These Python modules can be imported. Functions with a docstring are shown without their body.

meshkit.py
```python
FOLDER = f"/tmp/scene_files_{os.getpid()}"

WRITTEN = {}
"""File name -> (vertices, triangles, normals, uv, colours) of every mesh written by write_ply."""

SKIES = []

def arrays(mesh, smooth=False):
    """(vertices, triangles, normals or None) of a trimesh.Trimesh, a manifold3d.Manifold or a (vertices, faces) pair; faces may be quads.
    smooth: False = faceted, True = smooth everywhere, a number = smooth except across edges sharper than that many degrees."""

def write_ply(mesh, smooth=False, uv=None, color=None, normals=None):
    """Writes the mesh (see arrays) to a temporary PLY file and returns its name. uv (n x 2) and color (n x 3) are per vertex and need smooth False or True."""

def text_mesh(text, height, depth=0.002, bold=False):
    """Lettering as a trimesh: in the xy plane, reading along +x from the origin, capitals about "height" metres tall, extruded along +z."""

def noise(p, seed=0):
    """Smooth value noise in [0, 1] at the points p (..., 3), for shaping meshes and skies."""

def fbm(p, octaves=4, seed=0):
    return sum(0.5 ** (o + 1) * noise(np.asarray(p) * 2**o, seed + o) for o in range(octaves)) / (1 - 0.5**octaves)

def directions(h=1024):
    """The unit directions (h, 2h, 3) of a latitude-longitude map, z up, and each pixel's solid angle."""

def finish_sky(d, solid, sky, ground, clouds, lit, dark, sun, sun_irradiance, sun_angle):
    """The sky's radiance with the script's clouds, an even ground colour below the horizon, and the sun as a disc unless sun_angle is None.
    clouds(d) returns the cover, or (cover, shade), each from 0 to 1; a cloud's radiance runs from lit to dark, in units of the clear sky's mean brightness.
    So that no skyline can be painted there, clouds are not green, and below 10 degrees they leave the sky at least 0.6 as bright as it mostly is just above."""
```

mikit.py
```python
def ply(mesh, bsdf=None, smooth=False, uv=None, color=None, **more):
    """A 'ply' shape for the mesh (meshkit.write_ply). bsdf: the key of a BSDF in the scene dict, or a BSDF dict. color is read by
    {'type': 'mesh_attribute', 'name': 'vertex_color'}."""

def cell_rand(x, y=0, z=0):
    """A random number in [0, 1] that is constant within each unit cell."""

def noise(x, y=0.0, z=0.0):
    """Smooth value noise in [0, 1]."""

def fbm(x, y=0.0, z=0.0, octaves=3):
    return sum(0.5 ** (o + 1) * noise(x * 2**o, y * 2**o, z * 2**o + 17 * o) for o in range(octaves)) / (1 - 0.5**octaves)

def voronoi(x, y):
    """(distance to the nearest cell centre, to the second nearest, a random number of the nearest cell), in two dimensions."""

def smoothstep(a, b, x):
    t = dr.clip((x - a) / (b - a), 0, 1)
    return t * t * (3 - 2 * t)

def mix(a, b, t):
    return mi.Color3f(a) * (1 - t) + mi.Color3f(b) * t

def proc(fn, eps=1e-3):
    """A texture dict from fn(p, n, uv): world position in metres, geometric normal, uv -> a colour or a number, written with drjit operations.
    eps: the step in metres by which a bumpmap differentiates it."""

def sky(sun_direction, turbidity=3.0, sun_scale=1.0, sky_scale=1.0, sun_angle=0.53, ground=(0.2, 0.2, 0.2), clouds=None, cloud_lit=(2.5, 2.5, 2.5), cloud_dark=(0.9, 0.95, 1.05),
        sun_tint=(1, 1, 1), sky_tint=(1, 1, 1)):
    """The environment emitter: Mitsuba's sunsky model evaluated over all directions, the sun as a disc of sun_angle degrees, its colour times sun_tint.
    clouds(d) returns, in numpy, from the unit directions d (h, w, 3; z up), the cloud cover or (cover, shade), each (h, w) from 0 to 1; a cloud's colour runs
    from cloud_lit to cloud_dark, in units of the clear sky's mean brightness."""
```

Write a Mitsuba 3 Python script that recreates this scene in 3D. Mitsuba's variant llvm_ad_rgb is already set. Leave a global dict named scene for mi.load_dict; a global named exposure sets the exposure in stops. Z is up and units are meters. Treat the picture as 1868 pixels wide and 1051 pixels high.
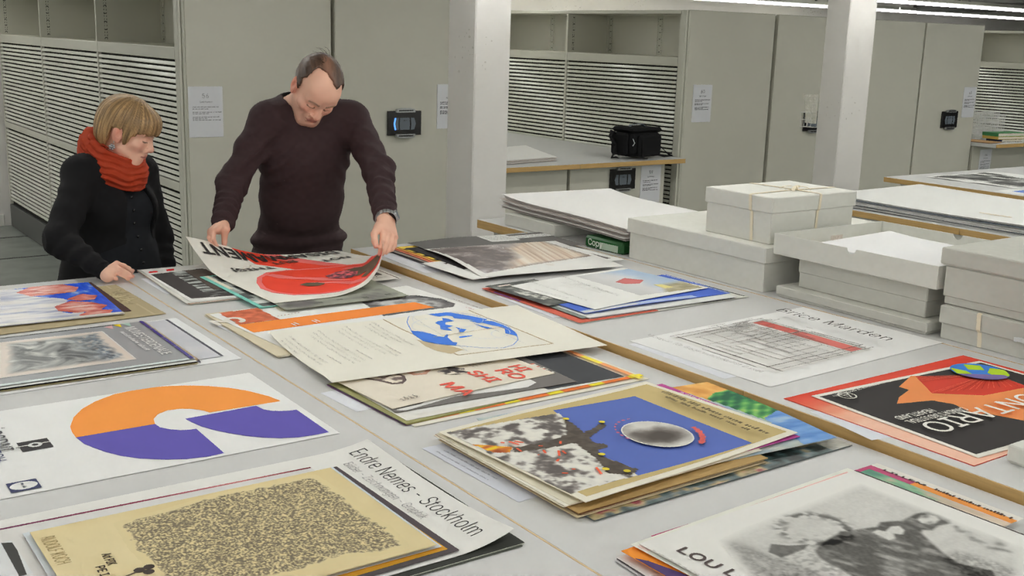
import math, random
import numpy as np
import trimesh, manifold3d, shapely
from shapely.geometry import Polygon, box as sbox, LineString, Point, MultiPolygon
from shapely import affinity
from shapely.ops import unary_union
import mitsuba as mi, drjit as dr
import mikit, meshkit

# ------------------------------------------------------------------ camera, light, exposure
T = mi.ScalarTransform4f
CAM = np.array([0.0, 0.0, 1.75])
FPX, YAW, PITCH, ROLL = 2022.3, 0.626415, 0.222475, 0.0307415
_f = np.array([math.sin(YAW) * math.cos(PITCH), math.cos(YAW) * math.cos(PITCH), -math.sin(PITCH)])
_r = np.cross(_f, [0, 0, 1.0]); _r /= np.linalg.norm(_r)
_u = np.cross(_r, _f)
_up = -math.sin(ROLL) * _r + math.cos(ROLL) * _u
scene, labels = {}, {}
scene['camera'] = {'type': 'perspective', 'fov': math.degrees(2 * math.atan(934 / FPX)), 'fov_axis': 'x', 'near_clip': 0.05, 'far_clip': 200.0,
                   'to_world': T().look_at(origin=CAM.tolist(), target=(CAM + _f).tolist(), up=_up.tolist())}
exposure = 0.15
LAMP = (13.0, 13.0, 12.4)          # radiance of the fluorescent tubes' diffusers
LAMP_Z = 2.235                     # underside of the ceiling lamps
LAMP_ROWS = [9.59, 7.72, 4.60, 2.70, 0.80, -1.10, -3.0]
CEIL_Z = 2.46

# ------------------------------------------------------------------ materials
def lin(c):
    c = np.asarray(c, float) / 255.0
    return np.where(c <= 0.04045, c / 12.92, ((c + 0.055) / 1.055) ** 2.4)

def rgb(c):
    return {'type': 'rgb', 'value': [float(x) for x in lin(c)]}

def mat(name, c, rough=0.5, spec=0.5, metallic=0.0, **more):
    scene[name] = {'type': 'twosided', 'bsdf': {'type': 'principled', 'base_color': rgb(c) if isinstance(c, (tuple, list)) else c, 'roughness': rough, 'specular': spec, 'metallic': metallic, **more}}
    return name

VC = {'type': 'mesh_attribute', 'name': 'vertex_color'}
mat('paper', VC, 0.75, 0.25)
mat('gloss_paper', VC, 0.32, 0.45)
mat('painted', VC, 0.55, 0.4)
mat('cabinet_metal', (201, 200, 188), 0.38, 0.45)
mat('slat_metal', (214, 215, 204), 0.22, 0.5)
mat('panel_metal', (200, 198, 186), 0.5, 0.35)
mat('dark_metal', (84, 86, 84), 0.45, 0.4)
mat('gap_dark', (46, 46, 42), 0.8, 0.2)
mat('laminate', (206, 206, 206), 0.42, 0.4)
mat('table_white', (222, 221, 215), 0.45, 0.4)
mat('black_plastic', (17, 17, 19), 0.15, 0.5)
mat('screen_gray', (96, 104, 112), 0.3, 0.4)
mat('silver', (170, 172, 174), 0.3, 0.5, 0.85)
mat('white_wire', (228, 228, 226), 0.4, 0.4)
mat('black_fabric', (20, 20, 22), 0.85, 0.2)
mat('cream_tape', (232, 222, 200), 0.8, 0.2)
mat('seam_tan', (214, 190, 150), 0.6, 0.3)
scene['lamp_body'] = {'type': 'twosided', 'bsdf': {'type': 'diffuse', 'reflectance': rgb((214, 214, 210))}}
scene['display_blue'] = {'type': 'diffuse', 'reflectance': rgb((40, 90, 220))}
M_, N_, F_, S_ = (lambda a, b, t: mikit.mix([float(x) for x in a] if isinstance(a, np.ndarray) else a, [float(x) for x in b] if isinstance(b, np.ndarray) else b, t)), mikit.noise, mikit.fbm, mikit.smoothstep
def edge_wood(p, n, uv):
    return M_(lin((176, 142, 88)), lin((200, 166, 110)), F_(p.x * 6, p.y * 6, p.z * 160, 3))
mat('edge_wood', mikit.proc(edge_wood), 0.5, 0.35)
def wall_paint(p, n, uv):
    chips = S_(0.80, 0.83, N_(p.x * 55 + p.y * 31, p.y * 55, p.z * 55)) * S_(0.62, 0.7, N_(p.x * 3, p.y * 3, p.z * 3))
    g = F_(p.x * 2.2, p.y * 2.2, p.z * 1.3, 3)
    c = M_(lin((224, 221, 217)), lin((233, 230, 227)), g)
    return M_(c, lin((176, 172, 164)), chips * 0.5)
mat('wall_paint', mikit.proc(wall_paint), 0.7, 0.25)
def floor_col(p, n, uv):
    g = F_(p.x * 9, p.y * 9, 0, 4)
    return M_(lin((112, 117, 112)), lin((126, 131, 126)), g)
mat('floor_lino', mikit.proc(floor_col), 0.35, 0.4)
def box_board(p, n, uv):
    return M_(lin((214, 214, 207)), lin((221, 221, 215)), F_(p.x * 60, p.y * 60, p.z * 60, 2))
mat('box_board', mikit.proc(box_board), 0.75, 0.25)
def box_board_grey(p, n, uv):
    return M_(lin((188, 188, 181)), lin((196, 196, 189)), F_(p.x * 60, p.y * 60, p.z * 60, 2))
mat('box_board_grey', mikit.proc(box_board_grey), 0.75, 0.25)

# ------------------------------------------------------------------ helpers
RNG = random.Random(7)
def numbered(key):
    if key not in scene and key not in labels:
        return key
    k = 1
    while f'{key}_{k:03d}' in scene or f'{key}_{k:03d}' in labels:
        k += 1
    return f'{key}_{k:03d}'

def thing(name, label, cat, group=None):
    key = numbered(name)
    labels[key] = {'label': label, 'category': cat}
    if group:
        labels[key]['group'] = group
    return key

def put(name, mesh, bsdf, parent=None, smooth=False, label=None, color=None, **more):
    base = f'{parent}__{name}' if parent else name
    key = base
    k = 1
    while key in scene:
        key = f'{base}_{k:03d}'; k += 1
    if color is not None and np.ndim(color) == 1:
        v, f, n = meshkit.arrays(mesh, smooth)
        if isinstance(smooth, (int, float)) and not isinstance(smooth, bool):
            mesh, smooth = (v, f), False
        color = np.tile(lin(color), (len(meshkit.arrays(mesh, smooth)[0]), 1))
    scene[key] = mikit.ply(mesh, bsdf, smooth=smooth, color=color, **more)
    if label:
        labels.setdefault(key, {})['label'] = label
    return key

def struct(name, mesh, bsdf, label=None, smooth=False, color=None):
    key = put(name, mesh, bsdf, smooth=smooth, color=color)
    labels[key] = {'kind': 'structure'}
    if label:
        labels[key]['label'] = label
    return key

def tm(m):
    if isinstance(m, trimesh.Trimesh):
        return m
    v, f, _ = meshkit.arrays(m)
    return trimesh.Trimesh(v, f, process=False)

def cat(*ms):
    ms = [tm(m) for m in (ms[0] if len(ms) == 1 and isinstance(ms[0], (list, tuple)) else ms)]
    return trimesh.util.concatenate(ms)

def bx(x0, x1, y0, y1, z0, z1, r=0.0):
    """box, with chamfered edges of width r"""
    if r <= 0:
        m = trimesh.creation.box(bounds=[[x0, y0, z0], [x1, y1, z1]])
        return m
    P = []
    for X, sx in ((x0, 1), (x1, -1)):
        for Y, sy in ((y0, 1), (y1, -1)):
            for Z, sz in ((z0, 1), (z1, -1)):
                P += [(X + sx * r, Y + sy * r, Z), (X + sx * r, Y, Z + sz * r), (X, Y + sy * r, Z + sz * r)]
    return tm(manifold3d.Manifold.hull_points(np.array(P)))

def moved(m, ang=0.0, pos=(0, 0, 0)):
    m = tm(m).copy()
    m.apply_transform(trimesh.transformations.rotation_matrix(ang, [0, 0, 1]))
    m.apply_translation(pos)
    return m

def rod(pts, r, n=8):
    """tube along points"""
    pts = np.asarray(pts, float)
    d = np.gradient(pts, axis=0); d /= np.linalg.norm(d, axis=1, keepdims=True) + 1e-12
    ref = np.array([0, 0, 1.0]) if abs(d[0][2]) < 0.9 else np.array([1.0, 0, 0])
    rings = []
    rr = np.broadcast_to(r, len(pts))
    for p, t, q in zip(pts, d, rr):
        a = np.cross(t, ref); a /= np.linalg.norm(a) + 1e-12
        b = np.cross(t, a); ref = -np.cross(t, a) if False else ref
        th = np.arange(n) / n * 2 * np.pi
        rings.append(p + q * (np.cos(th)[:, None] * a + np.sin(th)[:, None] * b))
    v = np.vstack(rings + [pts[:1], pts[-1:]])
    f = []
    for i in range(len(pts) - 1):
        for k in range(n):
            a, b = i * n + k, i * n + (k + 1) % n
            f += [(a, b, b + n), (a, b + n, a + n)]
    e0, e1 = len(pts) * n, len(pts) * n + 1
    for k in range(n):
        f += [(e0, (k + 1) % n, k), (e1, (len(pts) - 1) * n + k, (len(pts) - 1) * n + (k + 1) % n)]
    m = trimesh.Trimesh(v, f, process=False)
    return m

def strip(pts, side, w, t):
    """flat band (tape, strap) along pts, 'side' = direction across, width w, thickness t"""
    pts = np.asarray(pts, float); side = np.asarray(side, float)
    side = np.broadcast_to(side, pts.shape)
    d = np.gradient(pts, axis=0); d /= np.linalg.norm(d, axis=1, keepdims=True) + 1e-12
    nrm = np.cross(d, side); nrm /= np.linalg.norm(nrm, axis=1, keepdims=True) + 1e-12
    sd = np.cross(nrm, d)
    v = []
    for p, s, n in zip(pts, sd, nrm):
        v += [p - s * w / 2 - n * t / 2, p + s * w / 2 - n * t / 2, p + s * w / 2 + n * t / 2, p - s * w / 2 + n * t / 2]
    f = []
    for i in range(len(pts) - 1):
        for k in range(4):
            a, b = 4 * i + k, 4 * i + (k + 1) % 4
            f += [(a, b, b + 4), (a, b + 4, a + 4)]
    e = 4 * (len(pts) - 1)
    f += [(0, 2, 1), (0, 3, 2), (e, e + 1, e + 2), (e, e + 2, e + 3)]
    m = trimesh.Trimesh(np.array(v), f, process=False)
    return m

def text2d(txt, h, bold=False, thin=0.0):
    """lettering as flat triangles (vertices xy, faces) in metres, capitals h tall; thin: strokes made thinner by this much on each side"""
    m = meshkit.text_mesh(txt, h, 0.001, bold)
    v, f = np.array(m.vertices), np.array(m.faces)
    top = np.all(v[f][:, :, 2] > 0.0005, axis=1)
    v, f = v[:, :2], f[top]
    if thin:
        g = unary_union([Polygon(v[t]).buffer(1e-6) for t in f]).buffer(-thin).simplify(0.0001)
        v, f = tri2d(g)
    return v, f

def tri2d(poly):
    """triangulate a shapely polygon"""
    out_v, out_f, o = [], [], 0
    for g in getattr(poly, 'geoms', [poly]):
        if g.geom_type != 'Polygon' or g.area < 1e-9:
            continue
        v, f = trimesh.creation.triangulate_polygon(g, engine='earcut')
        out_v.append(np.asarray(v)); out_f.append(np.asarray(f) + o); o += len(v)
    if not out_v:
        return np.zeros((0, 2)), np.zeros((0, 3), int)
    return np.vstack(out_v), np.vstack(out_f)
# ================================================================== the room
struct('floor', bx(-4, 20, -4, 10.4, -0.1, 0), 'floor_lino')
for y in (8.895, 9.795, 7.9, 6.95):
    put('rail', bx(-2, 11, y - 0.012, y + 0.012, 0.0, 0.0035), 'dark_metal', 'floor', label='dark steel rail set into the grey floor')
struct('ceiling', bx(-4, 20, -4, 10.4, CEIL_Z, CEIL_Z + 0.1), 'lamp_body')
struct('wall_back', bx(-4, 20, 10.4, 10.5, 0, CEIL_Z), 'wall_paint')
struct('baseboard_back', bx(-4, 2.0, 10.385, 10.4, 0, 0.10, 0.003), 'table_white')
struct('wall_right', bx(20, 20.1, -4, 10.4, 0, CEIL_Z), 'wall_paint')
struct('wall_left', bx(-4.1, -4, -4, 10.4, 0, CEIL_Z), 'wall_paint')
struct('wall_front', bx(-4, 20, -4.1, -4, 0, CEIL_Z), 'wall_paint')
struct('pillar', bx(3.262, 3.488, 4.9, 5.16, 0, CEIL_Z, 0.006), 'wall_paint', 'white square concrete pillar between the tables and the shelving, behind the long paper stack')
struct('pillar_001', bx(6.262, 6.545, 4.9, 5.095, 0, CEIL_Z, 0.006), 'wall_paint', 'white square concrete pillar behind the grey archive boxes')

# lamps: rows of fluorescent fixtures along x
for r, y in enumerate(LAMP_ROWS):
    x0, x1 = -3.5, {0: 16.6, 1: 13.2}.get(r, 12.5)
    lab = {0: 'lit fluorescent lamp line under the ceiling, lower of the two in view', 1: 'lit fluorescent lamp line under the ceiling, upper of the two in view'}.get(r, 'lit fluorescent lamp line above the tables, %s from the shelving' % ('first', 'second', 'third', 'fourth', 'fifth', '', '')[r - 2])
    t = thing('ceiling_lamp', lab, 'lamp', None if r < 2 else 'lamp lines above the tables')
    n = 6
    for k in range(n):
        a, b = x0 + (x1 - x0) * k / n, x0 + (x1 - x0) * (k + 1) / n - 0.03
        put('housing', bx(a, b, y - 0.05, y + 0.05, LAMP_Z + 0.035, LAMP_Z + 0.075, 0.006), 'lamp_body', t)
        xs = (a + b) / 2
        put('hanger', bx(xs - 0.01, xs + 0.01, y - 0.01, y + 0.01, LAMP_Z + 0.075, CEIL_Z), 'dark_metal', t)
        put('diffuser', bx(a + 0.01, b - 0.01, y - 0.042, y + 0.042, LAMP_Z, LAMP_Z + 0.006), 'lamp_body', t, emitter={'type': 'area', 'radiance': {'type': 'rgb', 'value': list(LAMP)}})
        put('reflector', cat(*[bx(a + 0.01, b - 0.01, y + q * 0.042 - 0.003, y + q * 0.042 + 0.003, LAMP_Z + 0.007, LAMP_Z + 0.034) for q in (-1, 1)]), 'lamp_body', t, emitter={'type': 'area', 'radiance': {'type': 'rgb', 'value': [0.22 * q for q in LAMP]}})
t = thing('cable_duct', 'dark cable duct hanging at the end of the ceiling lamps', 'duct')
put('duct', bx(13.6, 14.0, 4.0, 9.6, LAMP_Z + 0.03, LAMP_Z + 0.13, 0.01), 'dark_metal', t)
put('bracket', cat(bx(13.5, 13.62, 7.6, 7.66, LAMP_Z + 0.1, LAMP_Z + 0.2), bx(13.78, 13.82, 7.6, 7.64, LAMP_Z + 0.13, CEIL_Z)), 'lamp_body', t)

# ------------------------------------------------------------------ mobile shelving
YF = 5.903            # plane of the end panels
YB = 10.36
def control(parent, x, z, lit=False):
    """touch control with silver grips, on an end panel"""
    w, h = 0.232, 0.146
    c = put('control_panel', bx(x - w / 2, x + w / 2, YF - 0.016, YF - 0.001, z - h / 2, z + h / 2, 0.002), 'black_plastic', parent, label='black touch control panel with grey arrow keys')
    for s in (1, -1):
        zz = z + s * h / 2
        prof = [(-0.067, -0.008), (0.067, -0.008), (0.06, 0.012), (0.03, 0.017), (-0.03, 0.017), (-0.06, 0.012)]
        m = trimesh.creation.extrude_polygon(Polygon([(a, b * s) for a, b in prof]), 0.02, engine='earcut')
        m.apply_transform(np.array([[1, 0, 0, x], [0, 0, -1, YF - 0.012], [0, 1, 0, zz], [0, 0, 0, 1.0]]))
        put('grip', m, 'silver', c)
        put('grip_slot', bx(x - 0.05, x + 0.05, YF - 0.0335, YF - 0.0325, zz - 0.003 + s * 0.003, zz + 0.004 + s * 0.003), 'black_plastic', c)
    def key(name, pts, b, color=None):
        m = trimesh.creation.extrude_polygon(Polygon(pts), 0.001, engine='earcut')
        m.apply_transform(np.array([[1, 0, 0, x], [0, 0, -1, YF - 0.0162], [0, 1, 0, z - 0.004], [0, 0, 0, 1.0]]))
        put(name, m, b, c, color=color)
    key('stop_key', [(-0.033, 0.036), (-0.036, 0), (-0.033, -0.036), (0.033, -0.036), (0.036, 0), (0.033, 0.036)], 'screen_gray')
    v, f = text2d('stop', 0.010); v = v - v.mean(0) + [0, 0.018]
    put('lettering', (np.c_[v[:, 0] + x, np.full(len(v), YF - 0.0176), v[:, 1] + z - 0.004], f), 'black_plastic', c)
    key('arrow_key', [(0.042, 0.036), (0.045, 0), (0.042, -0.036), (0.066, -0.036), (0.078, 0), (0.066, 0.036)], 'screen_gray')
    key('arrow_key', [(-0.042, 0.036), (-0.045, 0), (-0.042, -0.036), (-0.066, -0.036), (-0.078, 0), (-0.066, 0.036)], 'screen_gray')
    if lit:
        m = trimesh.creation.extrude_polygon(Polygon([(-0.071, 0.036), (-0.079, 0), (-0.071, -0.036), (-0.060, -0.036), (-0.068, 0), (-0.060, 0.036)]), 0.0008, engine='earcut')
        m.apply_transform(np.array([[1, 0, 0, x], [0, 0, -1, YF - 0.0175], [0, 1, 0, z - 0.004], [0, 0, 0, 1.0]]))
        put('arrow_light', m, 'display_blue', c, label='blue glowing arrow', emitter={'type': 'area', 'radiance': {'type': 'rgb', 'value': [0.15, 0.45, 1.9]}})

def slat_mesh(y0, y1, z, xf):
    """one drawer front: lip that slopes out and down, facing -x"""
    pr = [(xf, z + 0.0205), (xf - 0.003, z + 0.0205), (xf - 0.009, z + 0.006), (xf - 0.009, z + 0.001), (xf - 0.007, z), (xf, z)]
    n = len(pr)
    v = [(a, y, b) for y in (y0, y1) for a, b in pr]
    f = [(k, (k + 1) % n, (k + 1) % n + n) for k in range(n)] + [(k, (k + 1) % n + n, k + n) for k in range(n)]
    f += [(0, k + 1, k) for k in range(1, n - 1)] + [(n, n + k, n + k + 1) for k in range(1, n - 1)]
    m = trimesh.Trimesh(v, f, process=False); m.fix_normals()
    return m

def upright(xc, y, z0, z1, w=0.05, along='y', n=None):
    """perforated strip facing -x (along y) or facing -y (along x), slots as dark dashes"""
    q, col = [], []
    def quad(a0, a1, b0, b1, d, c):
        if along == 'y':
            q.append(np.array([[xc - d, y + a0, b0], [xc - d, y + a1, b0], [xc - d, y + a1, b1], [xc - d, y + a0, b1]]))
        else:
            q.append(np.array([[xc + a0, y - d, b0], [xc + a1, y - d, b0], [xc + a1, y - d, b1], [xc + a0, y - d, b1]]))
        col.append(c)
    quad(-w / 2, w / 2, z0, z1, 0.0, (196, 197, 184))
    z = z0 + 0.012
    while z < z1 - 0.01:
        for a in (-w / 2 + 0.006, w / 2 - 0.009):
            quad(a, a + 0.0035, z, z + 0.009, 0.0006, (52, 52, 46))
        z += 0.02
    z = z0 + 0.02
    while z < z1 - 0.01:
        quad(-0.009, 0.009, z, z + 0.006, 0.0006, (60, 60, 52))
        z += 0.05
    v = np.vstack(q); f = np.array([[4 * k, 4 * k + 1, 4 * k + 2] for k in range(len(q))] + [[4 * k, 4 * k + 2, 4 * k + 3] for k in range(len(q))])
    return (v, f), np.repeat(lin(np.array(col)), 4, axis=0)

def shelving(label, x0, x1, ztop=1.98, slat_face=False, bays=(), zlow=0.20, mid=True, depth_back=YB, slat_top=1.585, gap0=None):
    t = thing('mobile_shelving_unit', label, 'shelving')
    d = 0.42
    xb = x0 + (d if slat_face else 0.012)
    put('end_panel', bx(x0 + (0.035 if slat_face else 0.006), x1 - 0.006, YF, YF + 0.03, 0.04, (ztop if ztop > 1 else 0.8955), 0.004), 'panel_metal', t)
    if slat_face:
        m = [bx(x0 - 0.002, x0 + 0.018, YF + 0.004, YF + 0.06, 0.04, ztop - 0.003, 0.005), bx(x0 + 0.02, x0 + 0.034, YF - 0.004, YF + 0.04, 0.04, ztop - 0.003, 0.005)]
        put('corner_post', cat(m), 'cabinet_metal', t)
    put('body', bx(xb, x1 - 0.012, YF + 0.032, depth_back, zlow, (ztop - 0.01 if ztop > 1 else 0.895)), 'cabinet_metal', t)
    put('plinth', bx(x0 + 0.0, x1 - 0.012, YF + 0.032, depth_back, 0.004, zlow - 0.003, 0.003), 'dark_metal', t, label='dark grey plinth on the rails')
    if slat_face:
        ys = list(bays)
        zo0, zo1 = slat_top + 0.06, ztop - 0.03
        put('top_rail', bx(x0 + 0.002, x0 + d - 0.002, YF + 0.062, ys[-1], zo1, ztop - 0.004, 0.003), 'cabinet_metal', t)
        for k, y in enumerate(ys):
            w = 0.012 if k else 0.008
            put('divider', bx(x0 + 0.001, x0 + d - 0.003, y - w, y + w, zlow, zo1 - 0.001, 0.002), 'cabinet_metal', t)
        for k in range(len(ys) - 1):
            a, b = ys[k] + 0.0125, ys[k + 1] - 0.0125
            put('shelf', bx(x0 + 0.002, x0 + d - 0.004, a, b, slat_top - 0.006, zo0, 0.003), 'cabinet_metal', t)
            (m, c) = upright(x0 + d - 0.006, (a + b) / 2, zo0 + 0.002, zo1 - 0.002, 0.06)
            put('upright', m, 'painted', t, color=c)
            (m, c) = upright(x0 + d - 0.006, a + 0.04, zo0 + 0.002, zo1 - 0.002, 0.05)
            put('upright', m, 'painted', t, color=c)
            (m, c) = upright(x0 + d - 0.006, b - 0.05, zo0 + 0.002, zo1 - 0.002, 0.05)
            put('upright', m, 'painted', t, color=c)
            (m, c) = upright(x0 + 0.06, b + 0.001, zo0 + 0.002, zo1 - 0.002, 0.03, 'x')
            put('upright', m, 'painted', t, color=c)
            put('recess', bx(x0 + 0.024, x0 + 0.028, a, b, zlow, slat_top - 0.008), 'gap_dark', t)
            z = slat_top - 0.0385
            pitch = 0.0312
            while z > zlow + 0.01:
                if mid and 0.868 < z + 0.02 < 0.918:
                    put('mid_rail', bx(x0 + 0.002, x0 + 0.022, a, b, 0.866, 0.916, 0.002), 'cabinet_metal', t)
                    z = 0.866 - 0.036
                    continue
                put('slat', slat_mesh(a + 0.004, b - 0.004, z, x0 + 0.0125), 'slat_metal', t)
                z -= pitch
        put('recess', bx(x0 + d - 0.005, x0 + d - 0.001, ys[0], ys[-1], zo0, zo1), 'cabinet_metal', t)
    return t

def notice(label, num, x, z, group=None, lines=((0, 1), (0.55, 1), (0, 0.9)), y=YF, w=0.192, h=0.272, tilt=0.0):
    t = thing('paper_notice', label, 'notice')
    put('sheet', bx(x - w / 2, x + w / 2, y - 0.004, y - 0.001, z - h / 2, z + h / 2), 'gloss_paper', t, color=(226, 227, 232))
    V, Fc, o = [], [], 0
    def add(v, f):
        nonlocal o
        V.append(np.c_[v[:, 0] + x, np.full(len(v), y - 0.0046), v[:, 1] + z]); Fc.append(f + o); o += len(v)
    v, f = text2d(num, 0.024); add(v - [v[:, 0].mean(), 0] + [0, 0.074], f)
    v, f = text2d('Sammlungen', 0.0085, True); add(v - [v[:, 0].mean(), 0] + [0, 0.05], f)
    rr = random.Random(hash(num) % 99 if False else int(num))
    for k, zz in enumerate((0.024, 0.013, -0.004, -0.012, -0.03, -0.038, -0.046)):
        a = -0.075
        while a < (0.07 if k % 2 == 0 else 0.0):
            l = rr.uniform(0.008, 0.022)
            add(np.array([[a, zz], [a + l, zz], [a + l, zz + 0.0045], [a, zz + 0.0045]]), np.array([[0, 1, 2], [0, 2, 3]]))
            a += l + 0.004
    put('lettering', (np.vstack(V), np.vstack(Fc)), 'paper', t, color=(70, 70, 78) if num != '56' else (150, 150, 156))
    return t

b56 = [5.965, 7.435, 8.905, 10.34]
u56 = shelving('tall cream shelving unit with slatted drawer side, behind the woman in black', 2.05, 2.945, slat_face=True, bays=b56)
u57 = shelving('tall plain cream shelving unit behind the man, with lit blue arrow panel', 2.957, 3.80)
control(u57, 3.42, 1.222, True)
u58 = shelving('low cream shelving unit beside the left pillar, under the worktop', 3.84, 4.715, ztop=0.895)
u59 = shelving('low cream shelving unit with dark control panel below the camera bag', 4.727, 5.62, ztop=0.895)
control(u59, 5.20, 0.795)
u60 = shelving('tall cream shelving unit with slatted side behind the black camera bag', 5.74, 6.675, slat_face=True, bays=[5.965, 7.28, 8.75, 10.34])
u61 = shelving('tall cream shelving unit with control panel left of the right pillar', 6.70, 7.62)
control(u61, 7.20, 1.16)
u62 = shelving('tall cream shelving unit just right of the right pillar, no panel', 7.64, 8.575)
u63 = shelving('tall cream shelving unit with control panel, farthest tall plain end', 8.587, 9.465)
control(u63, 9.06, 1.145)
u64 = shelving('low cream shelving unit under the far worktop with the books', 9.50, 10.42, ztop=0.895)
u65 = shelving('low cream shelving unit at the right edge under the far worktop', 10.432, 11.25, ztop=0.895)
u66 = shelving('tall slatted shelving unit at the right edge behind the books', 11.35, 12.3, slat_face=True, bays=[5.965, 7.43, 8.9, 10.34])
notice('white numbered notice 56 taped to the shelving behind the man', '56', 2.186, 1.305)
notice('white notice half hidden by the left pillar', '57', 3.752, 1.318)
notice('white numbered notice 59 on the low unit under the camera bag', '59', 5.475, 0.745)
notice('white numbered notice 60 on the tall unit right of the camera bag', '60', 5.942, 1.316)
notice('white numbered notice 63 on the farthest tall shelving end', '63', 9.345, 1.296)
notice('white numbered notice 64 on the low unit below the books', '64', 9.72, 0.72)

def worktop(name, label, x0, x1, y0, y1, z1, edge_x0=False, edge_y0=False, joints=(), th=0.032, top='laminate'):
    """table top with glued wood edging; joints: cut positions along the edging"""
    t = thing(name, label, 'table' if name == 'work_table' else 'worktop')
    e = 0.004
    put('board', bx(x0 + (e if edge_x0 else 0), x1, y0 + (e if edge_y0 else 0), y1, z1 - th, z1, 0.0008), top, t)
    if edge_x0:
        cuts = [y0] + list(joints) + [y1]
        for a, b in zip(cuts, cuts[1:]):
            put('edging', bx(x0, x0 + e - 0.0003, a + 0.0012, b - 0.0012, z1 - th, z1 - 0.0004, 0.0008), 'edge_wood', t, label='light wood edging strip')
    if edge_y0:
        cuts = [x0] + list(joints) + [x1]
        for a, b in zip(cuts, cuts[1:]):
            put('edging', bx(a + 0.0015, b - 0.0015, y0, y0 + e - 0.0003, z1 - th, z1 - 0.0004, 0.0008), 'edge_wood', t, label='light wood edging strip')
    return t
w59 = worktop('worktop', 'grey worktop with wood edging carrying the black camera bag', 3.82, 5.715, 5.80, YB - 0.02, 0.929, edge_y0=True, joints=[4.735])
w64 = worktop('worktop', 'grey worktop with wood edging carrying the coloured books', 9.48, 11.30, 5.66, YB - 0.02, 0.929, edge_y0=True, joints=[])
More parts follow.
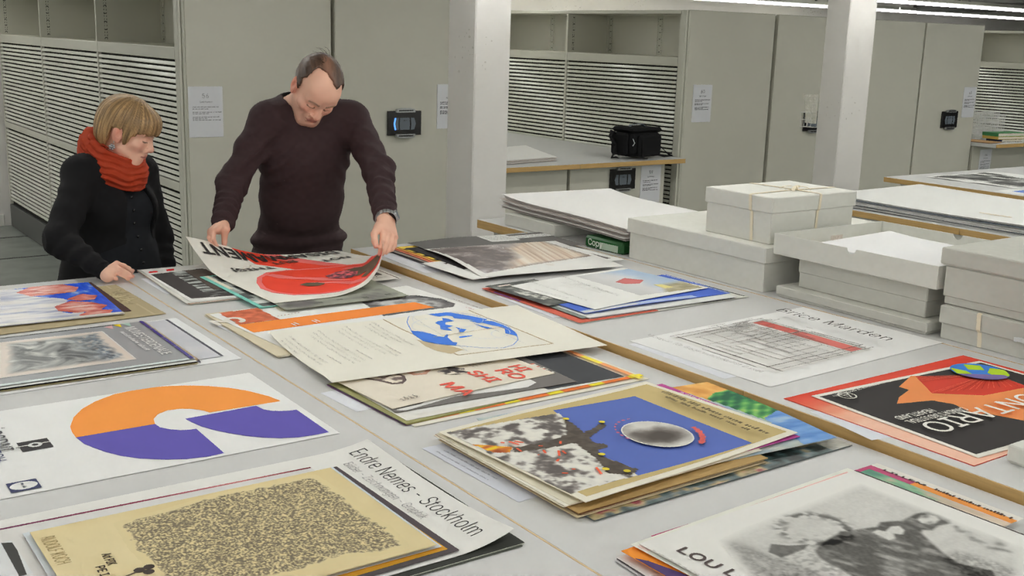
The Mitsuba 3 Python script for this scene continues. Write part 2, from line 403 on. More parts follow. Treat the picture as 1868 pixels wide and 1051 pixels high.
# ================================================================== tables
def chest(label, x0, x1, y0, y1, z1, name='map_cabinet'):
    """plan chest under a table top: plinth, body, shallow drawers on the long side"""
    t = thing(name, label, 'cabinet')
    put('plinth', bx(x0 + 0.05, x1 - 0.05, y0 + 0.05, y1 - 0.05, 0.003, 0.08), 'dark_metal', t)
    put('body', bx(x0 + 0.02, x1 - 0.02, y0 + 0.02, y1 - 0.02, 0.082, z1, 0.003), 'table_white', t)
    n = 8
    for k in range(n):
        h = (z1 - 0.12) / n
        dr_ = put('drawer', bx(x0 + 0.004, x0 + 0.019, y0 + 0.03, y1 - 0.03, 0.1 + k * h, 0.1 + (k + 1) * h - 0.006, 0.002), 'table_white', t)
        put('handle', bx(x0 - 0.008, x0 + 0.003, (y0 + y1) / 2 - 0.06, (y0 + y1) / 2 + 0.06, 0.1 + k * h + h * 0.4, 0.1 + k * h + h * 0.55, 0.002), 'silver', dr_)
    return t
TZ, RZ = 0.95, 0.97
YE = 3.638
tl = thing('table', 'grey laminate table on the left under the folded and orange ring posters', 'table')
put('board', bx(0.20, 1.0335, 0.2, YE, TZ - 0.035, TZ, 0.001), 'laminate', tl)
put('edging', bx(1.0338, 1.0372, 0.2, YE, TZ - 0.035, TZ - 0.0002), 'seam_tan', tl, label='thin pale wood edging strip in the seam')
tr = thing('table', 'grey laminate table in the middle under the stacked posters', 'table')
put('board', bx(1.0376, 1.862, 0.2, YE, TZ - 0.035, TZ, 0.001), 'laminate', tr)
t3 = worktop('work_table', 'grey table with brown wood edging under the red bordered map poster', 1.872, 2.669, 0.2, 3.612, RZ, edge_x0=True, joints=[1.664], th=0.036)
t4 = worktop('work_table', 'grey table with wood edging under the archive boxes', 2.672, 3.5, 0.2, 3.968, RZ, edge_x0=True, joints=[3.61], th=0.036)
chest('white plan chest under the left table', 0.22, 1.03, 0.25, YE - 0.05, TZ - 0.036)
chest('white plan chest under the middle table', 1.06, 1.845, 0.25, YE - 0.05, TZ - 0.036)
chest('white plan chest under the table with the wood edging', 1.90, 2.655, 0.25, 3.56, RZ - 0.037)
chest('white plan chest under the archive boxes', 2.70, 3.48, 0.25, 3.93, RZ - 0.037)
# tables farther back on the right
tp = worktop('work_table', 'grey table with wood edging under the wide heap of white paper', 4.64, 5.62, 0.9, 3.80, 0.95, edge_x0=True, joints=[2.90], th=0.03)
t = tp
put('apron', bx(4.67, 5.58, 0.95, 3.76, 0.86, 0.918, 0.003), 'table_white', t)
for y in (0.98, 1.9, 2.82, 3.72):
    for x in (4.69, 5.55):
        put('leg', bx(x - 0.02, x + 0.02, y - 0.02, y + 0.02, 0.0, 0.859, 0.003), 'table_white', t)
put('shelf', bx(4.72, 5.52, 1.0, 3.70, 0.28, 0.31, 0.002), 'dark_metal', t)
ta = worktop('work_table', 'grey table with wood edging under the black and white print, far right', 6.06, 7.9, 1.2, 4.36, 0.95, edge_x0=True, joints=[], th=0.03)
chest('white plan chest under the far right table top', 6.11, 7.85, 1.25, 4.30, 0.918)

# ================================================================== archive boxes
def lidded(name, label, x0, x1, y0, y1, z0, z1, lid_h, bsdf, over=0.006, group=None, tilt_lid=0.0, ang=0.0):
    t = thing(name, label, 'box', group)
    c = ((x0 + x1) / 2, (y0 + y1) / 2, 0)
    def mv(m):
        m.apply_translation((-c[0], -c[1], 0)); return moved(m, ang, c)
    put('body', mv(bx(x0 + over, x1 - over, y0 + over, y1 - over, z0, z1 - 0.004, 0.0025)), bsdf, t)
    outer = bx(x0, x1, y0, y1, z1 - lid_h, z1, 0.003)
    w = 0.0035
    inner = bx(x0 + w, x1 - w, y0 + w, y1 - w, z1 - lid_h - 0.01, z1 - 0.0036)
    lid = tm(manifold3d.Manifold(manifold3d.Mesh(np.asarray(outer.vertices, np.float32), np.asarray(outer.faces, np.uint32))) - manifold3d.Manifold(manifold3d.Mesh(np.asarray(inner.vertices, np.float32), np.asarray(inner.faces, np.uint32))))
    put('lid', mv(lid), bsdf, t)
    return t
B1 = lidded('archive_box', 'large pale grey lidded archive box carrying the small tied box', 2.690, 3.50, 2.345, 3.010, RZ, 1.119, 0.053, 'box_board', 0.008)
B2 = lidded('archive_box', 'small pale archive box tied with cream tape, on top of the large box', 2.737, 3.16, 2.372, 2.674, 1.1195, 1.273, 0.052, 'box_board', 0.006)
def tape_loop(parent, pts, side, w=0.011):
    put('tape', strip(pts, side, w, 0.0012), 'cream_tape', parent, label='cream cotton tape')
x0, x1, y0, y1, z0, z1 = 2.737, 3.16, 2.372, 2.674, 1.122, 1.273
ym, xm = 2.468, 2.965
e = 0.0015
tape_loop(B2, [(x0 + 0.004, ym - 0.012, z0), (x0 + 0.004 - 0.0, ym - 0.006, z1 - 0.056), (x0 - e, ym - 0.004, z1 - 0.05), (x0 - e, ym, z1 - 0.001), (x0 + 0.004, ym, z1 + e), ((x0 + x1) / 2, ym + 0.01, z1 + e + 0.001), (x1 - 0.004, ym, z1 + e), (x1 + e, ym, z1 - 0.002), (x1 + e, ym, z1 - 0.05)], (0, 1, 0))
tape_loop(B2, [(xm - 0.004, y0 + 0.004, z0), (xm, y0 + 0.004, z1 - 0.056), (xm, y0 - e, z1 - 0.05), (xm + 0.004, y0 - e, z1 - 0.001), (xm + 0.004, y0 + 0.004, z1 + e), (xm, (y0 + y1) / 2, z1 + e + 0.001), (xm - 0.01, y1 - 0.004, z1 + e), (xm - 0.01, y1 + e, z1 - 0.002), (xm - 0.01, y1 + e, z1 - 0.05)], (1, 0, 0))
kx, ky, kz = xm, ym + 0.008, z1 + 0.005
bow = []
for a, l in ((0.5, 0.05), (2.5, 0.055), (-0.9, 0.05), (3.7, 0.06)):
    d = np.array([math.cos(a), math.sin(a), 0])
    pts = [np.array([kx, ky, kz]) + d * l * s + np.array([0, 0, h]) for s, h in ((0, 0.003), (0.35, 0.010), (0.75, 0.007), (1.0, 0.0))]
    bow.append(strip(pts, np.cross(d, [0, 0, 1]), 0.011, 0.0012))
bow.append(tm(trimesh.creation.icosphere(1, 0.008)).apply_translation((kx, ky, kz + 0.002)))
put('bow', cat(bow), 'cream_tape', B2, label='bow of cream cotton tape')

# flat box, closed box and open tray with paper
put_z = RZ
FB = lidded('archive_box', 'flat grey archive box at the bottom, under the closed box and the open tray', 2.700, 3.36, 1.752, 2.300, RZ, 1.006, 0.028, 'box_board_grey', 0.006)
CB = lidded('archive_box', 'closed grey archive box between the flat box and the open tray', 2.742, 3.30, 1.788, 2.252, 1.0065, 1.0985, 0.045, 'box_board_grey', 0.003)
TR = thing('open_tray_box', 'open pale archive tray holding loose white paper, on the closed grey box', 'box')
x0, x1, y0, y1, z0, z1 = 2.722, 3.27, 1.750, 2.342, 1.0995, 1.166
w = 0.004
put('base', bx(x0, x1, y0, y1, z0, z0 + w, 0.001), 'box_board', TR)
def wall_notched(y_or_x, a, b, zc0, zc1, axis, notch):
    P = Polygon([(a, zc0), (b, zc0), (b, zc1), (a, zc1)]).difference(Point(notch, zc1).buffer(0.017, 24)) if notch else Polygon([(a, zc0), (b, zc0), (b, zc1), (a, zc1)])
    m = trimesh.creation.extrude_polygon(P, w, engine='earcut')
    if axis == 'x':   # wall in plane x = const
        m.apply_transform(np.array([[0, 0, 1, y_or_x], [1, 0, 0, 0], [0, 1, 0, 0], [0, 0, 0, 1.0]]))
    else:
        m.apply_transform(np.array([[1, 0, 0, 0], [0, 0, 1, y_or_x], [0, 1, 0, 0], [0, 0, 0, 1.0]]))
    m.fix_normals()
    return m
ymid = 2.045
put('side_wall', wall_notched(x0, y0, y1, z0 + w, z1, 'x', ymid), 'box_board', TR)
put('side_wall', wall_notched(x1 - w, y0, y1, z0 + w, z1, 'x', ymid), 'box_board', TR)
put('side_wall', wall_notched(y0, x0 + w, x1 - w, z0 + w, z1, 'y', None), 'box_board', TR)
put('side_wall', wall_notched(y1 - w, x0 + w, x1 - w, z0 + w, z1, 'y', None), 'box_board', TR)

# stack of boxes at the right edge
s1 = lidded('archive_box', 'grey lidded box with cream tape, bottom of the right hand stack', 2.712, 3.35, 1.12, 1.726, RZ, 1.064, 0.050, 'box_board_grey', 0.006)
tape_loop(s1, [(2.7175, 1.600, RZ + 0.002), (2.7175, 1.603, 1.012), (2.7095, 1.604, 1.02), (2.7095, 1.606, 1.063), (2.715, 1.606, 1.0655)], (0, 1, 0), 0.012)
put('tag', strip([(2.7075, 1.50, 1.02), (2.704, 1.48, 1.024), (2.7075, 1.455, 1.018)], (0, 0, 1), 0.012, 0.001), 'gloss_paper', s1, color=(225, 228, 228), label='clear plastic tag')
s2 = lidded('archive_box', 'plain grey lidded box, middle of the right hand stack', 2.728, 3.30, 1.13, 1.733, 1.0655, 1.173, 0.086, 'box_board_grey', 0.004)
s3 = lidded('archive_box', 'grey box lid, topmost of the right hand stack', 2.722, 3.30, 1.15, 1.748, 1.1735, 1.222, 0.046, 'box_board_grey', 0.004)
lidded('archive_box', 'small pale box at the lower right edge beside the map poster', 1.984, 2.3, 0.80, 1.083, RZ, 1.008, 0.034, 'box_board', 0.004)
# box and ream under the long paper stack
lidded('archive_box', 'low pale box under the back end of the long paper stack', 2.700, 3.10, 3.452, 3.80, RZ, 1.022, 0.05, 'box_board', 0.002)
t = thing('paper_ream', 'green wrapped ream of copy paper under the long paper stack', 'paper ream')
put('wrapper', moved(bx(-0.15, 0.15, -0.105, 0.105, 0, 0.045, 0.008), 0.06, (2.85, 3.16, RZ)), 'gloss_paper', t, color=(28, 82, 38))
put('wrapper_fold', moved(bx(-0.1502, -0.1498, -0.08, 0.02, 0.004, 0.03), 0.06, (2.85, 3.16, RZ)), 'gloss_paper', t, color=(180, 200, 180))
v, f = text2d('Copy', 0.024, True)
p3 = np.c_[np.full(len(v), -0.1512), 0.085 - v[:, 0], v[:, 1] + 0.012]
put('lettering', moved((p3, f), 0.06, (2.85, 3.16, RZ)), 'paper', t, color=(235, 238, 232), label='white word Copy')
# measured sheets: corner o (x, y), turn a, width W along the reading direction, height H, surface height z; p: outlines in the sheet's own metres
SHEETS = {
 'tan': dict(o=[0.3624, 3.4633], a=-1.5381, W=0.4312, H=0.62, z=0.953, p={'blot': [(0.1065,0.5659),(0.0825,0.5987),(0.2083,0.5979),(0.2557,0.5688),(0.2088,0.557)]}),
 'darkstrip': dict(o=[0.4222, 3.5457], a=-1.5765, W=0.4196, H=0.5, z=0.9555),
 'blue': dict(o=[0.2523, 3.567], a=-1.6169, W=0.4516, H=0.66, z=0.958, p={'fist1': [(0.0627,0.4498),(0.0031,0.4973),(0.0065,0.5761),(0.0644,0.6093),(0.1136,0.591),(0.1207,0.5379),(0.1229,0.4761)], 'fist2': [(0.2112,0.563),(0.1691,0.606),(0.1984,0.6341),(0.2381,0.6189),(0.2365,0.5837)], 'fist3': [(0.2916,0.5121),(0.2472,0.5586),(0.2842,0.604),(0.3344,0.6308),(0.3788,0.6024),(0.3796,0.5458),(0.3421,0.5124)], 'fist4': [(0.4177,0.5523),(0.3768,0.5983),(0.3997,0.6305),(0.4406,0.6134),(0.4583,0.5652)], 'cloth': [(0.0083,0.4036),(0.0125,0.4644),(0.1301,0.4748),(0.1955,0.5462),(0.2232,0.5559),(0.2733,0.5351),(0.3049,0.5095),(0.3634,0.5125),(0.3846,0.5272),(0.3733,0.5619),(0.4229,0.5629),(0.4545,0.5299),(0.4738,0.3327)], 'inner': [(0.0083,0.4036),(0.002,0.6586),(0.4358,0.6609),(0.468,0.3335)]}),
 's2white': dict(o=[0.2254, 2.9891], a=-1.5608, W=0.4672, H=0.78, z=0.9515),
 's2light': dict(o=[0.3779, 2.9809], a=-1.5688, W=0.4135, H=0.6, z=0.9535, p={'frame': [(0.0004,0.6006),(0.4122,0.5998)]}),
 's2grey': dict(o=[0.2037, 2.9678], a=-1.5813, W=0.4129, H=0.7, z=0.963, p={'photo': [(0.048,0.3275),(0.0563,0.5727),(0.3475,0.5729),(0.3509,0.2702)], 'tp': [(0.0197,0.5896),(0.0065,0.6133),(0.0478,0.606)], 'ty': [(0.0078,0.6158),(0.0052,0.6353),(0.0412,0.6294)], 'tm': [(0.0073,0.6391),(0.0053,0.66),(0.0477,0.6534)], 't1': [(0.0535,0.6402)], 't1e': [(0.3483,0.6472)], 't2': [(0.0907,0.6152)], 't2e': [(0.3003,0.6205)]}),
 'orange': dict(o=[0.1801, 2.4156], a=-1.5774, W=0.4769, H=0.8, z=0.9518, p={'c': [(0.2402,0.5523)], 'edge_l': [(0.1739,0.3476)], 'edge_r': [(0.2598,0.7608)], 'hole_l': [(0.2187,0.5021)], 'purp_br': [(0.4687,0.5486)], 'purp_r': [(0.4582,0.7809)], 'ptip': [(0.2504,0.5697)], 'logo1': [(0.2217,0.246)], 'logo1b': [(0.262,0.2852)], 'logo2': [(0.4222,0.1876)], 'logo2b': [(0.4556,0.2195)], 'txt': [(0.1374,0.2229)], 'txte': [(0.2485,0.2227)], 'tch': [(0.2898,0.1934)], 'hole_t': [(0.1754,0.5864)], 'hole_b': [(0.304,0.5248)], 'top': [(0.011,0.6308)], 'bottom': [(0.438,0.453)], 'pq': [(0.2598,0.7608)], 'cut1': [(0.2735,0.7197)], 'orange': [(0.2388,0.3426),(0.2013,0.3439),(0.1706,0.3484),(0.1171,0.3682),(0.0701,0.3979),(0.0335,0.436),(0.0051,0.485),(-0.0039,0.5481),(0.0046,0.5951),(0.0229,0.6394),(0.0511,0.6805),(0.0889,0.718),(0.1299,0.7446),(0.1865,0.7692),(0.231,0.7791),(0.2268,0.6183),(0.2093,0.6127),(0.1853,0.5949),(0.1719,0.5733),(0.169,0.5471),(0.1832,0.5226),(0.2075,0.5056),(0.2398,0.4987)], 'leaf': [(0.2401,0.5616),(0.235,0.7195),(0.2661,0.724),(0.2822,0.7347),(0.2924,0.7486),(0.3003,0.7658),(0.3024,0.7836),(0.4628,0.7823),(0.4632,0.7516),(0.459,0.716),(0.4444,0.6828),(0.4256,0.6569),(0.3998,0.6316),(0.3679,0.6085),(0.3338,0.5881),(0.3024,0.5743),(0.2676,0.5659)], 'purple': [(0.2388,0.3426),(0.2398,0.4987),(0.264,0.5011),(0.2841,0.5131),(0.3012,0.5314),(0.3073,0.5462),(0.3089,0.5605),(0.4653,0.5597),(0.4676,0.5274),(0.4588,0.4879),(0.4407,0.4521),(0.412,0.4147),(0.38,0.3883),(0.3459,0.3698),(0.3109,0.3563),(0.2812,0.3466)]}),
 'endre': dict(o=[0.2105, 1.8424], a=-1.5748, W=0.5007, H=0.78, z=0.955, p={'t1': [(0.0764,0.7218)], 't1e': [(0.476,0.7399)], 't2': [(0.1448,0.6904)], 't2e': [(0.4126,0.7031)], 'fr1': [(0.0713,0.6762)], 'fr2': [(0.4838,0.6854)]}),
 's4yellow': dict(o=[0.3331, 1.7523], a=-1.5538, W=0.4118, H=0.55, z=0.958, p={'corner': [(0.3504,0.54),(0.3987,0.5421),(0.4129,0.4124)]}),
 's4pale': dict(o=[0.3324, 1.7598], a=-1.5773, W=0.3863, H=0.54, z=0.961),
 's4red': dict(o=[0.2925, 1.8073], a=-1.605, W=0.4061, H=0.55, z=0.9562),
 'koch': dict(o=[0.3401, 1.7445], a=-1.5746, W=0.3741, H=0.521, z=0.967, p={'block': [(0.0438,0.1296),(0.036,0.2014),(0.0185,0.3018),(0.0239,0.3793),(0.0255,0.4727),(0.1252,0.4771),(0.2147,0.4725),(0.2744,0.481),(0.3468,0.4733),(0.3491,0.4302),(0.3302,0.3928),(0.3324,0.3546),(0.3355,0.2992),(0.3333,0.2314),(0.3393,0.1796),(0.303,0.1367),(0.2296,0.1292),(0.1418,0.124)], 't': [(0.0327,0.0199)], 'te': [(0.1583,0.0213)], 't2': [(0.1364,0.0802)], 't2e': [(0.1872,0.0874)], 't3': [(0.173,0.0612)], 'leaf': [(0.2195,0.113)]}),
 's4left': dict(o=[0.0136, 1.7459], a=-1.5482, W=0.1309, H=0.3, z=0.9566, p={'band': [(0.0018,0.2852),(0.0108,0.3023),(0.1353,0.2913),(0.1288,0.2814)]}),
 's5low': dict(o=[1.1019, 3.6511], a=-1.5985, W=0.526, H=0.62, z=0.9525),
 's5photo': dict(o=[1.1073, 3.6385], a=-1.591, W=0.5101, H=0.58, z=0.959, p={'dark': [(0.0861,0.0085),(0.0799,0.0733),(0.4884,0.1442),(0.4699,0.0135)], 'mid': [(0.0799,0.0733),(0.0677,0.1883),(0.4331,0.1828),(0.4697,0.0757)], 'red1': [(0.0414,0.0148),(0.0411,0.0437),(0.0629,0.0388),(0.0631,0.01)], 'red2': [(0.0322,0.0756),(0.0303,0.1019),(0.0567,0.0953),(0.0585,0.0691)]}),
 's5brown': dict(o=[1.2267, 3.5512], a=-1.6187, W=0.3057, H=0.07, z=0.961),
 's5mint': dict(o=[1.2332, 3.4314], a=-1.5626, W=0.4781, H=0.45, z=0.963),
 's5right': dict(o=[1.3198, 3.643], a=-1.5965, W=0.5096, H=0.5, z=0.9605, p={'cap': [(0.4327,0.3915),(0.4183,0.4805),(0.4653,0.4971),(0.4618,0.393)]}),
 's5green': dict(o=[1.2975, 3.2804], a=-1.5985, W=0.4, H=0.3986, z=0.9665),
 'redflat': dict(o=[1.8703, 3.4479], a=-3.1084, W=0.6, H=0.4644, z=0.969, p={'blob': [(0.5955,0.2161),(0.5364,0.1126),(0.4627,0.0968),(0.3632,0.2108),(0.2702,0.1858),(0.1993,0.2059),(0.1072,0.1553)]}),
 'p6a': dict(o=[1.0906, 2.9653], a=-1.4811, W=0.5364, H=0.6826, z=0.958, p={'three': [(0.002,0.0292),(0.0095,0.146),(0.1593,0.1342),(0.1474,0.0144)], 'band': [(0.1492,0.0118),(0.2001,0.5691),(0.2861,0.5794),(0.2448,0.0093)], 'photo': [(0.0876,0.444),(0.1016,0.5042),(0.0991,0.5668),(0.1302,0.6277),(0.2077,0.6651),(0.2821,0.6608),(0.3133,0.6325),(0.2988,0.5257),(0.2902,0.3961)], 'txt': [(0.2445,0.6814),(0.5293,0.6721)]}),
 's6low': dict(o=[1.0862, 2.9838], a=-1.5566, W=0.4921, H=0.6, z=0.9525),
 's6low2': dict(o=[1.1025, 2.9927], a=-1.5583, W=0.4571, H=0.6, z=0.955),
 'peace': dict(o=[1.1383, 2.6676], a=-1.6697, W=0.472, H=0.7625, z=0.968, p={'frame': [(-0.0278,0.3271),(-0.0363,0.5948),(0.3999,0.638),(0.3949,0.3629)], 'globe': [(0.0511,0.3784),(0.0062,0.4035),(-0.0264,0.4376),(-0.0388,0.4724),(-0.0252,0.5096),(0.0375,0.5763),(0.1133,0.6098),(0.1898,0.616),(0.2787,0.5988),(0.3339,0.5727),(0.3734,0.5347),(0.3874,0.495),(0.3668,0.4482),(0.3239,0.4044),(0.2843,0.3582),(0.2435,0.3384),(0.1673,0.3431)], 'a': [(-0.0483,0.141)], 'b': [(-0.0351,0.2479)], 'b1': [(0.0608,0.037)], 'b1e': [(0.4082,0.0434)], 'b2': [(0.0431,0.1202)], 'b2e': [(0.3906,0.1341)], 'b3': [(0.0348,0.201)], 'b3e': [(0.378,0.2191)], 'b4': [(0.0263,0.2844)], 'b4e': [(0.3709,0.297)], 'BL': [(0.472,0.0)], 'land1': [(-0.0287,0.4435),(-0.0365,0.4713),(-0.017,0.5056),(0.0123,0.5401),(0.0533,0.568),(0.109,0.5997),(0.1195,0.5915),(0.1114,0.5618),(0.0869,0.5481),(0.0754,0.5322),(0.0655,0.5203),(0.0441,0.524),(0.0293,0.5119),(0.0305,0.4921),(0.0321,0.4864),(0.0027,0.4718),(-0.0199,0.4416)], 'land2': [(0.052,0.4887),(0.061,0.4985),(0.0916,0.5046),(0.0916,0.4832),(0.0933,0.4764),(0.1154,0.4642),(0.138,0.4765),(0.1504,0.4538),(0.1842,0.4508),(0.1688,0.4355),(0.1547,0.4332),(0.1178,0.449),(0.0904,0.4483),(0.0777,0.4616),(0.076,0.4792)], 'land3': [(0.1567,0.4786),(0.1762,0.4827),(0.1891,0.4923),(0.2106,0.4718),(0.2073,0.4644),(0.1813,0.4743)], 'land4': [(0.1364,0.3506),(0.1558,0.3755),(0.1955,0.3882),(0.2222,0.3931),(0.2347,0.4027),(0.2109,0.4236),(0.2185,0.4231),(0.2379,0.41),(0.2838,0.4027),(0.2952,0.4102),(0.3159,0.3952),(0.3056,0.3806),(0.2778,0.3614),(0.25,0.344),(0.2184,0.337),(0.1825,0.3405)], 'land5': [(0.1055,0.548),(0.1182,0.5775),(0.1376,0.6011),(0.1864,0.6081),(0.2546,0.6031),(0.3065,0.5862),(0.2885,0.5836),(0.2671,0.5722),(0.2244,0.594),(0.1954,0.5887),(0.1791,0.5807),(0.1424,0.5694),(0.1411,0.5557)], 'land6': [(0.2475,0.4414),(0.248,0.4617),(0.251,0.4783),(0.2582,0.4563),(0.2585,0.4381)], 'land7': [(0.1406,0.5439),(0.1649,0.5478),(0.1856,0.5556),(0.2075,0.5651),(0.2052,0.5497),(0.1806,0.544)], 'band': [(0.2194,0.3299),(0.2533,0.3424),(0.2876,0.3566),(0.3056,0.3806),(0.3604,0.3987),(0.3619,0.3848),(0.3773,0.3511),(0.3384,0.3317),(0.2883,0.3235)]}),
 'hiro': dict(o=[1.1148, 2.2051], a=-1.5031, W=0.2191, H=0.4499, z=0.961, p={'HI': [(0.1134,0.4377)], 'HIe': [(0.1803,0.4306)], 'RO': [(0.1254,0.381)], 'SHI': [(0.1011,0.3122)], 'SHIe': [(0.1866,0.3067)], 'MA': [(0.1431,0.2047)], 'MAe': [(0.1601,0.2751)], 'face1': [(-0.0005,0.0592),(-0.0008,0.0971),(0.0208,0.1061),(0.0061,0.1465),(0.0408,0.1514),(0.0719,0.1365),(0.0877,0.1152),(0.0771,0.0921),(0.0456,0.0825)], 'face2': [(0.0155,0.1684),(-0.0055,0.2178),(-0.0021,0.256),(-0.0066,0.3344),(0.0241,0.2457),(0.0589,0.2017),(0.0495,0.172)], 'face3': [(0.0606,0.2358),(0.0403,0.27),(0.0389,0.3008),(0.072,0.3011),(0.0986,0.2925),(0.1003,0.2634),(0.0858,0.2417)]}),
 's7grey': dict(o=[1.1375, 2.1395], a=-1.6253, W=0.17, H=0.4767, z=0.9588, p={'white': [(0.1599,0.0116),(0.151,0.0736),(0.1142,0.1348),(0.1052,0.2848),(0.0938,0.3837),(0.1314,0.3822),(0.1507,0.3465),(0.1436,0.2613),(0.1311,0.1677),(0.167,0.0252)]}),
 's7black': dict(o=[1.1242, 2.2158], a=-1.5667, W=0.3109, H=0.6125, z=0.9558, p={'black': [(-0.0161,0.5005),(0.014,0.6155),(0.2947,0.611),(0.2821,0.3875),(0.2525,0.386),(0.2706,0.4835)]}),
 's7dash': dict(o=[1.126, 2.224], a=-1.5681, W=0.337, H=0.6585, z=0.952),
 's7olive': dict(o=[1.0975, 2.232], a=-1.5104, W=0.3282, H=0.5, z=0.955),
 'bluegold': dict(o=[1.1208, 1.7848], a=-1.4981, W=0.4284, H=0.5993, z=0.974, p={'gold': [(0.0172,0.2782),(0.065,0.5758),(0.4365,0.5569),(0.3976,0.0212),(0.3339,0.0244)], 'bluep': [(0.0374,0.276),(0.0635,0.4967),(0.4088,0.4744),(0.395,0.1625),(0.3592,0.1806),(0.277,0.1748),(0.1399,0.2447)], 'crowd': [(0.0145,0.0098),(0.0573,0.2738),(0.1669,0.2273),(0.277,0.1748),(0.3513,0.1741),(0.395,0.1625),(0.387,0.0023)], 'black': [(0.0897,0.2601),(0.135,0.2492),(0.1733,0.2364),(0.1699,0.2595),(0.1483,0.3147),(0.1709,0.3006),(0.2026,0.2238),(0.2312,0.2115),(0.25,0.2277),(0.2629,0.2151),(0.259,0.1892),(0.2934,0.1735),(0.3776,0.1834),(0.3873,0.1518),(0.357,0.1227),(0.2975,0.155),(0.2093,0.1803),(0.2003,0.1163),(0.1812,0.0493),(0.1604,0.0597),(0.1735,0.14),(0.1657,0.1982)], 'oval': [(0.2203,0.3035),(0.1957,0.3476),(0.2004,0.3835),(0.2316,0.4166),(0.2787,0.415),(0.318,0.3989),(0.3427,0.3594),(0.334,0.3211),(0.3079,0.2943),(0.2666,0.2829)], 'fire': [(0.0961,0.0092),(0.1559,0.0635),(0.1752,0.0407),(0.157,0.015)], 'txt0': [(0.0968,0.5452)], 'txt1': [(0.4085,0.5169)], 'arc0': [(0.2004,0.303)], 'arc1': [(0.3339,0.3055)]}),
 's8mag': dict(o=[1.2458, 1.7994], a=-1.5664, W=0.4083, H=0.5, z=0.97),
 's8green': dict(o=[1.2458, 1.8357], a=-1.6763, W=0.4179, H=0.62, z=0.964, p={'orange': [(-0.019,0.5255),(0.0,0.62),(0.0872,0.6215),(0.1128,0.5437)], 'green': [(0.1128,0.5437),(0.0931,0.576),(0.0872,0.6215),(0.2482,0.6161),(0.2762,0.5669),(0.2417,0.559)], 'blue': [(0.2762,0.5669),(0.2563,0.6166),(0.4145,0.6126),(0.4093,0.5415),(0.3532,0.5571)]}),
 's8dark': dict(o=[1.1483, 1.7797], a=-1.5679, W=0.45, H=0.6901, z=0.953),
 's8w1': dict(o=[1.1181, 1.7907], a=-1.5462, W=0.4135, H=0.5, z=0.968),
 's8w2': dict(o=[1.1246, 1.7905], a=-1.551, W=0.4377, H=0.5, z=0.961),
 's8slip': dict(o=[1.0769, 1.7749], a=-1.5356, W=0.3114, H=0.07, z=0.951),
 'lou': dict(o=[1.1253, 1.1904], a=-1.5409, W=0.6, H=0.559, z=0.974, p={'photo': [(0.0621,0.1146),(0.0532,0.197),(0.0452,0.513),(0.3579,0.509),(0.4528,0.3339),(0.2415,0.0214)], 'fig': [(0.1701,0.2145),(0.1577,0.2619),(0.1503,0.3113),(0.1569,0.3289),(0.1728,0.3757),(0.1653,0.3956),(0.1721,0.4138),(0.1823,0.4332),(0.1802,0.4554),(0.1788,0.48),(0.1863,0.5077),(0.209,0.5175),(0.2303,0.5097),(0.2415,0.4948),(0.2339,0.4679),(0.2387,0.4408),(0.229,0.43),(0.2328,0.4208),(0.2603,0.4031),(0.2912,0.3857),(0.3268,0.371),(0.3496,0.3813),(0.3723,0.3932),(0.4085,0.3561),(0.2872,0.1761),(0.2576,0.1902),(0.2381,0.1932),(0.215,0.1936),(0.1931,0.198)], 'face': [(0.1957,0.459),(0.1908,0.4795),(0.1956,0.4948),(0.207,0.5),(0.2202,0.4921),(0.2236,0.4736),(0.2194,0.4576),(0.2089,0.4515)], 'hands': [(0.1846,0.35),(0.1828,0.3661),(0.1943,0.3722),(0.188,0.3967),(0.1945,0.4103),(0.2098,0.403),(0.2177,0.385),(0.207,0.3764),(0.2197,0.3623),(0.2178,0.3486),(0.1993,0.3499)], 'wreath': [(0.0984,0.2462),(0.0877,0.2877),(0.0934,0.324),(0.1189,0.3348),(0.1443,0.3155),(0.1538,0.2741),(0.1517,0.2349),(0.1237,0.2288)], 'dark': [(0.1362,0.149),(0.1189,0.175),(0.1395,0.1955),(0.1548,0.2254),(0.1612,0.2036),(0.1599,0.1507),(0.1488,0.151)], 'skirt': [(0.2869,0.3611),(0.2934,0.4124),(0.3315,0.4278),(0.3982,0.4345),(0.4263,0.3826),(0.3709,0.3004)], 'squig': [(0.2516,0.4889),(0.2649,0.4785),(0.274,0.4847),(0.2942,0.4671),(0.3075,0.469),(0.3251,0.4598),(0.3358,0.4689),(0.3501,0.4763)], 'squig2': [(0.2761,0.5143),(0.2889,0.526),(0.3018,0.5153),(0.3278,0.4995),(0.3297,0.488)], 'L': [(0.0563,0.0395)], 'Le': [(0.1318,0.0531)], 'r1': [(0.0935,0.1055)], 'r2': [(0.2248,0.1413)], 'branch1': [(0.0703,0.1056),(0.0706,0.1309),(0.1004,0.1297),(0.1047,0.112)], 'branch2': [(0.0935,0.1055),(0.0981,0.1194),(0.2248,0.1413),(0.1967,0.0995),(0.1152,0.0939)], 'lt': [(0.0513,0.0422)], 'le': [(0.1623,0.0483)]}),
 's9pink': dict(o=[1.1171, 1.2018], a=-1.5258, W=0.5, H=0.5715, z=0.9705, p={'pink': [(0.0155,0.0054),(0.0129,0.5517),(0.0316,0.5509),(0.0289,0.0079)]}),
 's9mag': dict(o=[1.1762, 1.2187], a=-1.5599, W=0.3005, H=0.6, z=0.963),
 's9orange': dict(o=[1.0954, 1.199], a=-1.5546, W=0.1184, H=0.45, z=0.966),
 's9w': dict(o=[1.0849, 1.2005], a=-1.6154, W=0.3648, H=0.5, z=0.955),
 'rock': dict(o=[2.0588, 3.3959], a=-1.7162, W=0.4872, H=0.545, z=0.9895, p={'photo': [(0.0196,0.009),(-0.0692,0.4946),(0.3099,0.5238),(0.4477,0.029)], 'sand': [(-0.0586,0.4504),(-0.0692,0.4946),(0.3099,0.5238),(0.4193,0.1349),(0.2511,0.2535),(0.0999,0.2868)]}),
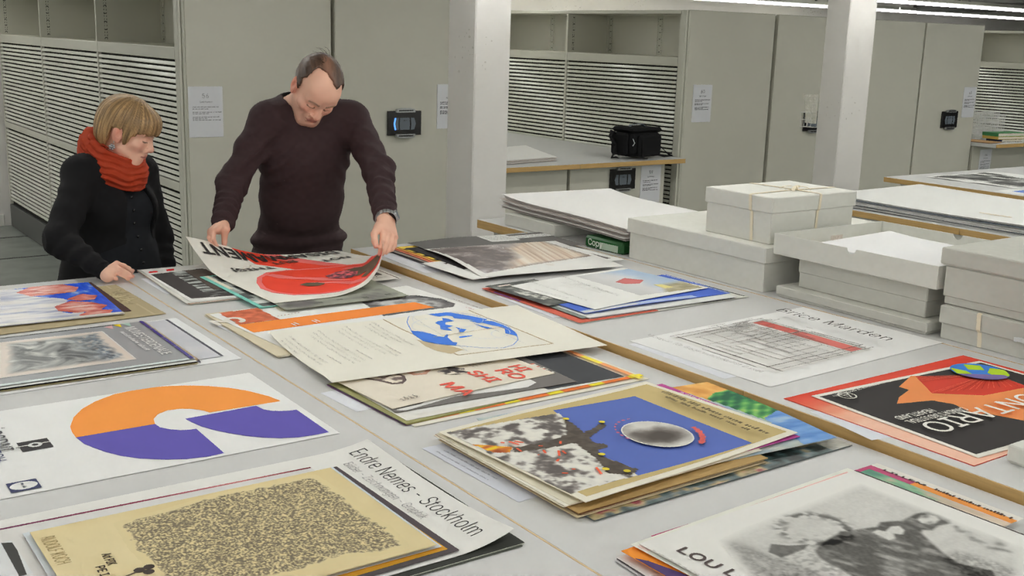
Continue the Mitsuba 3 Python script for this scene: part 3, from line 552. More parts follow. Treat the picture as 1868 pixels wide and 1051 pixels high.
 's10gray': dict(o=[2.058, 3.5366], a=-1.8281, W=0.5132, H=0.42, z=0.981),
 's10white': dict(o=[1.9283, 3.2011], a=-1.5262, W=0.3, H=0.6716, z=0.9848),
 's10a': dict(o=[2.0121, 3.5219], a=-1.62, W=0.5564, H=0.45, z=0.977),
 's10b': dict(o=[1.9631, 3.4922], a=-1.5937, W=0.5217, H=0.45, z=0.974),
 's10slip': dict(o=[1.9085, 3.4672], a=-1.6194, W=0.3534, H=0.08, z=0.971),
 'danois': dict(o=[1.9908, 2.7603], a=-1.4666, W=0.3731, H=0.5211, z=0.987, p={'photo': [(0.0187,0.27),(0.0263,0.5551),(0.3627,0.505),(0.331,0.2402)], 't1': [(-0.0118,0.2241)], 't1e': [(0.2946,0.1736)], 't2': [(-0.0056,0.0844)], 't2e': [(0.2879,0.0498)], 't3': [(0.0915,0.019)], 't3e': [(0.2295,0.0267)], 'red': [(0.1539,0.3231),(0.1285,0.3895),(0.1786,0.4196),(0.2056,0.3712),(0.186,0.3275)]}),
 's11blue': dict(o=[1.986, 2.6772], a=-1.5803, W=0.3, H=0.5865, z=0.983),
 's11white': dict(o=[1.9788, 2.6641], a=-1.5967, W=0.32, H=0.5868, z=0.979),
 's11bottom': dict(o=[1.9218, 2.6567], a=-1.5681, W=0.33, H=0.6892, z=0.973),
 's11dark': dict(o=[1.9256, 2.8054], a=-1.5168, W=0.3058, H=0.2, z=0.984),
 's11red': dict(o=[1.9226, 2.819], a=-1.5732, W=0.4913, H=0.3, z=0.9745),
 's11grayl': dict(o=[1.9639, 2.8151], a=-1.5987, W=0.463, H=0.3, z=0.978),
 's11slip': dict(o=[1.9107, 2.7226], a=-1.6051, W=0.3044, H=0.06, z=0.971),
 'brice': dict(o=[1.9267, 2.1206], a=-1.5276, W=0.4707, H=0.7304, z=0.9715, p={'grid': [(0.0384,0.1142),(0.0375,0.4991),(0.4089,0.4955),(0.4063,0.0996)], 'red1': [(0.0569,0.4466),(0.046,0.5132),(0.1694,0.4908),(0.1774,0.4588)], 'red2': [(0.1816,0.4655),(0.1808,0.4981),(0.396,0.4848),(0.3995,0.4314)], 't1': [(0.04,0.5654)], 't1e': [(0.4201,0.5535)], 't2': [(0.0912,0.7134)], 't2e': [(0.34,0.7004)], 't3': [(0.0361,0.0275)], 't3e': [(0.4276,0.0186)]}),
 's12slip': dict(o=[1.9048, 2.1001], a=-1.5762, W=0.347, H=0.12, z=0.9705),
 'ontario': dict(o=[2.5899, 1.52], a=3.0906, W=0.6175, H=0.4316, z=0.974, p={'black': [(0.6092,0.0088),(0.0164,-0.0204),(0.0135,0.1352),(0.5217,0.4664),(0.6041,0.4222)], 'orange': [(0.2761,0.006),(0.2453,0.0268),(0.3097,0.1139),(0.2635,0.147),(0.1102,0.1982),(0.3312,0.3423),(0.3628,0.2734),(0.3917,0.2664),(0.3728,0.197),(0.3946,0.1554),(0.4538,0.1419),(0.4875,0.1329),(0.4433,0.1036),(0.3774,0.079),(0.3774,0.051)], 'rays': [(0.2701,0.0141),(0.183,0.0586),(0.0828,0.1249),(0.0898,0.1849),(0.1102,0.1982),(0.2519,0.1895),(0.3492,0.121)], 'globe': [(0.1425,0.0179),(0.1055,0.0052),(0.067,0.014),(0.0348,0.0464),(0.0424,0.1051),(0.0678,0.1326),(0.1181,0.1413),(0.1554,0.1075),(0.1727,0.0588)], 'g1': [(0.0865,0.0201),(0.063,0.0427),(0.0842,0.0684),(0.1105,0.0498)], 'g2': [(0.0551,0.0728),(0.0401,0.096),(0.0703,0.1313),(0.1037,0.1241),(0.0945,0.0938)], 'g3': [(0.1458,0.0267),(0.1374,0.0566),(0.1455,0.0778),(0.169,0.0608)], 'O1': [(0.6041,0.3004)], 'O1b': [(0.4926,0.2845)], 'O1c': [(0.419,0.2026)], 'tO': [(0.1771,0.2418)], 'ch0': [(0.393,0.2287)], 'ch1': [(0.5839,0.2014)], 'ca': [(0.5589,0.0525)], 'pr0': [(0.4251,0.0217)], 'pr1': [(0.5908,0.0359)], 'oc': [(0.5444,0.2876)], 'nc': [(0.2727,0.2706)], 'rc': [(0.4374,0.2825)]}),
 's13red': dict(o=[2.6083, 1.5771], a=-3.1392, W=0.6999, H=0.4722, z=0.9715),
 's13slip': dict(o=[1.8901, 1.485], a=-1.7448, W=0.1878, H=0.08, z=0.9705),
 'paperheap': dict(o=[4.6609, 3.5652], a=-1.6609, W=1.0174, H=0.8765, z=1.0),
 'bw': dict(o=[6.3067, 4.2907], a=-1.6599, W=0.5251, H=0.5, z=0.953),
 'cols': dict(o=[5.99, 3.6988], a=-1.7843, W=0.3835, H=0.4, z=0.953),
}
# joints of the two people (metres)
J = {'m_shR': (1.6277, 3.8, 1.4315), 'm_elR': (1.4978, 3.8, 1.2114), 'm_wrR': (1.405, 3.66, 1.0881), 'm_shL': (1.9758, 3.785, 1.4306), 'm_elL': (1.9529, 3.55, 1.265), 'm_wrL': (1.8458, 3.3, 1.1304), 'm_neck': (1.7639, 3.83, 1.459), 'm_head': (1.7862, 3.7, 1.5478), 'm_hip': (1.8368, 3.97, 0.8757), 'm_waist': (1.8243, 3.93, 0.9927), 'm_chest': (1.7858, 3.83, 1.2819), 'mr_palm': (1.3808, 3.634, 1.0729), 'mr_index0': (1.348, 3.604, 1.0744), 'mr_index1': (1.3417, 3.588, 1.0481), 'mr_index2': (1.3524, 3.59, 1.026), 'mr_index3': (1.362, 3.595, 1.0103), 'mr_middle0': (1.3433, 3.612, 1.0716), 'mr_middle1': (1.3364, 3.608, 1.0539), 'mr_middle2': (1.3381, 3.606, 1.0389), 'mr_middle3': (1.3462, 3.608, 1.0284), 'mr_ring0': (1.3456, 3.626, 1.0692), 'mr_ring1': (1.3428, 3.628, 1.0501), 'mr_ring2': (1.3467, 3.624, 1.0371), 'mr_ring3': (1.3547, 3.62, 1.0295), 'mr_pinky0': (1.3519, 3.64, 1.0703), 'mr_pinky1': (1.3521, 3.642, 1.0528), 'mr_pinky2': (1.356, 3.638, 1.0417), 'mr_pinky3': (1.3621, 3.634, 1.0342), 'mr_thumb0': (1.3951, 3.61, 1.0794), 'mr_thumb1': (1.3918, 3.616, 1.0539), 'mr_thumb2': (1.3919, 3.617, 1.0346), 'mr_thumb3': (1.3891, 3.615, 1.0198), 'ml_palm': (1.8208, 3.255, 1.1069), 'ml_index0': (1.7964, 3.23, 1.0977), 'ml_index1': (1.7758, 3.2, 1.0725), 'ml_index2': (1.7651, 3.188, 1.0514), 'ml_index3': (1.7589, 3.186, 1.0337), 'ml_middle0': (1.8133, 3.23, 1.0908), 'ml_middle1': (1.7947, 3.204, 1.0629), 'ml_middle2': (1.7809, 3.194, 1.0453), 'ml_middle3': (1.7725, 3.192, 1.0333), 'ml_ring0': (1.8314, 3.234, 1.0831), 'ml_ring1': (1.816, 3.212, 1.0579), 'ml_ring2': (1.801, 3.202, 1.0421), 'ml_ring3': (1.7905, 3.2, 1.0341), 'ml_pinky0': (1.8487, 3.242, 1.0747), 'ml_pinky1': (1.8354, 3.222, 1.0508), 'ml_pinky2': (1.8203, 3.212, 1.0406), 'ml_pinky3': (1.8097, 3.21, 1.0372), 'ml_thumb0': (1.7934, 3.255, 1.1127), 'ml_thumb1': (1.7578, 3.222, 1.0964), 'ml_thumb2': (1.7501, 3.204, 1.0758), 'ml_thumb3': (1.7498, 3.194, 1.0609), 'w_wrR': (0.9724, 3.5308, 0.979), 'wr_palm': (0.9963, 3.5602, 0.98), 'wr_index0': (1.0094, 3.5596, 1.004), 'wr_index1': (1.0256, 3.5394, 0.999), 'wr_index2': (1.0416, 3.5421, 0.988), 'wr_index3': (1.0564, 3.5555, 0.975), 'wr_middle0': (0.9993, 3.5498, 0.996), 'wr_middle1': (1.0108, 3.508, 0.992), 'wr_middle2': (1.026, 3.4977, 0.98), 'wr_middle3': (1.0422, 3.5104, 0.967), 'wr_ring0': (0.9902, 3.5411, 0.986), 'wr_ring1': (1.0011, 3.5002, 0.982), 'wr_ring2': (1.0144, 3.4945, 0.972), 'wr_ring3': (1.0274, 3.5019, 0.963), 'wr_pinky0': (0.9814, 3.5244, 0.974), 'wr_pinky1': (0.9876, 3.4971, 0.968), 'wr_pinky2': (0.9988, 3.4896, 0.963), 'wr_pinky3': (1.01, 3.4874, 0.9605), 'wr_thumb0': (0.9875, 3.5289, 0.985), 'wr_thumb1': (1.0243, 3.5851, 0.978), 'wr_thumb2': (1.0415, 3.5791, 0.972), 'wr_thumb3': (1.0498, 3.5577, 0.968), 'w_shR': (0.9789, 3.89, 1.2654), 'w_elR': (0.8795, 3.72, 1.0648), 'w_head': (1.1707, 3.9, 1.3924), 'w_neck': (1.1393, 3.945, 1.2751), 'w_earring': (1.1308, 3.87, 1.3287)}
# ================================================================== printed sheets
WHITE, CREAM = (236, 236, 233), (232, 228, 214)
class Sheet:
    """one sheet of paper with its print; u runs along the reading direction, v up the sheet, in metres"""
    def __init__(s, name, label, cat_, data=None, color=WHITE, t=0.0007, group=None, bend=None, surf=None, W=None, H=None, gloss=False, back=None, res=None, grow=(0, 0, 0, 0)):
        s.key = thing(name, label, cat_, group)
        s.layer = 0
        s.bsdf = 'gloss_paper' if gloss else 'paper'
        if data is not None:
            d = SHEETS[data]
            s.d = d
            o, a, s.W, s.H, z = np.array(d['o']), d['a'], d['W'], d['H'], d['z']
            cu, cv = np.array([math.cos(a), math.sin(a)]), np.array([-math.sin(a), math.cos(a)])
            b = bend or (lambda u, v: 0 * u)
            s.surf = lambda u, v: np.stack([o[0] + cu[0] * u + cv[0] * v, o[1] + cu[1] * u + cv[1] * v, z + b(u, v)], -1)
        else:
            s.surf, s.W, s.H, s.d = surf, W, H, {}
        s.curved = bend is not None or surf is not None
        s.P, s.L = [], []
        u0, u1, v0, v1 = -grow[0], s.W + grow[1], -grow[2], s.H + grow[3]
        n = res or ((int((u1 - u0) / 0.02) + 1, int((v1 - v0) / 0.02) + 1) if s.curved else (1, 1))
        s.n, s.g = n, (u0, u1, v0, v1)
        U, V = np.meshgrid(np.linspace(u0, u1, n[0] + 1), np.linspace(v0, v1, n[1] + 1), indexing='ij')
        top = s.surf(U, V).reshape(-1, 3)
        nn = (n[0] + 1) * (n[1] + 1)
        idx = np.arange(nn).reshape(n[0] + 1, n[1] + 1)
        q = np.stack([idx[:-1, :-1], idx[1:, :-1], idx[1:, 1:], idx[:-1, 1:]], -1).reshape(-1, 4)
        ring = np.concatenate([idx[:-1, 0], idx[-1, :-1], idx[:0:-1, -1], idx[0, :0:-1]])
        bot = top - [0, 0, t]
        side = np.stack([np.roll(ring, -1), ring, ring + nn, np.roll(ring, -1) + nn], -1)
        v = np.vstack([top, bot]); f = np.vstack([q, q[:, ::-1] + nn, side[:, ::-1]])
        c = np.vstack([np.tile(lin(color), (nn, 1)), np.tile(lin(back if back is not None else color), (nn, 1))])
        s.part('sheet', v, np.vstack([f[:, [0, 1, 2]], f[:, [0, 2, 3]]]), c)
    def part(s, name, v, f, c):
        key = f'{s.key}__{name}'
        scene[key] = mikit.ply((v, f), s.bsdf, smooth=False, color=c)
    def p(s, k):
        return s.d['p'][k]
    def _up(s, uv, lift):
        w = s.surf(uv[:, 0], uv[:, 1])
        return w + [0, 0, lift]
    def _lift(s):
        s.layer += 1
        return 0.0002 * s.layer + 0.0001
    def fill(s, poly, color, clip=True):
        if not hasattr(poly, 'geom_type'):
            poly = Polygon(poly)
        if not poly.is_valid:
            poly = poly.buffer(0)
        if clip:
            poly = poly.intersection(sbox(0.0004, 0.0004, s.W - 0.0004, s.H - 0.0004))
        if s.curved:
            # cut along the sheet's own grid, so that print and paper bend alike
            us, vs = np.linspace(s.g[0], s.g[1], s.n[0] + 1), np.linspace(s.g[2], s.g[3], s.n[1] + 1)
            x0, y0, x1, y1 = poly.bounds if not poly.is_empty else (0, 0, 0, 0)
            cells = [sbox(us[i], vs[j], us[i + 1], vs[j + 1]) for i in range(s.n[0]) if us[i + 1] > x0 and us[i] < x1 for j in range(s.n[1]) if vs[j + 1] > y0 and vs[j] < y1]
            if not cells:
                return
            shapely.prepare(poly)
            parts = [p for p in shapely.intersection(poly, np.array(cells)) if not p.is_empty]
            tr_ = [tri2d(unary_union([g for g in getattr(p, 'geoms', [p]) if g.geom_type == 'Polygon'])) for p in parts]
            tr_ = [t for t in tr_ if len(t[1])]
            if not tr_:
                return
            o_ = np.cumsum([0] + [len(t[0]) for t in tr_])
            v, f = np.vstack([t[0] for t in tr_]), np.vstack([t[1] + o for t, o in zip(tr_, o_)])
        else:
            v, f = tri2d(poly)
        if not len(f):
            return
        s.P.append((s._up(v, s._lift()), f, np.tile(lin(color), (len(v), 1))))
    def line(s, pts, w, color):
        s.fill(LineString(pts).buffer(w / 2, cap_style=2), color)
    def text(s, txt, u, v, h, color, ang=0.0, bold=False, width=None, anchor='l', slant=0.0, thin=0.0):
        q, f = text2d(txt, h, bold, thin)
        if slant:
            q = np.c_[q[:, 0] + slant * q[:, 1], q[:, 1]]
        if width:
            q = q * [width / np.ptp(q[:, 0]), 1]
        q = q - [q[:, 0].min() + (np.ptp(q[:, 0]) / 2 if anchor == 'c' else 0), 0]
        c_, s_ = math.cos(ang), math.sin(ang)
        q = q @ np.array([[c_, s_], [-s_, c_]]) + [u, v]
        s.L.append((s._up(q, 0.0002 * s.layer + 0.0005), f, np.tile(lin(color), (len(q), 1))))
    def words(s, u, v, length, h, color, seed=0, ang=0.0, wmin=0.006, wmax=0.02, density=0.8, solid=False):
        """a line of unreadably small print as a row of little bars"""
        r = random.Random(seed)
        a = 0.0
        c_, s_ = math.cos(ang), math.sin(ang)
        V, F = [], []
        while a < length:
            l = min(r.uniform(wmin, wmax), length - a)
            b = 0.0
            while b < l:
                w = r.uniform(0.25, 0.6) * h
                hh = h * r.choice([0.65, 0.7, 1.0])
                i = len(V)
                for x, y in ((a + b, 0), (a + b + w, 0), (a + b + w, hh), (a + b, hh)):
                    V.append((u + c_ * x - s_ * y, v + s_ * x + c_ * y))
                F += [(i, i + 1, i + 2), (i, i + 2, i + 3)]
                b += w + h * 0.22
            a += l + h * 0.7 / density
        q = np.array(V)
        s.L.append((s._up(q, 0.0002 * s.layer + 0.0005), np.array(F), np.tile(lin(color), (len(q), 1))))
    def photo(s, poly, fn, cell=0.004):
        """tonal print: fine grid inside the outline, fn(u, v) -> sRGB colours"""
        poly = Polygon(poly) if not hasattr(poly, 'geom_type') else poly
        poly = poly.buffer(0).intersection(sbox(0.0004, 0.0004, s.W - 0.0004, s.H - 0.0004))
        x0, y0, x1, y1 = poly.bounds
        nx, ny = max(1, int((x1 - x0) / cell)), max(1, int((y1 - y0) / cell))
        xs, ys = np.linspace(x0, x1, nx + 1), np.linspace(y0, y1, ny + 1)
        U, V = np.meshgrid(xs, ys, indexing='ij')
        idx = np.arange(U.size).reshape(U.shape)
        q = np.stack([idx[:-1, :-1], idx[1:, :-1], idx[1:, 1:], idx[:-1, 1:]], -1).reshape(-1, 4)
        cx, cy = (U[:-1, :-1] + U[1:, 1:]).ravel() / 2, (V[:-1, :-1] + V[1:, 1:]).ravel() / 2
        q = q[shapely.contains_xy(poly, cx, cy)]
        uv = np.c_[U.ravel(), V.ravel()]
        c = lin(np.clip(fn(uv[:, 0], uv[:, 1]), 0, 255))
        used, inv = np.unique(q, return_inverse=True)
        q = inv.reshape(q.shape)
        s.P.append((s._up(uv[used], s._lift()), np.vstack([q[:, [0, 1, 2]], q[:, [0, 2, 3]]]), c[used]))
    def done(s, pname='print', lname='lettering'):
        for nm, lst in ((pname, s.P), (lname, s.L)):
            if lst:
                o, F = 0, []
                for v, f, c in lst:
                    F.append(f + o); o += len(v)
                s.part(nm, np.vstack([x[0] for x in lst]), np.vstack(F), np.vstack([x[2] for x in lst]))
        return s.key

def fb(u, v, sc, seed=0, oc=4):
    return meshkit.fbm(np.stack([u * sc, v * sc, 0 * u + seed * 7.3], -1), oc, seed)
def ramp(t, *stops):
    """colour ramp: (position, colour) ..."""
    xs = [a for a, _ in stops]; cs = np.array([c for _, c in stops], float)
    t = np.clip(t, xs[0], xs[-1])
    return np.stack([np.interp(t, xs, cs[:, k]) for k in range(3)], -1)
def inpoly(poly, u, v):
    return shapely.contains_xy(Polygon(poly).buffer(0), u, v)
def sd(poly, u, v):
    P = Polygon(poly).buffer(0)
    d = shapely.distance(P.boundary, shapely.points(u, v))
    return np.where(shapely.contains_xy(P, u, v), -d, d)

ORDINAL = ['first', 'second', 'third', 'fourth', 'fifth', 'sixth', 'seventh', 'eighth', 'ninth', 'tenth', 'eleventh', 'twelfth', 'thirteenth', 'fourteenth']
def colour_name(c):
    named = {'white': (232, 232, 230), 'cream': (228, 220, 200), 'pale grey': (206, 206, 204), 'grey': (150, 150, 150), 'dark': (55, 52, 52), 'black': (30, 28, 30), 'tan': (200, 184, 140), 'brown': (140, 100, 70), 'olive': (124, 120, 62), 'violet': (96, 42, 96), 'reddish': (180, 96, 70), 'bluish': (150, 152, 172)}
    return min(named, key=lambda k: sum((a - b) ** 2 for a, b in zip(named[k], c)))

def pile(data, label, group, n, z0, z1, colors, seed=1, jitter=0.006, grow=(0, 0, 0, 0), name='poster_sheet', cat_='paper sheet', t=0.0008):
    """n plain sheets lying under a poster, slightly shifted"""
    r = random.Random(seed)
    for k in range(n):
        lab = f'{colour_name(colors[k % len(colors)])} {label}, {ORDINAL[k]} from the bottom'
        d = dict(SHEETS[data]); d['z'] = z0 + (z1 - z0) * (k + 1) / n
        d['o'] = (d['o'][0] + r.uniform(-jitter, jitter), d['o'][1] + r.uniform(-jitter, jitter)); d['a'] = d['a'] + r.uniform(-0.012, 0.012)
        SHEETS['_tmp'] = d
        s = Sheet(name, lab, cat_, '_tmp', color=colors[k % len(colors)], t=t, group=group, grow=grow)

def slip(data, label, color=(224, 226, 234), lines=0, seed=0, grow=(0, 0, 0, 0)):
    s = Sheet('paper_note', label, 'note', data, color=color, t=0.0004, grow=grow)
    for k in range(lines):
        s.words(0.03 + 0.004 * k, 0.012 + 0.016 * k, s.W * 0.55, 0.005, (170, 172, 184), seed + k)
    return s.done()

# ---------------------------------------------------------------- left table, back: blue poster with stretched hands
s = Sheet('brown_paper', 'brown paper sheet under the blue hands poster at the back of the left table', 'paper sheet', 'tan', color=(170, 156, 124), t=0.001)
s.fill(sbox(0, 0, s.W, s.H), (166, 152, 120)); s.fill(sbox(0.0, s.H - 0.035, s.W, s.H - 0.028), (182, 168, 138))
s.photo(Polygon(s.p('blot')).buffer(0.03), lambda u, v: ramp(fb(u, v, 55, 3) - np.clip(sd(SHEETS['tan']['p']['blot'], u, v), 0, 1) * 14, (0.35, (166, 152, 120)), (0.5, (134, 120, 88)), (0.56, (196, 184, 150)), (0.7, (150, 136, 104))), 0.004)
s.done()
s = Sheet('poster', 'dark brown poster showing as a strip beside the blue hands poster', 'poster', 'darkstrip', color=(66, 44, 40), t=0.0012); s.done()
s = Sheet('poster', 'blue poster with reddish hands and white cloth, back of the left table', 'poster', 'blue', color=(226, 224, 218), gloss=True)
P_ = SHEETS['blue']['p']
s.photo(P_['inner'], lambda u, v: ramp(fb(u * 0.6, v * 2.0, 26, 5), (0.25, (24, 62, 190)), (0.55, (44, 88, 214)), (0.68, (96, 136, 228)), (0.8, (190, 206, 238))), 0.005)
s.photo(P_['cloth'], lambda u, v: ramp(fb(u * 2.2, v * 0.5, 20, 8), (0.25, (150, 158, 190)), (0.45, (204, 206, 220)), (0.6, (232, 230, 232)), (0.8, (244, 240, 238))), 0.005)
for k in ('fist1', 'fist2', 'fist3', 'fist4'):
    s.photo(Polygon(P_[k]).buffer(0.012).buffer(-0.004), lambda u, v, k=k: ramp(fb(u * 1.5, v * 0.8, 38, 11) + np.clip(-sd(P_[k], u, v), 0, 0.03) * 6, (0.3, (176, 70, 64)), (0.5, (214, 118, 108)), (0.7, (238, 176, 164)), (0.85, (248, 214, 204))), 0.004)
s.fill(sbox(s.W - 0.022, 0, s.W, s.H), (230, 228, 222))
s.done()
# ---------------------------------------------------------------- left table: grey poster with a face
s = Sheet('paper_sheet', 'large white sheet lowest under the grey face poster', 'paper sheet', 's2white', color=(232, 233, 235)); s.done()
s = Sheet('poster', 'pale grey poster with dark edge line, under the grey face poster', 'poster', 's2light', color=(206, 208, 216), gloss=True)
s.photo(sbox(0, 0, s.W, s.H), lambda u, v: ramp(fb(u, v, 9, 2), (0.3, (198, 200, 210)), (0.6, (212, 212, 220)), (0.8, (222, 220, 216))), 0.012)
s.fill(sbox(0, s.H - 0.008, s.W, s.H - 0.001), (66, 68, 82)); s.fill(sbox(0, 0, 0, 0), (60, 60, 60)) if False else None
s.done()
pile('s2grey', 'sheet under the grey face poster', 'poster sheets under the grey face poster', 5, 0.9545, 0.9605, [(204, 186, 120), (30, 28, 30), (176, 150, 120), (58, 52, 60), (214, 216, 214)], 4, 0.004, grow=(0.0, 0.006, 0, 0.004))
s = Sheet('poster', 'grey poster with a painted face, coloured triangles and dashed purple edge', 'poster', 's2grey', color=(154, 156, 160), gloss=True, grow=(0, 0, 0, 0))
P_ = SHEETS['s2grey']['p']
s.fill(sbox(s.W - 0.014, 0, s.W, s.H), (214, 226, 226))
s.fill(sbox(0, 0, 0.006, s.H * 0.9), (40, 42, 46))
def face(u, v):
    ph = np.array(P_['photo']); cu, cv = ph.mean(0)
    x, y = (u - cu), (v - cv)
    sw = fb(u + 0.02 * np.sin(v * 60), v + 0.03 * np.sin(u * 40), 34, 21)
    hair = np.clip((v - cv - 0.03) / 0.1 + (sw - 0.5) * 1.2, 0, 1)
    c = ramp(sw, (0.25, (52, 54, 58)), (0.42, (112, 114, 114)), (0.55, (164, 166, 164)), (0.7, (206, 206, 202)))
    h = ramp(fb(u * 1.3, v * 2.0, 55, 24), (0.25, (30, 34, 44)), (0.45, (84, 96, 112)), (0.55, (134, 150, 164)), (0.7, (214, 208, 200)), (0.85, (150, 90, 84)))
    c = c * (1 - hair[:, None]) + h * hair[:, None]
    rim = np.clip((-sd(P_['photo'], u, v) - 0.012) / 0.02 + (sw - 0.5) * 2, 0, 1)[:, None]
    return c * rim + np.array([226, 214, 204]) * (1 - rim)
s.fill(Polygon(P_['photo']).buffer(0.004), (226, 222, 220))
s.photo(P_['photo'], face, 0.003)
s.fill(P_['tp'], (228, 188, 190)); s.fill(P_['ty'], (242, 214, 20)); s.fill(P_['tm'], (176, 208, 198))
for a, b in ((0.0, 0.085), (0.09, 0.19), (0.195, 0.285), (0.29, 0.385), (0.39, 0.413)):
    s.fill(sbox(a, s.H - 0.013, b, s.H - 0.004), (52, 40, 120))
(u0, v0), (u1, v1) = P_['t1'][0], P_['t1e'][0]
s.text('MUVESTERDENALE', u0, v0 - 0.008, 0.026, (232, 232, 232), math.atan2(v1 - v0, u1 - u0), True, width=math.hypot(u1 - u0, v1 - v0))
(u0, v0), (u1, v1) = P_['t2'][0], P_['t2e'][0]
s.words(u0, v0 - 0.005, math.hypot(u1 - u0, v1 - v0), 0.013, (226, 226, 228), 3, math.atan2(v1 - v0, u1 - u0), 0.04, 0.09)
s.done()
s = Sheet('paper_scrap', 'crumpled dark blue scrap at the corner of the grey face poster', 'paper scrap', surf=lambda u, v: np.stack([0.872 + 0.9 * v, 2.560 + 0.02 * np.sin(v * 90) - u, 0.9549 + 0.003 * (1 + np.sin(u * 300 + v * 170))], -1), W=0.016, H=0.04, color=(74, 76, 96)); s.done()

# ---------------------------------------------------------------- left table: orange and purple ring
s = Sheet('poster', 'white poster with a large orange and purple ring on the left table', 'poster', 'orange', color=(236, 236, 236))
P_ = SHEETS['orange']['p']
s.fill(P_['orange'], (238, 150, 70)); s.fill(P_['purple'], (92, 82, 168)); s.fill(P_['leaf'], (92, 82, 168))
l0, l1 = np.array(P_['logo1'][0]), np.array(P_['logo1b'][0])
def local_box(cu_, cv_, w, h):
    return sbox(cu_ - w / 2, cv_ - h / 2, cu_ + w / 2, cv_ + h / 2)
lu, lv = (l0 + l1) / 2
s.fill(local_box(lu, lv, 0.055, 0.056), (58, 56, 58)); s.fill(local_box(lu - 0.004, lv, 0.004, 0.056), WHITE); s.fill(Point(lu, lv).buffer(0.013, 20), (230, 230, 230)); s.fill(Point(lu, lv).buffer(0.006, 12), (58, 56, 58))
l0, l1 = np.array(P_['logo2'][0]), np.array(P_['logo2b'][0])
lu, lv = (l0 + l1) / 2
s.fill(local_box(lu, lv, 0.046, 0.05), (62, 66, 100)); s.fill(affinity.scale(Point(lu, lv).buffer(0.02, 24), 0.9, 1.15), (236, 236, 236)); s.words(lu - 0.012, lv - 0.003, 0.022, 0.006, (70, 74, 100), 4)
(u0, v0), (u1, v1) = P_['txt'][0], P_['txte'][0]
s.text('NÁRODNÍ', u1 - 0.17, v1 - 0.03, 0.034, (70, 70, 74), 0.0, width=0.172)
(u0, v0) = P_['tch'][0]
s.text('TCH', u0 - 0.05, v0 - 0.012, 0.022, (70, 74, 104), 0.0, width=0.06)
s.words(lu - 0.01, lv - 0.07, 0.05, 0.012, (120, 122, 134), 9)
s.done()

# ---------------------------------------------------------------- left table, front: exhibition poster pile
def endre_bend(u, v):
    c = np.clip((v - 0.665) / 0.115, 0, 1)
    return 0.012 * c ** 2 * (0.35 + 1.3 * np.clip((u / 0.5 - 0.55) / 0.45, 0, 1) ** 2 + 0.6 * np.clip((0.2 - u) / 0.2, 0, 1))
pile('endre', 'sheet lowest in the front left pile', 'poster sheets lowest in the front left pile', 3, 0.9512, 0.9535, [(70, 74, 66), (196, 196, 186), (48, 50, 46)], 9, 0.003, grow=(-0.01, 0.012, 0, 0.008))
s = Sheet('poster', 'white exhibition poster with curled corner and thin black lettering, front of the left table', 'poster', 'endre', color=(234, 233, 230), bend=endre_bend)
P_ = SHEETS['endre']['p']
(u0, v0), (u1, v1) = P_['t1'][0], P_['t1e'][0]
s.text('Endre Nemes - Stockholm', 0.030, 0.722, 0.036, (48, 46, 50), 0.0, width=0.43, thin=0.0008)
(u0, v0), (u1, v1) = P_['t2'][0], P_['t2e'][0]
s.text('Bilder - Zeichnungen - Graphik', 0.07, 0.690, 0.020, (112, 110, 114), 0.0, width=0.285, thin=0.0006)
s.done()
s = Sheet('poster', 'dark framed poster with orange yellow corner under the calligraphy sheet', 'poster', 's4yellow', color=(78, 70, 74))
s.fill(sbox(0, 0, s.W - 0.012, s.H - 0.014), (228, 170, 60)); s.done()
s = Sheet('paper_sheet', 'pale blue white sheet just under the calligraphy sheet', 'paper sheet', 's4pale', color=(214, 220, 226)); s.done()
s = Sheet('poster', 'reddish poster showing as a thin strip behind the calligraphy sheet', 'poster', 's4red', color=(224, 222, 220))
s.photo(sbox(0, 0, 0.006, s.H), lambda u, v: ramp(v / s.H, (0.0, (110, 60, 90)), (0.4, (130, 50, 76)), (0.75, (196, 124, 124)), (1.0, (112, 44, 56))), 0.003); s.done()
s = Sheet('poster', 'tan calligraphy sheet covered with dense dark writing, front left', 'poster', 'koch', color=(226, 210, 164))
P_ = SHEETS['koch']['p']
def script(u, v):
    blk = P_['block']
    e = sd(blk, u, v) + (fb(u, v, 90, 31, 2) - 0.5) * 0.018
    row = fb(u * 1.2, v * 1.0, 330, 35, 2)
    ink = fb(u * 1.4 + v * 0.6, v * 1.7, 260, 33, 2) * 0.55 + row * 0.45
    dark = np.clip((ink - 0.40) * 5, 0, 0.8) * np.clip(-e / 0.004, 0, 1)
    return np.array([224, 208, 162]) * (1 - dark[:, None]) + np.array([84, 74, 62]) * dark[:, None]
s.photo(sbox(0.0005, 0.0005, s.W - 0.0005, s.H - 0.0005), lambda u, v: ramp(fb(u, v, 8, 30), (0.3, (222, 204, 156)), (0.7, (230, 214, 170))), 0.02)
s.photo(Polygon(P_['block']).buffer(0.012), script, 0.0016)
(u0, v0), (u1, v1) = P_['t'][0], P_['te'][0]
s.text('RUDOLF KOCH', u0, v0 - 0.012, 0.021, (172, 152, 108), 0.0, width=0.105)
(u0, v0) = P_['t2'][0]
s.text('Art PIK', u0, v0 - 0.008, 0.013, (70, 58, 48), -0.05, True, width=0.042)
(u0, v0) = P_['t3'][0]
s.text('PE I S', u0, v0 - 0.008, 0.013, (70, 58, 48), -0.05, True, width=0.05)
(u0, v0) = P_['leaf'][0]
for a in (0.2, 2.3, 4.4):
    s.fill(Point(u0 + 0.009 * math.cos(a), v0 + 0.009 * math.sin(a)).buffer(0.008, 12), (66, 56, 50))
s.line([(u0, v0 - 0.01), (u0 + 0.012, v0 - 0.05)], 0.0025, (66, 56, 50))
s.done()
s = Sheet('poster', 'white poster with a broad black stripe at the front left edge of the pile', 'poster', 's4left', color=(226, 228, 230))
s.fill(s.p('band'), (66, 66, 64)); s.done()
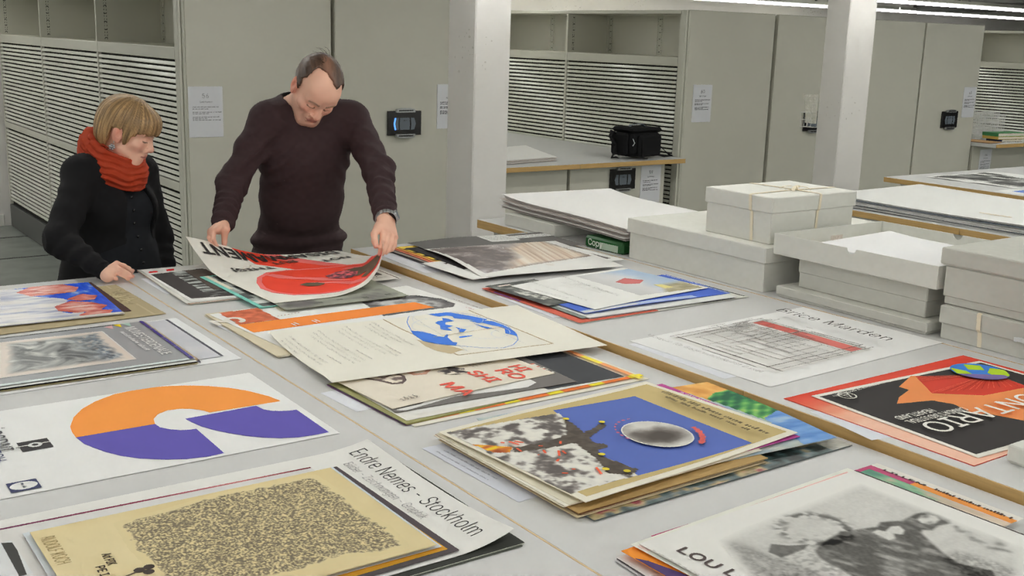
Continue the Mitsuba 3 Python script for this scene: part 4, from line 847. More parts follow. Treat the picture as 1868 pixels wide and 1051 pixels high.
# ---------------------------------------------------------------- middle table, back: the pile under the lifted red poster
pile('s5low', 'sheet under the dark photograph poster', 'sheets under the dark photograph poster', 5, 0.9515, 0.9575, [(196, 200, 160), (222, 222, 214), (180, 96, 70), (232, 226, 206), (214, 214, 208)], 12, 0.003, grow=(0, 0, 0, -0.03))
slip_ = SHEETS['_slip1'] = dict(o=[1.0788, 3.542], a=-1.571, W=0.245, H=0.07, z=0.9506)
slip('_slip1', 'white note under the dark photograph poster near the woman\'s hand', grow=(0, 0, 0, 0.03))
s = Sheet('poster', 'white bordered poster with a dark photograph beside the woman\'s hand', 'poster', 's5photo', color=(232, 232, 230))
P_ = s.d['p']
s.fill(P_['dark'], (62, 58, 58))
s.photo(Polygon(P_['mid']).buffer(0), lambda u, v: ramp(fb(u * 3.0, v * 1.2, 26, 40) + 0.12 * np.sin(u * 150), (0.32, (48, 46, 46)), (0.48, (88, 88, 86)), (0.6, (140, 144, 142)), (0.75, (190, 194, 192))), 0.005)
s.fill(P_['red1'], (206, 30, 40)); s.fill(P_['red2'], (206, 30, 40))
s.done()
s = Sheet('poster', 'narrow dark brown card on the dark photograph poster', 'poster', 's5brown', color=(78, 68, 62), t=0.0012); s.done()
s = Sheet('poster', 'white bordered dark poster whose corner shows right of the lifted red poster', 'poster', 's5right', color=(228, 226, 222))
s.fill(sbox(0.03, 0.03, s.W - 0.035, s.H - 0.032), (74, 72, 70)); s.fill(sbox(0.0, s.H - 0.012, s.W, s.H - 0.009), (84, 60, 62))
s.fill(sbox(s.W - 0.07, s.H - 0.2, s.W - 0.035, s.H - 0.032), (222, 220, 216))
for k in range(9):
    s.words(s.W - 0.06, s.H - 0.18 + 0.014 * k, 0.016, 0.008, (80, 74, 72), k)
s.done()
s = Sheet('poster', 'photograph poster with mint green edge, left below the lifted red poster', 'poster', 's5mint', color=(126, 202, 190), t=0.0012)
s.photo(sbox(0.012, 0.014, s.W - 0.006, s.H), lambda u, v: ramp(np.round(fb(np.floor(u * 28) / 28 * 1.2, np.floor(v * 26) / 26, 24, 44, 2) * 5) / 5 + 0.18 * (fb(u, v, 60, 45, 2) - 0.5), (0.3, (54, 56, 56)), (0.45, (96, 102, 100)), (0.58, (150, 156, 152)), (0.7, (214, 220, 216))), 0.005)
s.fill(sbox(0, 0.014, s.W * 0.45, 0.028), (226, 224, 206))
s.done()
pile('s5green', 'sheet just under the lifted red poster', 'sheets just under the lifted red poster', 3, 0.9535, 0.9625, [(230, 226, 206), (206, 200, 176), (226, 226, 214)], 15, 0.003, grow=(0, -0.02, 0, 0.004))
s = Sheet('poster', 'grey green poster with faint writing directly under the lifted red poster', 'poster', 's5green', color=(140, 144, 132), bend=lambda u, v: 0.001 * np.clip((v - 0.3) / 0.1, 0, 1) ** 2)
s.photo(sbox(0, 0, s.W, s.H), lambda u, v: ramp(fb(u, v, 14, 50) + 0.3 * (v / 0.4 - 0.5), (0.25, (96, 92, 92)), (0.5, (134, 136, 126)), (0.75, (156, 160, 146))), 0.01)
for k in range(5):
    s.words(s.W - 0.05 + 0.006 * (k % 2), 0.02 + 0.08 * k, 0.01, 0.03, (90, 92, 84), 20 + k)
s.done()

# the red poster, held up at two corners: a Coons patch between four curves
def curve(pts):
    pts = np.asarray(pts, float)
    t = np.r_[0, np.cumsum(np.linalg.norm(np.diff(pts, axis=0), axis=1))]; t /= t[-1]
    from scipy.interpolate import PchipInterpolator
    return PchipInterpolator(t, pts, axis=0)
FL, FR, BR_, BL_ = (1.286, 2.964, 0.9690), (1.783, 3.212, 1.086), (1.816, 3.606, 0.9690), (1.252, 3.602, 1.0665)
c_front = curve([FL, (1.37, 2.958, 0.9690), (1.47, 2.953, 0.9695), (1.575, 2.975, 0.982), (1.672, 3.047, 1.010), (1.738, 3.13, 1.046), FR])
c_back = curve([BL_, (1.30, 3.601, 1.053), (1.385, 3.602, 1.024), (1.46, 3.604, 0.998), (1.55, 3.606, 0.978), (1.66, 3.607, 0.9700), BR_])
c_left = curve([FL, (1.281, 3.10, 0.9690), (1.275, 3.30, 0.9692), (1.270, 3.41, 0.977), (1.263, 3.50, 1.009), BL_])
c_right = curve([FR, (1.812, 3.25, 1.062), (1.838, 3.32, 1.012), (1.846, 3.40, 0.982), (1.836, 3.5, 0.9715), BR_])
PW, PH = 0.545, 0.645
def coons(u, v):
    # u runs towards -x (right of picture to left), v towards the viewer
    a = np.clip(1 - u / PW, 0, 1); b = np.clip(v / PH, 0, 1)      # a: 0 left .. 1 right, b: 0 back .. 1 front
    sh = np.shape(a)
    a, b = np.ravel(a), np.ravel(b)
    F, B, L, R_ = c_front(a), c_back(a), c_left(1 - b), c_right(1 - b)
    A, Bb = a[:, None], b[:, None]
    P = (1 - Bb) * B + Bb * F + (1 - A) * L + A * R_ - ((1 - A) * (1 - Bb) * np.array(BL_) + A * (1 - Bb) * np.array(BR_) + (1 - A) * Bb * np.array(FL) + A * Bb * np.array(FR))
    P[:, 2] = np.maximum(P[:, 2], 0.9690)
    return P.reshape(sh + (3,))
s = Sheet('poster', 'red and white poster the man is lifting at two corners', 'poster', surf=coons, W=PW, H=PH, color=(234, 232, 224), back=(222, 214, 196), t=0.0007, res=(44, 44))
RED, PINK, DK, INK = (226, 68, 48), (232, 116, 112), (96, 78, 62), (44, 42, 42)
# u from the right edge, v from the back edge; the raised arm, the hand, the large head
s.fill(sbox(0.0, 0.0, 0, 0), RED) if False else None
s.fill([(0.215, 0.002), (0.39, 0.002), (0.365, 0.09), (0.33, 0.18), (0.30, 0.26), (0.13, 0.30), (0.20, 0.16)], RED)
s.fill([(0.215, 0.002), (0.275, 0.002), (0.245, 0.12), (0.20, 0.25), (0.13, 0.30), (0.165, 0.2)], PINK)
head = [(0.33, 0.235), (0.40, 0.24), (0.455, 0.30), (0.485, 0.37), (0.505, 0.45), (0.50, 0.52), (0.465, 0.575), (0.40, 0.595), (0.28, 0.60), (0.15, 0.60), (0.0, 0.60), (0.0, 0.31), (0.06, 0.335), (0.13, 0.30), (0.20, 0.28), (0.28, 0.25)]
s.fill(head, PINK)
s.fill(Polygon(head).buffer(-0.014), RED)
s.fill([(0.0, 0.345), (0.07, 0.37), (0.16, 0.335), (0.20, 0.345), (0.12, 0.375), (0.0, 0.37)], PINK)
s.fill([(0.395, 0.27), (0.42, 0.28), (0.41, 0.34), (0.34, 0.40), (0.29, 0.42), (0.30, 0.40), (0.36, 0.35)], PINK)
s.fill([(0.34, 0.36), (0.36, 0.37), (0.33, 0.43), (0.24, 0.50), (0.27, 0.45)], PINK)
s.fill([(0.41, 0.47), (0.36, 0.455), (0.31, 0.49), (0.25, 0.585), (0.22, 0.59), (0.24, 0.52), (0.30, 0.47), (0.36, 0.44)], PINK)
s.fill([(0.0, 0.405), (0.07, 0.40), (0.14, 0.365), (0.235, 0.37), (0.245, 0.42), (0.20, 0.47), (0.165, 0.50), (0.22, 0.535), (0.215, 0.565), (0.14, 0.575), (0.0, 0.575)], DK)
s.photo([(0.235, 0.365), (0.285, 0.385), (0.29, 0.42), (0.26, 0.455), (0.23, 0.47), (0.19, 0.455), (0.16, 0.42), (0.19, 0.37)], lambda u, v: ramp(fb(u, v, 70, 61, 3), (0.36, (76, 48, 56)), (0.5, (150, 76, 84)), (0.6, (222, 110, 116))), 0.003)
s.fill([(0.40, 0.455), (0.375, 0.44), (0.345, 0.455), (0.335, 0.48), (0.36, 0.495), (0.39, 0.485)], DK)
s.text('DISARMAMENT', 0.03, 0.022, 0.062, INK, 0.0, True, width=0.492)
s.text('BUT', 0.235, 0.112, 0.036, (76, 56, 50), 0.0, True, width=0.085)
s.text('NOT', 0.045, 0.165, 0.036, INK, 0.0, True, width=0.125)
s.text('THIS!', 0.345, 0.165, 0.036, INK, 0.0, True, width=0.13)
s.text('1961', 0.012, 0.045, 0.012, INK, 0.0)
s.words(0.32, 0.625, 0.09, 0.004, (150, 150, 146), 3)
s.done()

# ---------------------------------------------------------------- middle table: orange band poster, text poster with globe
pile('s6low', 'sheet under the orange band poster', 'cream sheets under the orange band poster', 6, 0.9512, 0.9570, [(226, 218, 196), (232, 228, 214), (70, 60, 52), (224, 216, 196), (234, 230, 216), (214, 204, 180)], 21, 0.006, grow=(0, 0, 0, -0.02))
SHEETS['_slip2'] = dict(o=[1.073, 2.862], a=-1.50, W=0.21, H=0.06, z=0.9506)
slip('_slip2', 'white note beside the cream sheets of the orange band poster')
s = Sheet('poster', 'white poster with orange band, large figure 3 and grey portrait', 'poster', 'p6a', color=(235, 235, 233))
P_ = s.d['p']
s.photo(P_['photo'], lambda u, v: ramp(fb(u, v, 40, 70, 3) * 0.6 + 0.4 * (1 - np.clip(-sd(P_['photo'], u, v) / 0.05, 0, 1)), (0.25, (196, 196, 196)), (0.4, (132, 130, 130)), (0.6, (88, 86, 88)), (0.8, (70, 68, 70))), 0.004)
s.fill(P_['band'], (240, 140, 64))
s.photo(P_['three'], lambda u, v: ramp(fb(u, v, 60, 71, 3), (0.3, (170, 84, 58)), (0.6, (204, 110, 80)), (0.8, (214, 126, 94))), 0.005)
t3 = np.array(P_['three']).mean(0)
s.text('3', t3[0] + 0.055, t3[1] - 0.03, 0.085, (234, 230, 222), math.pi / 2 * 0 + 3.1416, True, width=0.07)
for k in range(8):
    s.fill(sbox(t3[0] + 0.045 + 0.0, 0.135 + 0.011 * k, t3[0] + 0.05, 0.138 + 0.011 * k), (150, 60, 46))
bnd = np.array(P_['band'])
for k in (0.22, 0.33):
    q = bnd[3] * (1 - k) + bnd[2] * k + [-0.016, 0]
    s.fill(local_box(q[0], q[1], 0.03, 0.005), WHITE); s.fill(local_box(q[0] - 0.006, q[1] + 0.012, 0.03, 0.005), WHITE); s.fill(local_box(q[0] - 0.003, q[1] + 0.006, 0.005, 0.014), WHITE)
(u0, v0), (u1, v1) = P_['txt']
s.words(u0, v0, math.hypot(u1 - u0, v1 - v0), 0.006, (150, 140, 136), 6, math.atan2(v1 - v0, u1 - u0)); s.words(u0 + 0.1, v0 - 0.03, 0.22, 0.005, (180, 110, 100), 8, math.atan2(v1 - v0, u1 - u0))
s.done()
def peace_bend(u, v):
    w = np.clip((v - 0.0) / 0.64, 0, 1)
    return -0.0065 * np.sin(np.clip((u - 0.02) / 0.40, 0, 1) * np.pi) * np.clip(1 - 2.2 * w, -0.5, 1) - 0.004 * np.clip((u - 0.40) / 0.14, 0, 1) * (1 - w) + 0.004 * np.clip(0.1 - u, 0, 0.1) / 0.1 + 0.003 * np.clip((u - 0.33) / 0.2, 0, 1)
s = Sheet('poster', 'wavy cream poster with four text blocks and a blue globe, middle table', 'poster', 'peace', color=(236, 233, 222), bend=peace_bend, res=(40, 40))
P_ = s.d['p']
fr = Polygon(P_['frame']).buffer(0)
s.fill(fr.buffer(0.003).difference(fr.buffer(-0.0022)), (186, 172, 146))
s.fill(P_['band'], (196, 180, 148))
ge = Polygon(P_['globe']).buffer(0.03).buffer(-0.03); ctr = np.array(P_['globe']).mean(0)
BLUE = (66, 120, 214)
land = unary_union([Polygon(P_[k]).buffer(0.001) for k in ('land1', 'land2', 'land3', 'land4', 'land5', 'land6', 'land7')])
rr = np.random.default_rng(5)
s.fill(land.intersection(ge), BLUE)
s.fill(ge.difference(ge.buffer(-0.0016)), BLUE)
for dx, dy, r in ((-0.05, -0.02, 0.09), (0.05, 0.05, 0.07), (0.10, 0.10, 0.05), (-0.11, 0.02, 0.10)):
    c = Point(ctr[0] + dx, ctr[1] + dy).buffer(r, 32)
    s.fill(c.difference(c.buffer(-0.0016)).intersection(ge), (214, 220, 232))
for k in (-0.06, 0.0, 0.07):
    s.line([(ctr[0] - 0.2, ctr[1] + k), (ctr[0] + 0.2, ctr[1] + k * 1.3)], 0.0006, (150, 160, 180)) if k else None
s.line([(ctr[0] + 0.045, ctr[1] - 0.10), (ctr[0] + 0.03, ctr[1] + 0.12)], 0.003, (190, 176, 150))
bl = [('b1', 'b1e', ['INTERNATIONALES TREFFEN DER FRIEDENSKRAFTE', 'ANLASSLICH DES 30. JAHRESTAGES DES SIEGES', 'IM ZWEITEN WELTKRIEG']),
      ('b2', 'b2e', ['RENCONTRE INTERNATIONALE DES PARTISANS DE LA PAIX', 'CONSACREE AU 30e ANNIVERSAIRE DE LA VICTOIRE SUR', 'LE FASCISME PENDANT LA DEUXIEME GUERRE MONDIALE']),
      ('b3', 'b3e', ['INTERNATIONAL MEETING OF PEACE CHAMPIONS DEDICATED', 'TO THE 30th ANNIVERSARY OF THE VICTORY OVER', 'FASCISM IN THE SECOND WORLD WAR']),
      ('b4', 'b4e', ['INTERNATIONAL MEETING OF PEACE CHAMPIONS', 'IN HONOUR OF THE 30th ANNIVERSARY', 'OF THE SECOND WORLD WAR'])]
for k0, k1, rows in bl:
    (u0, v0), (u1, v1) = P_[k0][0], P_[k1][0]
    an = math.atan2(v1 - v0, u1 - u0)
    for j, tx in enumerate(rows):
        s.text(tx, u0 + 0.012 * j + 0.017 * j * math.sin(an), v0 - 0.016 * j, 0.0068, (120, 116, 110), an, width=0.0061 * len(tx), slant=0.2, thin=0.00022)
    s.words(u0 + 0.21, v0 - 0.052, 0.09, 0.005, (170, 166, 158), 7, an)
s.done()

# ---------------------------------------------------------------- middle table: red lettered poster pile
SHEETS['_slip3'] = dict(o=[1.0585, 2.190], a=-1.50, W=0.155, H=0.11, z=0.9506)
slip('_slip3', 'white note at the left corner of the red lettered poster pile')
s = Sheet('poster', 'cream poster with yellow and orange dashed border, lowest in its pile', 'poster', 's7dash', color=(234, 230, 216))
fw, fh = s.W, s.H
for k in range(16):
    a, b = fh * k / 16, fh * (k + 1) / 16 - 0.001
    s.fill(sbox(fw - 0.035, a, fw - 0.018, b), (244, 226, 60) if k % 3 == 0 else (226, 120, 56))
for k in range(9):
    a, b = fw * k / 9, fw * (k + 1) / 9
    s.fill(sbox(a, fh - 0.034, b, fh - 0.018), (244, 226, 90) if k in (0, 3, 4, 8) else (236, 164, 110))
s.done()
pile('s7olive', 'sheet left under the red lettered poster', 'dark edged sheets of the red lettered poster pile', 4, 0.9527, 0.9545, [(96, 42, 96), (124, 120, 62), (58, 56, 56), (150, 148, 100)], 31, 0.003, grow=(0, 0, 0, -0.1))
s = Sheet('poster', 'white bordered poster with a large black field under the red lettered sheet', 'poster', 's7black', color=(234, 232, 226), grow=(0, -0.014, 0, 0))
s.fill(Polygon(s.p('black')).union(sbox(0.02, 0.2, s.W - 0.05, s.H * 0.75)), (64, 66, 70)); s.fill(sbox(s.W - 0.07, 0.03, s.W - 0.035, s.H * 0.58), (232, 232, 228))
s.done()
s = Sheet('poster', 'grey poster with white figure shapes under the red lettered sheet', 'poster', 's7grey', color=(112, 108, 106), t=0.0012, grow=(0.08, 0, 0, 0))
P_ = s.d['p']
s.fill(Polygon(P_['white']).buffer(0.004), (232, 232, 230))
s.fill(Point(s.W - 0.085, s.H - 0.085).buffer(0.016, 12), (214, 70, 58))
for k in range(12):
    s.words(-0.0 + 0.008 * k, s.H - 0.022, 0.006, 0.016, (222, 222, 214) if k % 3 else (206, 120, 100), k)
s.done()
s = Sheet('poster', 'cream poster with red letters and dark faces on the middle table', 'poster', 'hiro', color=(232, 223, 208), bend=lambda u, v: 0.0015 * np.sin(v * 8), grow=(0.03, 0, 0, 0.018))
P_ = s.d['p']
s.fill(P_['face2'], (196, 152, 132)); s.fill(P_['face1'], (98, 84, 82))
s.photo(Polygon(P_['face1']).buffer(-0.010).buffer(0.002), lambda u, v: ramp(fb(u, v, 60, 80, 3), (0.35, (110, 96, 92)), (0.47, (206, 194, 180)), (0.6, (232, 222, 208))), 0.003)
s.photo(Polygon(P_['face2']).buffer(-0.012).buffer(0.002), lambda u, v: ramp(fb(u, v, 60, 82, 3), (0.35, (196, 152, 132)), (0.55, (228, 216, 202))), 0.003)
s.photo(Polygon(P_['face3']).buffer(0.004), lambda u, v: ramp(fb(u, v, 80, 84, 3) + np.clip(sd(P_['face3'], u, v), -0.02, 0.01) * 10, (0.34, (60, 54, 54)), (0.46, (110, 102, 98)), (0.54, (232, 223, 208))), 0.003)
RL = (220, 92, 78)
for tx, k, w in (('HI', 'HI', 0.052), ('RO', 'RO', 0.085), ('SHI', 'SHI', 0.095), ('MA', 'MA', 0.10)):
    (u0, v0) = P_[k][0]
    s.text(tx, u0 + (0.004 if tx == 'HI' else 0.0), v0 - (0.034 if tx == 'HI' else 0.026), 0.036, RL, 0.0, True, width=w)
for k in range(6):
    s.words(0.018 + 0.002 * k, s.H - 0.06 - 0.012 * k, 0.05, 0.005, (130, 124, 116), 40 + k)
for k in range(3):
    s.words(s.W - 0.05, 0.06 + 0.012 * k, 0.02, 0.004, (120, 112, 106), 50 + k)
s.text('1962', s.W - 0.028, 0.045, 0.014, (130, 120, 112), 1.57)
s.done()

# ---------------------------------------------------------------- middle table: blue and gold poster pile
slip('s8slip', 'white handwritten note beside the blue and gold poster pile', (214, 217, 228), 3, 5, grow=(0, 0, 0, 0.05))
s = Sheet('poster', 'dark teal poster lowest in the blue and gold poster pile', 'poster', 's8dark', color=(70, 82, 84), gloss=True, t=0.0012)
s.photo(sbox(0, 0, s.W, s.H), lambda u, v: ramp(fb(u, v, 26, 90, 4), (0.28, (28, 34, 34)), (0.42, (54, 78, 78)), (0.5, (92, 104, 110)), (0.58, (150, 132, 96)), (0.66, (190, 176, 132)), (0.75, (150, 70, 80))), 0.005)
s.photo(sbox(0, s.H - 0.06, s.W, s.H), lambda u, v: ramp(fb(u * 3, v, 30, 91, 4), (0.3, (110, 108, 100)), (0.5, (168, 166, 156)), (0.7, (204, 202, 194))), 0.005)
s.done()
pile('s8w2', 'board under the blue and gold poster', 'cream boards in the blue and gold poster pile', 5, 0.9545, 0.9625, [(206, 190, 156), (232, 226, 208), (120, 84, 56), (226, 218, 200), (170, 140, 90)], 41, 0.005, grow=(0, 0.0, 0, -0.02), t=0.0014)
s = Sheet('poster', 'painted poster with orange, green and blue landscape under the blue and gold poster', 'poster', 's8green', color=(206, 210, 206), bend=lambda u, v: 0.005 * np.clip((v - 0.4) / 0.2, 0, 1) * np.sin(u * 7))
P_ = s.d['p']
s.photo(sbox(0, 0, s.W, s.H - 0.004), lambda u, v: ramp(fb(u * 2.5, v, 16, 95, 4), (0.3, (150, 176, 204)), (0.5, (176, 190, 190)), (0.7, (214, 216, 204))), 0.006)
s.photo(Polygon(P_['orange']).buffer(0.015), lambda u, v: ramp(fb(u, v * 2, 18, 96, 3), (0.3, (206, 138, 66)), (0.6, (232, 176, 100)), (0.8, (240, 200, 130))), 0.005)
s.photo(Polygon(P_['green']).buffer(0.012), lambda u, v: ramp(fb(u * 2, v, 22, 97, 3) + 0.1 * np.sin((u + v) * 160), (0.3, (40, 96, 70)), (0.5, (70, 140, 80)), (0.65, (120, 176, 96)), (0.8, (200, 206, 110))), 0.004)
s.photo(Polygon(P_['blue']).buffer(0.012), lambda u, v: ramp(fb(u * 3, v, 20, 98, 3), (0.3, (84, 130, 196)), (0.6, (124, 164, 216)), (0.8, (170, 196, 224))), 0.004)
s.done()
pile('s8w1', 'sheet just under the blue and gold poster', 'cream sheets just under the blue and gold poster', 4, 0.9650, 0.9690, [(232, 226, 208), (150, 90, 70), (236, 232, 220), (226, 220, 200)], 43, 0.004, grow=(0, 0, 0, 0.0), t=0.0012)
s = Sheet('poster', 'magenta edged poster showing right of the blue and gold poster', 'poster', 's8mag', color=(178, 74, 144), t=0.0012)
s.words(0.07, s.H - 0.010, 0.15, 0.007, (232, 226, 226), 3); s.done()
s = Sheet('poster', 'blue and gold poster with crowd, flying black figure and oval portrait', 'poster', 'bluegold', color=(234, 229, 214), t=0.0012, bend=lambda u, v: 0.002 * np.sin(v * 9 + u * 4))
P_ = s.d['p']
s.fill(sbox(0.016, 0.018, s.W - 0.016, s.H - 0.014), (196, 176, 124))
s.fill(Polygon(P_['bluep']).buffer(0.001), (84, 104, 176))
def crowd(u, v):
    a = fb(u, v, 48, 101, 3)
    return ramp(a + 0.25 * (fb(u, v, 18, 102, 2) - 0.5), (0.36, (92, 86, 84)), (0.46, (140, 134, 130)), (0.52, (222, 220, 214)), (0.7, (236, 234, 226)))
s.photo(P_['crowd'], crowd, 0.0032)
s.photo(P_['fire'], lambda u, v: ramp(fb(u * 2, v, 40, 103, 3), (0.3, (150, 70, 40)), (0.5, (216, 130, 50)), (0.65, (236, 206, 50))), 0.003)
s.photo(P_['black'], lambda u, v: ramp(fb(u, v, 120, 104, 2), (0.3, (74, 66, 60)), (0.7, (92, 84, 76))), 0.005)
rg = np.random.default_rng(8)
cr = Polygon(P_['crowd']); bx0, by0, bx1, by1 = cr.bounds
for k in range(14):
    a, b = bx0 + 0.3 * (bx1 - bx0) + 0.55 * (bx1 - bx0) * rg.random(), by0 + 0.15 * (by1 - by0) + 0.4 * (by1 - by0) * rg.random()
    s.line([(a, b), (a + rg.uniform(-0.03, 0.03), b + rg.uniform(-0.02, 0.02))], 0.005, (222, 96, 66))
blk = np.array(P_['black'])
for k in (0, 4, 11, 13, 14):
    q = blk[k] * 0.93 + blk.mean(0) * 0.07
    s.fill(Point(q).buffer(0.007, 6), (222, 200, 60))
ov = Polygon(P_['oval']); ox0, oy0, ox1, oy1 = ov.bounds
oe = affinity.translate(affinity.scale(Point(0, 0).buffer(1, 40), (ox1 - ox0) / 2, (oy1 - oy0) / 2), (ox0 + ox1) / 2, (oy0 + oy1) / 2)
oc = np.array([(ox0 + ox1) / 2, (oy0 + oy1) / 2])
s.fill(oe.buffer(0.003), (232, 230, 226))
def oval(u, v):
    d = np.hypot((u - oc[0] - 0.012) / 0.045, (v - oc[1] + 0.002) / 0.06)
    a = fb(u, v, 45, 106, 3)
    return ramp(np.clip(1.3 - d, 0, 1) + 0.5 * (a - 0.5) + 0.4 * np.clip((oc[1] - v) / 0.06, 0, 1) * np.clip((oc[0] - u + 0.02) / 0.05, 0, 1), (0.0, (214, 212, 208)), (0.3, (168, 164, 160)), (0.6, (104, 98, 94)), (0.9, (78, 72, 68)))
s.photo(oe, oval, 0.003)
for t0, t1, rad, col, wd in ((0.35, 1.35, 1.28, (214, 96, 84), 0.014), (3.0, 4.7, 1.22, (188, 108, 140), 0.006)):
    th = np.linspace(t0, t1, 18)
    for i in range(0, 17, 2 if wd < 0.01 else 1):
        p0 = oc + rad * np.array([math.cos(th[i]) * (ox1 - ox0) / 2, math.sin(th[i]) * (oy1 - oy0) / 2]); p1 = oc + rad * np.array([math.cos(th[i + 1]) * (ox1 - ox0) / 2, math.sin(th[i + 1]) * (oy1 - oy0) / 2])
        s.line([p0, p1], wd * (0.6 + 0.5 * ((i * 7) % 5) / 4), col)
(u0, v0), (u1, v1) = P_['txt0'][0], P_['txt1'][0]
s.words(u0, v0, math.hypot(u1 - u0, v1 - v0), 0.014, (98, 84, 58), 9, math.atan2(v1 - v0, u1 - u0), 0.02, 0.06)
s.words(u0 + 0.03, v0 - 0.02, 0.25, 0.010, (98, 84, 58), 11, math.atan2(v1 - v0, u1 - u0), 0.02, 0.05, 0.5)
s.done()

# ---------------------------------------------------------------- middle table, front right: pencil drawing poster pile
pile('s9w', 'sheet lowest under the pencil drawing poster', 'white sheets lowest in the pencil drawing poster pile', 3, 0.9515, 0.9565, [(206, 204, 206), (90, 84, 88), (222, 220, 220)], 51, 0.003)
s = Sheet('poster', 'magenta, green and orange poster showing right of the pencil drawing poster', 'poster', 's9mag', color=(226, 222, 216))
W_ = s.W
s.fill(sbox(0, 0, 0.10, s.H - 0.02), (176, 74, 112)); s.fill(sbox(0.10, 0, W_, s.H - 0.02), (226, 146, 70))
s.photo(sbox(0.012, 0, W_, s.H - 0.040), lambda u, v: ramp(u / 0.3 + 0.6 * (fb(u, v * 2, 30, 110, 3) - 0.5), (0.0, (84, 130, 112)), (0.3, (132, 172, 140)), (0.45, (190, 178, 160)), (0.7, (206, 186, 168)), (1.0, (226, 208, 190))), 0.004)
s.text('LILLEM', 0.03, s.H - 0.024, 0.008, (60, 40, 44), 0.0, True, width=0.09); s.words(0.14, s.H - 0.024, 0.15, 0.009, (70, 44, 40), 12, 0.0, 0.03, 0.05)
s.done()
s = Sheet('poster', 'orange poster showing at the left corner of the pencil drawing poster', 'poster', 's9orange', color=(238, 146, 52))
s.fill([(0.03, 0), (0.1184, 0), (0.1184, 0.03), (0.05, 0.012)], (76, 58, 104)); s.fill([(0.02, 0.03), (0.05, 0.05), (0.1184, 0.09), (0.1184, 0.04)], (56, 44, 44)); s.fill([(0.01, 0.03), (0.05, 0.06), (0.05, 0.05), (0.02, 0.028)], (204, 206, 120))
s.done()
s = Sheet('poster', 'white poster with a pink stripe along its back edge under the pencil drawing', 'poster', 's9pink', color=(230, 230, 222))
s.photo(Polygon(s.d['p']['pink']).buffer(0.002), lambda u, v: ramp(fb(u * 2, v, 22, 112, 3) + 0.35 * np.exp(-((v - 0.34) / 0.08) ** 2), (0.35, (238, 214, 208)), (0.6, (234, 184, 178)), (0.9, (222, 160, 152))), 0.006)
s.done()
s = Sheet('poster', 'white poster with a grey pencil drawing of a seated figure and bold dark lettering', 'poster', 'lou', color=(230, 229, 226))
P_ = s.d['p']
s.fill(sbox(0.0, s.H - 0.004, s.W, s.H), (66, 58, 60))
pf, pfig, pfc, pw = P_['photo'], P_['fig'], P_['face'], P_['wreath']
wc = np.array(pw).mean(0)
def pencil(u, v):
    st = fb(u * 3 + v * 3, v * 1.5 - u * 1.5, 60, 115, 3)
    base = 216 - 22 * fb(u * 4, v, 10, 116, 3) + (st - 0.5) * 26
    edge = np.clip(-sd(pf, u, v) / 0.02, 0, 1)
    f = np.clip(-sd(pfig, u, v) / 0.006, 0, 1)
    tone = 84 + 150 * np.clip(fb(u * 1.2 + v, v * 2.4 - u, 20, 118, 4) - 0.46, 0, 0.4) * 1.9 + (st - 0.5) * 40
    L = base * (1 - f) + tone * f
    wr = np.hypot((u - wc[0]) / 0.9, (v - wc[1])) 
    ring = np.exp(-((wr - 0.058) / 0.012) ** 2) * np.clip((fb(u, v, 85, 119, 2) - 0.42) * 6, 0, 1)
    L = L - 105 * ring
    hn = np.clip(-sd(P_['hands'], u, v) / 0.004 + 0.5, 0, 1)
    L = L * (1 - hn) + (214 + (st - 0.5) * 40) * hn
    dk = np.clip(-sd(P_['dark'], u, v) / 0.003 + 0.5, 0, 1)
    L = L * (1 - dk) + 110 * dk
    sk = np.clip(-sd(P_['skirt'], u, v) / 0.02, 0, 1) * np.clip(st * 2.4 - 0.7, 0, 1)
    L = L - 80 * sk
    for kq, wq in (('squig', 0.006), ('squig2', 0.008)):
        dl = shapely.distance(LineString(P_[kq]), shapely.points(u, v))
        L = L - 75 * np.exp(-(dl / wq) ** 2) * np.clip(fb(u, v, 60, 125, 2) * 2.4 - 0.5, 0, 1)
    fc = np.clip(-sd(pfc, u, v) / 0.006 + 0.3, 0, 1)
    fx = np.array(pfc).mean(0)
    ft = 212 + (st - 0.5) * 36 - 90 * np.exp(-(((u - fx[0] + 0.010) / 0.005) ** 2 + ((np.abs(v - fx[1] - 0.006) - 0.0) / 0.009) ** 2)) - 70 * np.exp(-(((u - fx[0] - 0.008) / 0.004) ** 2 + ((v - fx[1] + 0.010) / 0.008) ** 2))
    L = L * (1 - fc) + ft * fc
    ear = np.exp(-(sd(P_['branch2'], u, v) / 0.02) ** 2) * 70 * np.clip(st * 2 - 0.3, 0, 1)
    L = L - ear
    lowr = np.clip((0.33 - v) / 0.1, 0, 1) * np.clip((u - 0.1) / 0.1, 0, 1) * np.clip((fb(u, v, 150, 121, 2) - 0.45) * 5, 0, 1) * (1 - f)
    L = L - 46 * lowr
    L = 228 * (1 - edge) + L * edge
    return np.stack([L, L - 1, L - 4], -1)
s.photo(pf, pencil, 0.0028)
(u0, v0) = P_['L'][0]
(u0, v0), (u1, v1) = P_['lt'][0], P_['le'][0]
s.text('LOU L', u0, v0 - 0.012, 0.022, (76, 66, 66), math.atan2(v1 - v0, u1 - u0), True, width=math.hypot(u1 - u0, v1 - v0))
s.words(0.03, v0 - 0.045, 0.4, 0.006, (196, 194, 192), 14)
s.done()
